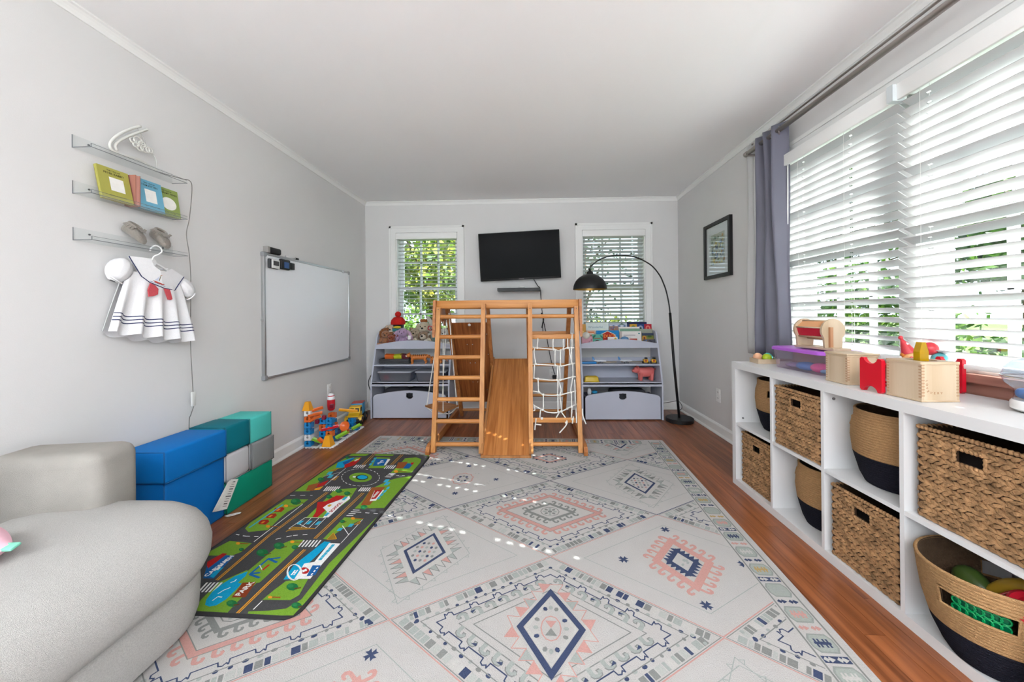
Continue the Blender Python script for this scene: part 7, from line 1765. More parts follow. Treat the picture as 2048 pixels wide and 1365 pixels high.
((236, 236, 234), [(0.318, 0.179), (0.362, 0.162), (0.360, 0.156), (0.316, 0.173)]),
((60, 170, 200), [(0.274, 0.221), (0.268, 0.184), (0.286, 0.183), (0.292, 0.220)]),
((60, 170, 200), [(0.266, 0.171), (0.260, 0.133), (0.278, 0.132), (0.284, 0.170)]),
((60, 170, 200), [(0.258, 0.120), (0.251, 0.081), (0.270, 0.080), (0.276, 0.119)]),
((150, 86, 44), [(0.465, 0.161), (0.531, 0.145), (0.554, 0.254), (0.493, 0.264)]),
((30, 96, 160), [(0.538, 0.175), (0.583, 0.173), (0.585, 0.259), (0.542, 0.261)]),
((178, 38, 36), [(0.561, 0.156), (0.584, 0.155), (0.585, 0.192), (0.570, 0.193)]),
((20, 160, 204), [(0.026, 0.184), (0.095, 0.083), (0.109, 0.167), (0.114, 0.272), (0.065, 0.275)]),
((30, 96, 160), [(0.060, 0.182), (0.111, 0.082), (0.110, 0.141), (0.102, 0.229)]),
((178, 38, 36), [(0.098, 0.222), (0.150, 0.080), (0.165, 0.143), (0.172, 0.226), (0.130, 0.278)]),
((226, 160, 40), [(0.138, 0.113), (0.145, 0.091), (0.156, 0.133), (0.144, 0.139)]),
((150, 86, 44), [(0.046, 0.544), (0.094, 0.499), (0.121, 0.610), (0.076, 0.613)]),
((178, 38, 36), [(0.098, 0.526), (0.131, 0.461), (0.145, 0.535), (0.116, 0.571)]),
((226, 160, 40), [(0.116, 0.582), (0.148, 0.548), (0.153, 0.598), (0.122, 0.605)]),
((156, 48, 32), [(0.058, 0.856), (0.035, 0.817), (0.076, 0.806), (0.098, 0.825), (0.102, 0.856)]),
((222, 130, 40), [(0.063, 0.847), (0.061, 0.824), (0.075, 0.823), (0.076, 0.847)]),
((156, 48, 32), [(0.064, 0.918), (0.042, 0.881), (0.081, 0.870), (0.103, 0.889), (0.106, 0.918)]),
((222, 130, 40), [(0.068, 0.910), (0.067, 0.888), (0.080, 0.887), (0.081, 0.909)]),
((156, 48, 32), [(0.069, 0.976), (0.048, 0.941), (0.086, 0.931), (0.107, 0.948), (0.110, 0.976)]),
((222, 130, 40), [(0.074, 0.968), (0.072, 0.948), (0.085, 0.947), (0.086, 0.967)]),
((60, 170, 200), [(0.051, 0.779), (0.043, 1.008), (0.051, 1.008), (0.059, 0.780)]),
((34, 110, 62), [(0.136, 0.742), (0.144, 0.765), (0.135, 0.778), (0.112, 0.775), (0.085, 0.758), (0.067, 0.733), (0.067, 0.713), (0.085, 0.708), (0.112, 0.719)]),
((46, 126, 74), [(0.105, 0.735), (0.110, 0.748), (0.103, 0.754), (0.088, 0.749), (0.074, 0.737), (0.069, 0.723), (0.076, 0.717), (0.091, 0.722)]),
((96, 60, 30), [(0.127, 0.763), (0.155, 0.753), (0.153, 0.747), (0.125, 0.758)]),
((34, 110, 62), [(0.301, 0.604), (0.306, 0.621), (0.299, 0.630), (0.284, 0.628), (0.267, 0.615), (0.256, 0.597), (0.257, 0.583), (0.269, 0.579), (0.287, 0.588)]),
((46, 126, 74), [(0.281, 0.599), (0.284, 0.608), (0.279, 0.612), (0.269, 0.609), (0.261, 0.600), (0.258, 0.590), (0.263, 0.586), (0.273, 0.589)]),
((96, 60, 30), [(0.295, 0.620), (0.314, 0.612), (0.312, 0.607), (0.293, 0.614)]),
((34, 110, 62), [(0.369, 0.632), (0.373, 0.648), (0.366, 0.657), (0.351, 0.655), (0.335, 0.642), (0.325, 0.625), (0.327, 0.612), (0.339, 0.608), (0.355, 0.616)]),
((46, 126, 74), [(0.350, 0.627), (0.352, 0.636), (0.347, 0.640), (0.338, 0.637), (0.329, 0.628), (0.327, 0.618), (0.332, 0.614), (0.342, 0.618)]),
((96, 60, 30), [(0.363, 0.647), (0.381, 0.640), (0.379, 0.634), (0.361, 0.642)]),
((34, 110, 62), [(0.295, 1.190), (0.301, 1.207), (0.291, 1.216), (0.270, 1.214), (0.247, 1.202), (0.232, 1.184), (0.233, 1.170), (0.250, 1.165), (0.274, 1.173)]),
((46, 126, 74), [(0.267, 1.185), (0.270, 1.195), (0.263, 1.199), (0.250, 1.196), (0.238, 1.187), (0.235, 1.177), (0.241, 1.172), (0.255, 1.176)]),
((96, 60, 30), [(0.286, 1.206), (0.312, 1.198), (0.310, 1.193), (0.284, 1.201)]),
((34, 110, 62), [(0.331, 1.137), (0.337, 1.153), (0.328, 1.163), (0.308, 1.161), (0.287, 1.149), (0.274, 1.132), (0.276, 1.118), (0.291, 1.114), (0.313, 1.122)]),
((46, 126, 74), [(0.306, 1.133), (0.309, 1.142), (0.303, 1.146), (0.291, 1.143), (0.280, 1.134), (0.277, 1.125), (0.283, 1.121), (0.295, 1.124)]),
((96, 60, 30), [(0.323, 1.153), (0.347, 1.146), (0.345, 1.140), (0.321, 1.147)]),
((34, 110, 62), [(0.570, 1.382), (0.573, 1.394), (0.564, 1.402), (0.546, 1.401), (0.528, 1.391), (0.518, 1.378), (0.521, 1.367), (0.536, 1.363), (0.555, 1.369)]),
((46, 126, 74), [(0.547, 1.378), (0.549, 1.385), (0.542, 1.389), (0.532, 1.387), (0.523, 1.380), (0.521, 1.372), (0.528, 1.369), (0.538, 1.371)]),
((96, 60, 30), [(0.560, 1.395), (0.584, 1.389), (0.582, 1.383), (0.559, 1.389)]),
((34, 110, 62), [(0.646, 1.471), (0.648, 1.481), (0.640, 1.486), (0.625, 1.485), (0.611, 1.478), (0.604, 1.468), (0.607, 1.460), (0.619, 1.457), (0.634, 1.462)]),
((46, 126, 74), [(0.627, 1.468), (0.628, 1.474), (0.623, 1.477), (0.615, 1.475), (0.608, 1.470), (0.607, 1.464), (0.612, 1.461), (0.621, 1.463)]),
((96, 60, 30), [(0.638, 1.482), (0.649, 1.477), (0.647, 1.471), (0.636, 1.476)]),
((34, 110, 62), [(0.400, 1.476), (0.404, 1.487), (0.396, 1.493), (0.381, 1.492), (0.364, 1.484), (0.354, 1.474), (0.356, 1.465), (0.368, 1.462), (0.386, 1.467)]),
((46, 126, 74), [(0.380, 1.474), (0.382, 1.480), (0.376, 1.482), (0.367, 1.481), (0.359, 1.475), (0.357, 1.469), (0.362, 1.466), (0.371, 1.468)]),
((96, 60, 30), [(0.393, 1.488), (0.412, 1.483), (0.410, 1.477), (0.391, 1.482)]),
((34, 110, 62), [(0.095, 0.457), (0.101, 0.476), (0.095, 0.487), (0.078, 0.484), (0.059, 0.469), (0.046, 0.449), (0.045, 0.433), (0.058, 0.429), (0.078, 0.438)]),
((46, 126, 74), [(0.073, 0.451), (0.076, 0.462), (0.071, 0.467), (0.061, 0.463), (0.051, 0.452), (0.047, 0.441), (0.052, 0.436), (0.062, 0.440)]),
((96, 60, 30), [(0.089, 0.475), (0.109, 0.467), (0.107, 0.461), (0.087, 0.469)]),
((34, 110, 62), [(0.549, 0.780), (0.551, 0.795), (0.543, 0.804), (0.529, 0.802), (0.514, 0.790), (0.505, 0.774), (0.508, 0.762), (0.520, 0.758), (0.536, 0.765)]),
((46, 126, 74), [(0.530, 0.776), (0.531, 0.784), (0.526, 0.788), (0.517, 0.785), (0.509, 0.777), (0.508, 0.768), (0.513, 0.764), (0.522, 0.767)]),
((96, 60, 30), [(0.541, 0.795), (0.560, 0.788), (0.558, 0.783), (0.539, 0.789)]),
((34, 110, 62), [(0.282, 0.677), (0.287, 0.691), (0.280, 0.699), (0.267, 0.698), (0.252, 0.687), (0.242, 0.672), (0.243, 0.660), (0.254, 0.656), (0.269, 0.663)]),
((46, 126, 74), [(0.264, 0.673), (0.267, 0.681), (0.262, 0.685), (0.254, 0.682), (0.246, 0.674), (0.244, 0.665), (0.248, 0.662), (0.257, 0.665)]),
((96, 60, 30), [(0.277, 0.691), (0.294, 0.685), (0.292, 0.679), (0.275, 0.686)]),
((34, 110, 62), [(0.403, 1.143), (0.407, 1.154), (0.401, 1.160), (0.388, 1.158), (0.375, 1.151), (0.367, 1.140), (0.368, 1.131), (0.378, 1.129), (0.392, 1.133)]),
((46, 126, 74), [(0.387, 1.140), (0.389, 1.146), (0.385, 1.149), (0.377, 1.147), (0.371, 1.141), (0.369, 1.135), (0.373, 1.133), (0.381, 1.135)]),
((96, 60, 30), [(0.398, 1.155), (0.414, 1.150), (0.412, 1.144), (0.396, 1.149)]),
((34, 110, 62), [(0.502, 0.925), (0.504, 0.936), (0.499, 0.941), (0.488, 0.940), (0.477, 0.932), (0.471, 0.922), (0.472, 0.913), (0.481, 0.911), (0.493, 0.916)]),
((46, 126, 74), [(0.488, 0.922), (0.489, 0.928), (0.485, 0.931), (0.479, 0.929), (0.474, 0.923), (0.472, 0.917), (0.476, 0.915), (0.483, 0.917)]),
((96, 60, 30), [(0.497, 0.936), (0.511, 0.932), (0.509, 0.926), (0.495, 0.931)]),
((34, 110, 62), [(0.060, 0.090), (0.065, 0.105), (0.060, 0.113), (0.049, 0.111), (0.036, 0.100), (0.027, 0.084), (0.027, 0.071), (0.035, 0.068), (0.048, 0.076)]),
((46, 126, 74), [(0.045, 0.085), (0.048, 0.094), (0.044, 0.098), (0.037, 0.094), (0.030, 0.086), (0.028, 0.078), (0.031, 0.074), (0.038, 0.077)]),
((96, 60, 30), [(0.057, 0.105), (0.070, 0.098), (0.068, 0.093), (0.055, 0.099)]),
((34, 110, 62), [(0.165, 1.175), (0.169, 1.183), (0.165, 1.187), (0.155, 1.186), (0.144, 1.180), (0.137, 1.172), (0.137, 1.166), (0.145, 1.164), (0.156, 1.167)]),
((46, 126, 74), [(0.153, 1.173), (0.155, 1.177), (0.152, 1.179), (0.146, 1.178), (0.140, 1.173), (0.138, 1.169), (0.141, 1.167), (0.147, 1.168)]),
((96, 60, 30), [(0.162, 1.184), (0.174, 1.180), (0.172, 1.174), (0.161, 1.178)]),
((226, 150, 40), [(0.507, 1.439), (0.508, 1.444), (0.504, 1.446), (0.496, 1.445), (0.490, 1.440), (0.489, 1.436), (0.493, 1.433), (0.501, 1.435)]),
((150, 84, 36), [(0.506, 1.442), (0.539, 1.442), (0.539, 1.436), (0.506, 1.436)]),
((226, 150, 40), [(0.109, 1.133), (0.112, 1.140), (0.107, 1.143), (0.097, 1.141), (0.088, 1.134), (0.085, 1.127), (0.090, 1.123), (0.100, 1.126)]),
((150, 84, 36), [(0.108, 1.136), (0.150, 1.136), (0.150, 1.130), (0.108, 1.130)]),
((226, 150, 40), [(0.357, 1.106), (0.359, 1.114), (0.354, 1.117), (0.344, 1.115), (0.336, 1.108), (0.334, 1.100), (0.339, 1.097), (0.349, 1.099)]),
((150, 84, 36), [(0.356, 1.110), (0.397, 1.109), (0.397, 1.103), (0.356, 1.104)]),
((226, 150, 40), [(0.529, 0.312), (0.531, 0.328), (0.523, 0.335), (0.510, 0.329), (0.499, 0.314), (0.496, 0.298), (0.505, 0.291), (0.518, 0.297)]),
((150, 84, 36), [(0.527, 0.315), (0.587, 0.317), (0.587, 0.311), (0.527, 0.309)]),
((226, 150, 40), [(0.538, 0.895), (0.540, 0.904), (0.533, 0.908), (0.523, 0.905), (0.515, 0.896), (0.513, 0.887), (0.519, 0.882), (0.530, 0.886)]),
((150, 84, 36), [(0.537, 0.898), (0.583, 0.898), (0.583, 0.892), (0.537, 0.892)]),
((226, 150, 40), [(0.145, 0.990), (0.148, 0.999), (0.143, 1.003), (0.132, 1.000), (0.122, 0.992), (0.118, 0.983), (0.124, 0.979), (0.135, 0.982)]),
((150, 84, 36), [(0.143, 0.993), (0.188, 0.993), (0.188, 0.987), (0.143, 0.987)]),
((226, 150, 40), [(0.095, 0.792), (0.099, 0.803), (0.093, 0.808), (0.082, 0.804), (0.070, 0.794), (0.066, 0.783), (0.072, 0.778), (0.084, 0.782)]),
((150, 84, 36), [(0.094, 0.795), (0.144, 0.796), (0.144, 0.790), (0.094, 0.789)])]
for k, (c, pts) in enumerate(MAT_ART): pm_.poly([mp_(s, t, MZ1 + .0003 + .0000025 * k) for s, t in pts], c)
def mtext(txt, s, t, size, col, sp=1.0, bold=.001):
    put_text(pm_, txt, size, lambda u, w: mp_(s - w, t - u, MZ1 + .0014), col, sp, bold)
mtext('PARK', .368, 1.405, .030, (236, 232, 226)); mtext('CARWASH', .150, 1.285, .027, (236, 236, 236)); mtext('SCHOOL', .372, .79, .026, (178, 38, 36)); mtext('MARKET', .527, .635, .020, (236, 232, 226)); mtext('POLICE', .335, .165, .022, (220, 232, 240)); mtext('HOTEL', .150, .435, .016, (236, 226, 214)); mtext('FIRE', .140, .135, .022, (240, 220, 200))
pm_.build('print', printmat('mat_print', .95, (260, .14), (420, .6), .1), mat_, fixn=False)
# ------------------------------------------------------------------ plush toys on the left shelf
def fur(n, c): return mat('fur_' + n, c, .95, noise=(45, .10), bump=(260, .7), spec=.1, sheen=.4)
eye_m = mat('eye_black', (18, 16, 16), .15)
def plush(name, label, x, y, z, s, c, c2=None, ears='round', head=(0, -.02, .135), hr=(.052, .048, .048), muzzle=None, tummy=None, noser=.010, legs=True, arms=True, extra=None, rz=0.0, ear_c=None, body=(.052, .045, .062)):
    """seated plush facing local -Y"""
    t = thing(name, label, 'plush toy', (x, y, z), rz, 'plush toys on the left shelf'); t.scale = (s, s, s); TW[t.name] = TW[t.name] @ Matrix.Scale(s, 4)
    m = fur(name, c); m2 = fur(name + '_b', c2 or c)
    B = lambda nm, mb, mm: mb.build(nm, mm, t, True, world=False)
    B('body', MB().ell((0, 0, .060), body, 18, 12), m)
    if tummy: B('tummy', MB().ell((0, -.012, .058), (.038, .040, .046), 14, 10), fur(name + '_t', tummy))
    hx, hy, hz = head
    B('head', MB().ell(head, hr, 18, 12), m)
    if muzzle: B('muzzle', MB().ell((hx, hy - hr[1] * .8, hz - .014), muzzle, 14, 10), m2)
    if noser: B('nose', MB().ell((hx, hy - hr[1] - (muzzle[1] * .75 if muzzle else 0), hz - .004), (noser, noser * .7, noser * .75), 10, 6), eye_m)
    for sx in (-1, 1):
        B('eye', MB().ell((hx + sx * hr[0] * .40, hy - hr[1] * .90, hz + .010), .0052, 8, 6), eye_m)
        em = fur(name + '_e', ear_c or c)
        if ears == 'round': B('ear', MB().ell((hx + sx * hr[0] * .80, hy + .005, hz + hr[2] * .75), (.020, .010, .020), 12, 8), em)
        elif ears == 'flop': B('ear', MB().ell((hx + sx * (hr[0] + .018), hy - .004, hz - .022), (.020, .012, .058), 12, 8, R3(0, sx * -.45, 0)), em)
        elif ears == 'long': B('ear', MB().ell((hx + sx * .040, hy, hz + .070), (.018, .010, .052), 12, 8, R3(0, sx * .55, 0)), em)
        elif ears == 'droop': B('ear', MB().ell((hx + sx * (hr[0] + .004), hy - .006, hz + .000), (.016, .014, .040), 12, 8, R3(0, sx * -.25, 0)), em)
        if arms: B('arm', MB().ell((sx * .054, -.022, .072), (.019, .022, .042), 12, 8, R3(.5, sx * -.5, 0)), m)
        if legs:
            B('leg', MB().ell((sx * .042, -.052, .022), (.023, .045, .022), 12, 8, R3(0, 0, sx * .35)), m)
            B('paw', MB().ell((sx * .056, -.088, .026), (.023, .016, .026), 12, 8), m2)
    if extra: extra(t, B, head, hr)
    return t
ZP = 0.7375; YP = 4.100
def mane(t, B, h, r):
    for k in range(14):
        a = 2 * pi * k / 14; B('mane_tuft', MB().ell((h[0] + .056 * cos(a), h[1] + .012, h[2] + .054 * sin(a)), (.022, .022, .022), 8, 6), fur('mane', (140, 82, 40)))
plush('plush_lion', 'brown shaggy plush lion sitting at the left end of the shelf', -1.618, YP - .005, ZP, 1.02, (168, 112, 76), (176, 122, 88), 'round', hr=(.046, .044, .044), muzzle=(.026, .02, .02), extra=mane, rz=.15)
plush('plush_lamb', 'cream plush lamb behind the duck with the red hat', -1.565, YP + .055, ZP + .04, 1.15, (216, 190, 164), (230, 214, 196), 'droop', muzzle=(.022, .02, .018), legs=False)
def duck(t, B, h, r):
    B('hat', MB().lathe([(.060, -.004), (.062, .012), (.056, .036), (.036, .058), (0, .066)], 22, (h[0], h[1], h[2] + .014)), mat('red_knit', (206, 34, 28), .95, bump=(180, .8)))
    B('pompom', MB().ell((h[0], h[1], h[2] + .098), .026, 14, 10), MATS['red_knit'])
    B('beak', MB().ell((h[0] + .012, h[1] - .056, h[2] - .012), (.034, .026, .011), 14, 8), mat('beak_yellow', (214, 196, 50), .7))
    B('scarf', MB().tube([(.052 * cos(a), .046 * sin(a) - .008, .098 - .008 * sin(a)) for a in [2 * pi * k / 20 for k in range(20)]], .015, 10, closed=True), mat('teal_knit', (64, 140, 146), .95, bump=(180, .8)))
plush('plush_duck', 'dark plush duck wearing a red pompom hat and teal scarf', -1.500, YP + .055, ZP + .05, 1.30, (40, 36, 40), (170, 36, 30), None, head=(0, -.01, .140), hr=(.050, .046, .046), noser=0, tummy=(176, 40, 34), legs=False, extra=duck)
plush('plush_fox', 'small rust brown plush sitting in front of the duck', -1.540, YP - .045, ZP, .74, (150, 66, 34), (170, 90, 52), 'round', muzzle=(.022, .02, .018))
def tagx(t, B, h, r): MB().box(.058, -.056, .072, .086, -.053, .112).build('paper_tag', mat('tag_white', (240, 240, 238), .6), t, world=False)
plush('plush_bunny', 'lilac plush bunny with long floppy ears and a white tag', -1.432, YP + .012, ZP, 1.10, (188, 158, 194), (206, 178, 206), 'flop', head=(0, -.025, .140), hr=(.054, .048, .048), noser=.005, extra=tagx, rz=.1, ear_c=(196, 164, 190))
plush('plush_bear', 'greyish beige plush bear behind the lilac bunny', -1.305, YP + .055, ZP, 1.12, (176, 158, 134), (190, 172, 148), 'round', hr=(.050, .046, .046), muzzle=(.026, .02, .02), ear_c=(140, 114, 88))
def tuft(t, B, h, r):
    for dx in (-.018, 0, .018): B('tuft', MB().ell((h[0] + dx, h[1], h[2] + r[2] + .008), (.014, .012, .016), 8, 6), fur('tuft', (176, 98, 44)))
plush('plush_monkey', 'cream plush with an orange tuft of hair behind the puppy', -1.205, YP + .065, ZP + .03, 1.32, (206, 192, 166), (220, 208, 186), 'droop', hr=(.050, .046, .050), muzzle=(.026, .02, .018), extra=tuft)
plush('plush_puppy', 'brown and cream plush puppy with a big black nose', -1.165, YP + .005, ZP, 1.05, (150, 124, 98), (220, 208, 190), 'droop', head=(-.015, -.03, .118), muzzle=(.034, .032, .030), noser=.013, ear_c=(128, 104, 82), rz=-.1)
def glasses(t, B, h, r):
    for sx in (-1, 1): B('glasses_rim', MB().tube([(h[0] + sx * .024 + .019 * cos(a), h[1] - r[1] - .004, h[2] + .010 + .017 * sin(a)) for a in [2 * pi * k / 18 for k in range(18)]], .0042, 8, closed=True), mat('glasses_red', (180, 30, 40), .3))
    B('glasses_bridge', MB().cyl((h[0] - .006, h[1] - r[1] - .004, h[2] + .010), (h[0] + .006, h[1] - r[1] - .004, h[2] + .010), .003, 8), MATS['glasses_red'])
plush('plush_rabbit', 'pale grey plush rabbit wearing red glasses by the gym post', -1.072, YP + .01, ZP + .02, 1.28, (206, 202, 190), (226, 222, 214), 'long', muzzle=(.024, .02, .018), noser=.012, tummy=(120, 146, 140), extra=glasses)
plush('plush_tiger', 'grey and white striped plush half hidden behind the gym post', -.968, YP + .01, ZP, 1.10, (196, 190, 184), (226, 222, 216), 'round', muzzle=(.026, .02, .02), ear_c=(90, 80, 80))

# ------------------------------------------------------------------ left shelf, second board: basket, cards, tigers
ZS2 = 0.5605
wk = thing('woven_tray', 'dark woven paper tray holding picture cards on the left shelf', 'basket', (-1.485, 4.055, ZS2))
wm = mat('dark_weave', (74, 76, 80), .8, noise=(120, .25), bump=(200, .6))
for (x0, y0, x1, y1) in ((-.16, -.09, .16, -.084), (-.16, .084, .16, .09), (-.16, -.084, -.154, .084), (.154, -.084, .16, .084)): MB().box(x0, y0, .004, x1, y1, .055).build('wall', wm, wk, world=False)
MB().box(-.16, -.09, 0, .16, .09, .004).build('floor_panel', wm, wk, world=False)
for k in range(3):
    z = .012 + .018 * k; MB().tube([(-.162, -.092, z), (.162, -.092, z)], .0045, 6).build('weave_band', wm, wk, True, world=False)
for lab, x, c, a in (('orange picture card in the dark tray', -1.555, (222, 106, 40), .06), ('lime picture card in the dark tray', -1.455, (190, 196, 40), -.10), ('maroon picture card in the dark tray', -1.385, (104, 36, 48), .12)):
    mb = MB(); mb.rbox((x, 4.03, ZS2 + .065), (.095, .05, .070), .004, 2, R3(.35, a, 0)); tag(mb.build('picture_card', mat('card_%d' % c[0], c, .6, noise=(30, .1)), None, 40), lab, 'card')
def big_cat(label, x, y, z, s, rz):
    t = thing('toy_tiger', label, 'toy animal', (x, y, z), rz, 'toy tigers'); t.scale = (s, s, s); TW[t.name] = TW[t.name] @ Matrix.Scale(s, 4)
    m = mat('tiger_orange', (206, 122, 56), .5, noise=(60, .35), stretch=(1, .2, .2)); B = lambda nm, mb, mm: mb.build(nm, mm, t, True, world=False)
    rings = []
    for xx, yr, zr, zc in ((-.075, .006, .008, .062), (-.065, .016, .020, .058), (-.035, .019, .022, .056), (0, .018, .020, .056), (.035, .020, .023, .058), (.060, .016, .018, .062), (.075, .010, .012, .066)):
        rings.append([Vector((xx, yr * cos(a), zc + zr * sin(a))) for a in [2 * pi * k / 14 for k in range(14)]])
    B('body', MB().loft(rings), m)
    B('head', MB().ell((-.090, 0, .074), (.021, .018, .018), 14, 10), m); B('muzzle', MB().ell((-.108, 0, .068), (.010, .011, .009), 10, 8), mat('tiger_white', (236, 226, 212), .5))
    for sy in (-1, 1):
        B('ear', MB().ell((-.084, sy * .013, .091), (.005, .006, .007), 8, 6), m)
        B('leg', MB().tube(catmull([(-.055, sy * .013, .052), (-.060, sy * .015, .028), (-.058, sy * .015, .006), (-.068, sy * .015, .004)], 4), [.010] * 5 + [.007] * 8, 10), m)
        B('leg', MB().tube(catmull([(.052, sy * .013, .055), (.048, sy * .015, .034), (.060, sy * .015, .018), (.050, sy * .015, .004)], 4), [.013] * 4 + [.009] * 4 + [.006] * 5, 10), m)
    B('tail', MB().tube(catmull([(.074, 0, .066), (.10, .004, .05), (.12, .006, .03), (.135, 0, .025)], 5), .0045, 8), m)
    for k in range(7): B('stripe', MB().tube([(-.05 + .018 * k, .021 * cos(a), .057 + .0235 * sin(a)) for a in [radians(20 + 140 * j / 8) for j in range(9)]], .0022, 5), eye_m)
    return t
big_cat('larger orange toy tiger on the left shelf', -1.215, 3.985, ZS2, 1.25, .12)
big_cat('smaller orange toy tiger walking behind the gym post', -1.035, 4.01, ZS2, .95, -.1)
# clear bins
ZS3 = 0.3765
def clear_bin(label, x, w):
    t = thing('lidded_bin', label, 'storage bin', (x, 4.02, ZS3), 0, 'clear lidded bins'); q = w / 2
    cm = clear('smoke_plastic', (206, 210, 220), gloss=.10, tint=.85, haze=.25, rough=.15)
    rg = [[Vector((a, b, z)) for a, b in rrect(-q + i, q - i, -.12 + i, .12 - i, (.02,) * 4, 4)] for i, z in ((.022, 0), (.004, .10))]
    mb = MB(); mb.loft(rg, caps=False); mb.add(rg[0], [tuple(range(len(rg[0])))]); mb.build('tub', cm, t, 40, world=False)
    mb = MB(); mb.loft([[Vector((a, b, z)) for a, b in rrect(-q, q, -.125, .125, (.02,) * 4, 4, i)] for i, z in ((0, .098), (0, .110), (.006, .114), (.016, .112))]); mb.build('lid', mat('grey_lid', (168, 172, 182), .4), t, 40, world=False)
    return t
clear_bin('clear bin with a grey lid and a red ball inside', -1.462, .365); clear_bin('clear bin with a grey lid half behind the gym post', -1.075, .335)
mb = MB(); mb.ell((-1.565, 3.955, ZS3 + .040), .034, 18, 12); tag(mb.build('red_ball', pm('ballred', (222, 60, 76)), None, True), 'red ball inside the left clear bin', 'ball')
for k, (x, y, r, c) in enumerate(((-1.48, 3.98, .028, (210, 210, 206)), (-1.43, 3.97, .024, (90, 92, 96)), (-1.38, 3.99, .026, (226, 222, 214)), (-1.13, 3.97, .024, (196, 120, 90)), (-1.06, 3.98, .026, (120, 124, 130)))):
    mb = MB(); mb.ell((x, y, ZS3 + .006 + r * .6), (r * 1.3, r, r * .6), 12, 8); tag(mb.build('toy_piece', pm('piece_%d' % k, c), None, True), ('pale grey toy piece beside the red ball in a clear bin', 'dark grey toy piece in the left clear bin', 'off white toy piece at the right of the left clear bin', 'rust toy piece in the right clear bin', 'grey toy piece in the right clear bin')[k], 'toy')

# ------------------------------------------------------------------ picture books on the right shelf
bprint = printmat('book_print', .5, (50, .06))
def pbook(label, x0, x1, z1, y, c, art=None, lean=.16, th=.012, z0=ZP, tilt=0.0):
    """picture book leaning back in the tray, cover to -Y; art(R) draws in 0..1 cover coordinates"""
    w, h = x1 - x0, (z1 - z0) / cos(lean)
    t = thing('picture_book', label, 'book', ((x0 + x1) / 2, y, z0), 0, 'picture books on the right shelf')
    rt = R3(-lean, 0, 0) @ R3(0, tilt, 0); P = lambda a, d, b: rt @ Vector((a, d, b))
    mb = MB(); mb.obox(P(0, .001, h / 2), (w, .002, h), rt); mb.obox(P(0, th - .001, h / 2), (w, .002, h), rt); mb.obox(P(-w / 2 + .001, th / 2, h / 2), (.002, th - .002, h), rt)
    mb.build('cover', mat('cover_%d_%d_%d' % c, c, .45, noise=(20, .06)), t, world=False)
    MB().obox(P(.001, th / 2, h / 2 - .001), (w - .006, th - .0042, h - .006), rt).build('pages', mat('book_pages', (232, 226, 214), .9, noise=(100, .06)), t, world=False)
    if art:
        mb = MB()
        def R(u0, u1, v0, v1, col, lay=1): mb.poly([P((u - .5) * w, -.0003 * lay, v * h) for u, v in ((u0, v0), (u1, v0), (u1, v1), (u0, v1))], col)
        def C(u, v, ru, rv, col, lay=1): mb.poly([P((u - .5) * w + ru * w * cos(2 * pi * k / 20), -.0003 * lay, v * h + rv * h * sin(2 * pi * k / 20)) for k in range(20)], col)
        def G(pts, col, lay=1): mb.poly([P((u - .5) * w, -.0003 * lay, v * h) for u, v in pts], col)
        def T(s, u, v, size, col, lay=3): put_text(mb, s, size, lambda a, b: P((u - .5) * w + a, -.0003 * lay, v * h + b), col, 1.0, .0004)
        art(R, C, G, T); mb.build('cover_print', bprint, t, world=False, fixn=False)
    return t
rb = random.Random(9)
def a_mustard(R, C, G, T): R(.18, .40, .45, .72, (90, 70, 40)); C(.62, .58, .16, .12, (232, 190, 110)); R(.1, .9, .08, .14, (160, 108, 20))
def a_wonder(R, C, G, T): T('Wonderful', .42, .80, .036, (140, 168, 180)); C(.72, .55, .2, .2, (224, 236, 226)); C(.82, .40, .075, .10, (196, 110, 62), 2)
def a_grey(R, C, G, T):
    for k in range(6): G([(.06 + .15 * k, .70), (.14 + .15 * k, .70), (.17 + .15 * k, .90), (.08 + .15 * k, .92)], (96, 124, 160) if k % 2 else (210, 216, 226))
    G([(.55, .93), (.72, 1.0), (.9, .93)], (70, 110, 90))
def a_navy(R, C, G, T): R(0, 1, .92, 1, (28, 36, 80))
def a_circ(R, C, G, T):
    for k, c in enumerate(((228, 180, 60), (70, 92, 150), (206, 54, 66))): R(k / 3, (k + 1) / 3, .60, 1, ((214, 160, 50), (44, 66, 120), (180, 34, 52))[k]); C(k / 3 + .166, .80, .11, .14, ((96, 130, 50), (150, 160, 190), (226, 120, 110))[k], 2); C(k / 3 + .166, .80, .045, .06, ((190, 40, 40), (60, 80, 60), (190, 30, 50))[k], 3)
def a_multi(R, C, G, T):
    for k in range(12): C(rb.uniform(.05, .95), rb.uniform(.55, .95), .07, .05, ((150, 80, 60), (80, 100, 150), (180, 150, 90), (110, 70, 100))[k % 4], 1 + k % 3)
def a_green(R, C, G, T):
    R(0, 1, .93, 1, (236, 232, 226)); R(.05, 1, .55, .90, (122, 164, 140))
    for k in range(5): C(.2 + .17 * k, .72, .03, .05, (190, 90, 70), 2)
def a_orange(R, C, G, T): G([(.1, .62), (.9, .68), (.88, .92), (.12, .92)], (214, 120, 66)); R(.18, .82, .70, .84, (240, 214, 190), 2)
def a_barn(R, C, G, T):
    R(0, 1, .0, 1, (24, 132, 196)); G([(.12, .0), (.12, .55), (.22, .78), (.5, .97), (.78, .78), (.95, .45), (.95, 0)], (236, 226, 200), 2); G([(.15, .0), (.15, .54), (.24, .75), (.5, .93), (.76, .75), (.92, .44), (.92, 0)], (176, 36, 26), 3)
    T('K·DUCK', .50, .62, .048, (232, 150, 50), 5); R(.28, .44, .0, .28, (60, 40, 60), 4); C(.62, .2, .1, .1, (236, 226, 210), 4)
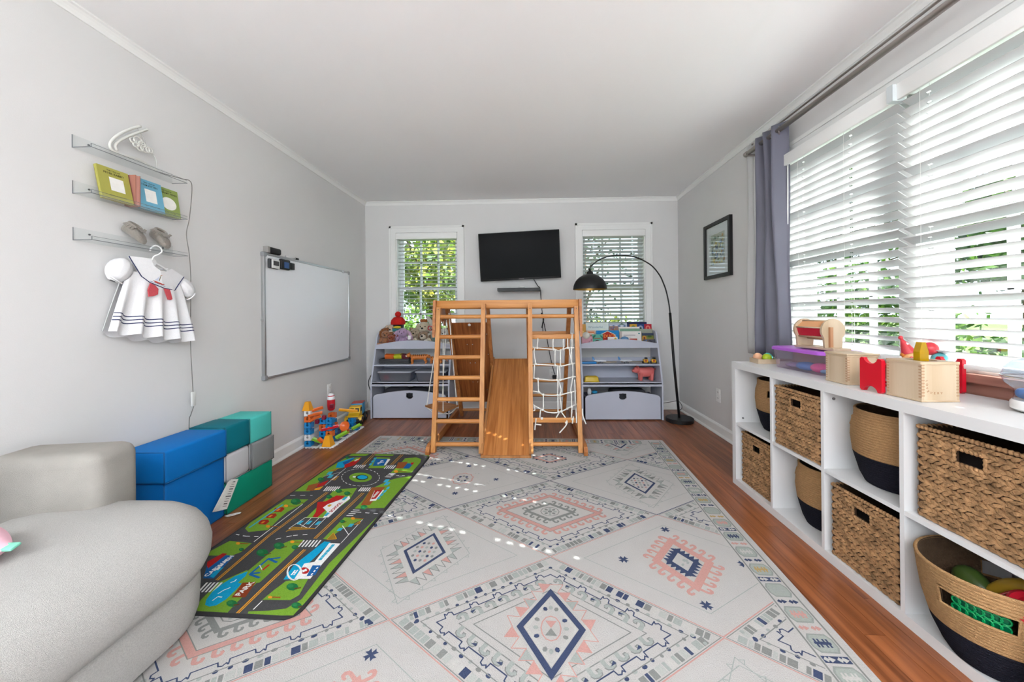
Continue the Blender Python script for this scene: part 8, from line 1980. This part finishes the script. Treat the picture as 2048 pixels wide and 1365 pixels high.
def a_white(R, C, G, T): R(.0, .10, 0, 1, (190, 176, 170)); R(.16, .72, .70, .76, (166, 160, 166)); R(.16, .52, .58, .62, (186, 180, 184)); R(.44, .80, .28, .50, (176, 66, 50), 2); R(.44, .80, .0, .28, (50, 44, 84), 2); C(.90, .84, .05, .05, (90, 150, 150))
def a_land(R, C, G, T): R(0, 1, .55, .80, (120, 128, 60)); R(0, 1, .80, 1, (60, 70, 96)); R(0, 1, .0, .55, (176, 140, 80)); C(.2, .62, .17, .18, (206, 140, 60), 2); C(.2, .60, .08, .10, (120, 70, 40), 3); C(.65, .74, .18, .08, (70, 96, 50), 2)
def a_dark(R, C, G, T):
    for k in range(14): C(rb.uniform(.08, .92), rb.uniform(.1, .9), .08, .10, ((96, 120, 160), (60, 60, 70), (196, 190, 90), (200, 200, 196), (120, 90, 60))[k % 5], 1 + k % 4)
def a_teal(R, C, G, T): C(.5, .26, .30, .26, (60, 46, 34)); C(.5, .26, .22, .19, (222, 160, 90), 2); C(.5, .24, .08, .08, (110, 80, 40), 3); G([(.0, .75), (.25, .95), (.4, .9), (.1, .6)], (40, 110, 90), 1); G([(.7, .95), (1, .8), (1, .6), (.8, .8)], (40, 110, 90), 1); R(.2, .8, .62, .70, (150, 120, 90), 1)
def a_strip(R, C, G, T): G([(.1, .4), (.9, .6), (.9, .75), (.1, .55)], (196, 70, 90)); C(.78, .8, .12, .1, (226, 190, 70))
Yb2, Yb1, Yb0 = 4.060, 4.020, 3.975
pbook('mustard yellow picture book at the left of the right shelf', .512, .598, .970, Yb2, (200, 142, 34), a_mustard)
pbook('pale mint picture book with curly lettering at the back', .602, .848, .985, Yb2 + .02, (216, 228, 226), a_wonder)
pbook('grey blue picture book with a row of birds at the back', .850, 1.050, .978, Yb2 + .015, (176, 186, 204), a_grey)
pbook('tall navy picture book at the back right', 1.055, 1.270, .988, Yb2 + .03, (44, 54, 100), a_navy)
pbook('long picture book with three coloured circle squares', 1.075, 1.312, .966, Yb2, (196, 60, 60), a_circ, th=.010)
pbook('small brown patterned book behind the green one', .852, .945, .945, Yb1 + .025, (150, 110, 96), a_multi)
pbook('white topped picture book with a green band', .948, 1.170, .938, Yb1 + .012, (206, 206, 196), a_green)
pbook('grey green picture book at the right end', 1.174, 1.308, .915, Yb1 + .008, (150, 156, 140), None)
pbook('orange picture book behind the pink pouch', .600, .694, .903, Yb1 + .012, (206, 178, 160), a_orange)
pbook('picture book with a red barn on bright blue', .702, .944, .902, Yb1 - .008, (24, 132, 196), a_barn)
pbook('white picture book with a red and navy panel', .950, 1.176, .893, Yb0 + .020, (226, 222, 218), a_white)
pbook('farm landscape picture book at the right end', 1.182, 1.306, .872, Yb0 + .016, (176, 140, 80), a_land)
pbook('dark speckled little book in front at the right end', 1.185, 1.308, .808, Yb0 - .022, (70, 72, 84), a_dark, lean=.25)
pbook('teal picture book with an orange monkey in front', .642, .760, .864, Yb0 - .014, (80, 166, 146), a_teal)
pbook('thin white picture book with a red stripe in front', .812, .915, .836, Yb0 - .022, (232, 226, 222), a_strip, lean=.25)
mb = MB(); mb.ell((.985, 3.958, .800), (.048, .030, .042), 18, 12); tag(mb.build('globe_ball', mat('globe_blue', (96, 138, 178), .5, noise=(18, .25)), None, True), 'blue globe ball in front of the white picture book', 'ball')
pk = thing('pink_purse', 'pink plush purse with a white pompom at the left of the book shelf', 'purse', (.590, 3.962, ZP))
MB().rbox((0, 0, .058), (.118, .05, .112), .02, 4, R3(-.1, 0, .0)).build('pouch', fur('pinkpurse', (226, 172, 186)), pk, 60, world=False)
MB().ell((-.012, -.022, .118), (.042, .036, .036), 18, 12).build('pompom', fur('pompom', (236, 232, 222)), pk, True, world=False)
for x in (.02, .042): MB().ell((x, -.027, .050 + .02 * (x > .03)), (.008, .004, .008), 10, 6).build('spot', fur('pinkspot', (196, 130, 160)), pk, True, world=False)
# ------------------------------------------------------------------ right shelf: planes, tracks, diggers, pig, box
def plane(label, x, y, rz):
    t = thing('toy_plane', label, 'toy plane', (x, y, ZS2 + .006), rz, 'toy planes'); w = mat('plane_white', (226, 230, 236), .3); b = mat('plane_blue', (70, 130, 190), .3)
    rings = [[Vector((xx, r * cos(a), .022 + r * sin(a) + up)) for a in [2 * pi * k / 12 for k in range(12)]] for xx, r, up in ((-.072, .002, .006), (-.055, .007, .004), (-.02, .0105, 0), (.04, .0105, 0), (.06, .008, -.001), (.070, .002, -.003))]
    MB().loft(rings).build('fuselage', w, t, True, world=False)
    for s in (-1, 1):
        MB().prism([(-.012, s * .006), (.016, s * .006), (-.022, s * .062), (-.034, s * .062)], .017, .020, lambda u, v, h: (u, v, h)).build('wing', w, t, world=False)
        MB().prism([(-.066, s * .004), (-.052, s * .004), (-.066, s * .024), (-.074, s * .024)], .028, .030, lambda u, v, h: (u, v, h)).build('tailplane', b, t, world=False)
        MB().cyl((-.004, s * .026, .011), (.016, s * .026, .011), .006, 10).build('engine', mat('plane_grey', (96, 100, 108), .4), t, True, world=False)
    MB().prism([(-.072, .026), (-.046, .030), (-.066, .062), (-.080, .064)], -.0015, .0015, lambda u, v, h: (u, h, v)).build('tail_fin', b, t, world=False)
    MB().cyl((.03, 0, -.006), (.03, 0, .014), .003, 6).cyl((-.01, .01, -.006), (-.01, .01, .014), .003, 6).cyl((-.01, -.01, -.006), (-.01, -.01, .014), .003, 6).build('gear', MATS['plane_grey'], t, world=False)
    return t
plane('blue tailed toy plane at the left of the book shelf board', .715, 3.925, -.12); plane('toy plane standing in the middle of the book shelf board', .985, 3.925, -.05)
mb = MB(); mb.rbox((.600, 3.935, ZS2 + .010), (.150, .09, .020), .003, 2); tag(mb.build('blue_tray', pm('trayblue', (20, 120, 190)), None, 40), 'flat blue plastic tray on the book shelf board', 'tray')
for lab, x, c in (('pale wooden ruler lying under the toy planes', .80, (196, 176, 140)), ('tan wooden strip lying behind the toy diggers', 1.07, (170, 146, 110))):
    mb = MB(); mb.box(x - .11, 4.0, ZS2 + .0005, x + .11, 4.03, ZS2 + .006); tag(mb.build('wooden_strip', mat('strip_%d' % c[0], c, .6), None), lab, 'ruler')
def digger(label, x):
    t = thing('toy_digger', label, 'toy vehicle', (x, 3.92, ZS2), 0, 'yellow toy vehicles'); yl = pm('digger_yellow', (224, 168, 30)); bk = mat('digger_black', (30, 30, 30), .5)
    MB().rbox((0, 0, .026), (.046, .045, .034), .004, 2).build('body', yl, t, 40, world=False); MB().rbox((.006, .0, .052), (.026, .028, .020), .004, 2).build('cab', bk, t, 40, world=False); MB().box(-.012, -.0235, .020, .010, -.0226, .036).build('grille', mat('digger_red', (170, 60, 40), .5), t, world=False)
    for sx in (-1, 1):
        for yy in (-.014, .014): MB().cyl((sx * .022, yy, .011), (sx * .030, yy, .011), .011, 12).build('wheel', bk, t, 40, world=False)
    return t
digger('left one of two yellow toy vehicles on the book shelf', 1.190); digger('right one of two yellow toy vehicles on the book shelf', 1.272)
pg = thing('toy_pig', 'coral pink toy pig standing on the lower book shelf board', 'toy animal', (1.183, 3.965, ZS3))
pc = mat('pig_pink', (218, 112, 108), .45, noise=(10, .05))
rings = []
for xx, yr, zr, zc in ((.108, .012, .016, .096), (.100, .036, .042, .092), (.075, .046, .052, .088), (.030, .048, .053, .086), (-.02, .045, .050, .086), (-.050, .036, .042, .092), (-.066, .022, .028, .098)):
    rings.append([Vector((xx, yr * cos(a), zc + zr * sin(a))) for a in [2 * pi * k / 18 for k in range(18)]])
MB().loft(rings).build('body', pc, pg, True, world=False)
MB().ell((-.078, -.006, .110), (.034, .033, .034), 16, 10).build('head', pc, pg, True, world=False)
MB().tube([(-.100, -.008, .104), (-.122, -.010, .098)], [.018, .0155], 14).build('snout', pc, pg, 50, world=False)
for s in (-1, 1):
    MB().ell((-.066, s * .026, .140), (.010, .016, .016), 10, 8, R3(s * .5, .4, 0)).build('ear', pc, pg, True, world=False); MB().ell((-.103, s * .016 - .006, .122), .004, 8, 6).build('eye', eye_m, pg, True, world=False)
    for xx in (-.034, .078): MB().tube([(xx, s * .026, .075), (xx, s * .027, .03), (xx - .003, s * .027, 0.0)], [.022, .017, .017], 12).build('leg', pc, pg, True, world=False)
MB().tube(catmull([(.108, 0, .105), (.122, .006, .112), (.120, -.004, .122), (.112, 0, .118)], 5), .004, 8).build('tail', pc, pg, True, world=False)
yb_ = thing('yellow_tub', 'upturned yellow plastic tub on the lower book shelf board', 'tub', (.621, 3.90, ZS3))
mb = MB(); mb.loft([[Vector((a, b, z)) for a, b in rrect(-.080, .080, -.050, .050, (.018,) * 4, 4, i)] for i, z in ((0, 0), (0, .008), (.006, .010), (.014, .048), (.022, .054))]); mb.build('tub', pm('tub_yellow', (216, 182, 40)), yb_, 40, world=False)
mb = MB(); mb.loft([[Vector((a, b, z)) for a, b in rrect(-.055, .055, -.026, .026, (.01,) * 4, 3, i)] for i, z in ((0, .0542), (.004, .058))]); mb.build('tub_foot', MATS['plastic_tub_yellow'], yb_, 40, world=False)
# ------------------------------------------------------------------ garden outside the windows
gr = MB(); gr.box(-60, -60, -0.66, 60, 60, -0.60)
structure(gr.build('ground', mat('lawn', (84, 106, 44), .95, noise=(.6, .25), bump=(12, .6))))
structure(MB().box(-9, -14, -0.12, 9, -2.305, -0.02).build('bounce_slab', mat('bounce_pale', (216, 220, 226), .8, noise=(3, .06), bump=(40, .3))))  # unseen pale slab, added to bounce sunlight up to the ceiling
structure(MB().box(LX - .16, -4.9, 2.40, RX + .16, -2.305, 2.50).build('sky_blocker', MATS['ceiling_paint']))  # unseen slab overhead, added to cut the frontal sky light
leaf_mats = {}
def leafmat(n, rgb):
    if n in leaf_mats: return leaf_mats[n]
    m, N, L, P = _new('leaves_' + n)
    P.inputs['Roughness'].default_value = .55; P.inputs['Specular IOR Level'].default_value = .3
    tc = N.new('ShaderNodeTexCoord'); no = N.new('ShaderNodeTexNoise'); no.inputs['Scale'].default_value = 1.6; no.inputs['Detail'].default_value = 6
    L.new(tc.outputs['Object'], no.inputs['Vector'])
    r = N.new('ShaderNodeValToRGB'); a, b, c = [lin(q) for q in rgb]
    r.color_ramp.elements[0].color = a; r.color_ramp.elements[0].position = .34; r.color_ramp.elements[1].color = c; r.color_ramp.elements[1].position = .68
    e = r.color_ramp.elements.new(.5); e.color = b
    L.new(no.outputs[0], r.inputs[0]); L.new(r.outputs[0], P.inputs['Base Color'])
    t = N.new('ShaderNodeBsdfTranslucent'); L.new(r.outputs[0], t.inputs[0]); mx = N.new('ShaderNodeMixShader'); mx.inputs[0].default_value = .3
    o = N['Material Output']; L.new(P.outputs[0], mx.inputs[1]); L.new(t.outputs[0], mx.inputs[2]); L.new(mx.outputs[0], o.inputs[0])
    leaf_mats[n] = m; return m
GREEN = leafmat('green', ((26, 48, 18), (62, 98, 34), (124, 158, 62))); YELLOW = leafmat('yellow', ((50, 80, 26), (104, 132, 46), (190, 180, 84))); DARK = leafmat('dark', ((18, 34, 22), (40, 66, 40), (84, 112, 70)))
bark = mat('bark', (96, 78, 62), .9, noise=(12, .25), bump=(30, 1.0), stretch=(1, 1, .2))
def leaves(mb, rnd, c, r, n, size):
    for _ in range(n):
        while True:
            p = Vector((rnd.uniform(-1, 1), rnd.uniform(-1, 1), rnd.uniform(-1, 1)))
            if .25 < p.length < 1: break
        q = Vector((c[0] + p.x * r[0], c[1] + p.y * r[1], c[2] + p.z * r[2]))
        a = Vector((rnd.uniform(-1, 1), rnd.uniform(-1, 1), rnd.uniform(-1, 1))).normalized(); b = a.orthogonal().normalized(); b = Matrix.Rotation(rnd.uniform(0, 6.3), 3, a) @ b; s = size * rnd.uniform(.6, 1.3)
        w = a.cross(b) * s * .32
        mb.add([q - b * s * .5, q + w, q + b * s * .5, q - w], [(0, 1, 2, 3)])
def tree(name, label, x, y, h, rad, m, n, size, seed, trunk=True, z0=-0.6, group='garden trees and shrubs', blobs=9):
    rnd = random.Random(seed); t = thing(name, label, 'tree' if trunk else 'shrub', (x, y, z0), 0, group)
    if trunk:
        MB().tube(catmull([(x, y, z0), (x + .05, y, z0 + h * .3), (x - .03, y + .05, z0 + h * .6), (x + .04, y, z0 + h * .85)], 5), [.11 - .08 * k / 15 for k in range(16)], 10).build('trunk', bark, t, True)
        for k in range(6):
            a = rnd.uniform(0, 6.3); zz = z0 + h * rnd.uniform(.35, .7); e = Vector((x + rad * .8 * cos(a), y + rad * .8 * sin(a), zz + rad * rnd.uniform(.3, .7)))
            MB().tube(catmull([(x, y, zz), Vector((x, y, zz)).lerp(e, .5) + Vector((0, 0, .1)), e], 5), [.045 - .035 * k2 / 10 for k2 in range(11)], 6).build('branch', bark, t, True)
    mb = MB()
    for k in range(blobs):
        a = rnd.uniform(0, 6.3); rr_ = rad * rnd.uniform(.1, .75); zz = z0 + h * (rnd.uniform(.45, 1.0) if trunk else rnd.uniform(.15, .85))
        leaves(mb, rnd, (x + rr_ * cos(a), y + rr_ * sin(a), zz), (rad * .55, rad * .55, h * (.17 if trunk else .22)), n // blobs, size)
    stuff(mb.build('foliage', m, t, fixn=False)); return t
# behind the left back window: sunlit green and golden trees
tree('garden_tree', 'golden leaved tree seen through the left window', -2.35, 8.6, 5.2, 1.7, YELLOW, 5200, .15, 1)
tree('garden_tree', 'tall green tree left of the golden one', -6.4, 10.6, 6.0, 2.0, GREEN, 4200, .17, 2)
tree('garden_tree', 'dark tree far behind the golden one', -1.6, 13.5, 7.5, 2.4, DARK, 4200, .22, 3)
tree('garden_shrub', 'bright green shrub low in the left window', -2.0, 6.5, 1.85, 1.0, GREEN, 4200, .085, 4, False)
tree('garden_shrub', 'yellowish shrub left in the left window', -2.95, 6.6, 1.5, .7, YELLOW, 2400, .08, 5, False)
tree('garden_tree', 'sparse small leaved tree seen through the right window', 1.35, 9.4, 4.0, 1.5, DARK, 520, .12, 6)
tree('garden_shrub', 'golden shrub low in the right window', 1.9, 8.2, 1.9, .9, YELLOW, 2200, .09, 7, False)
tree('garden_shrub', 'dark green shrub low in the right window', .7, 8.6, 1.75, .8, DARK, 2200, .09, 8, False)
# outside the side window
tree('garden_shrub', 'dense green hedge bush outside the far side window', 5.0, 5.2, 2.6, 1.3, GREEN, 4200, .11, 9, False)
tree('garden_shrub', 'dense green hedge bush outside the near side window', 5.2, 2.9, 2.5, 1.2, GREEN, 4200, .11, 10, False)
tree('garden_shrub', 'dark hedge bush outside the near side window', 5.6, 0.6, 2.4, 1.1, DARK, 3000, .11, 11, False)
tree('garden_tree', 'broad green tree beyond the side window hedge', 8.5, 6.6, 5.6, 2.2, GREEN, 4200, .19, 12)
tree('garden_tree', 'dark green tree beyond the side window hedge', 10.2, 12.6, 6.2, 2.2, DARK, 3600, .2, 13)
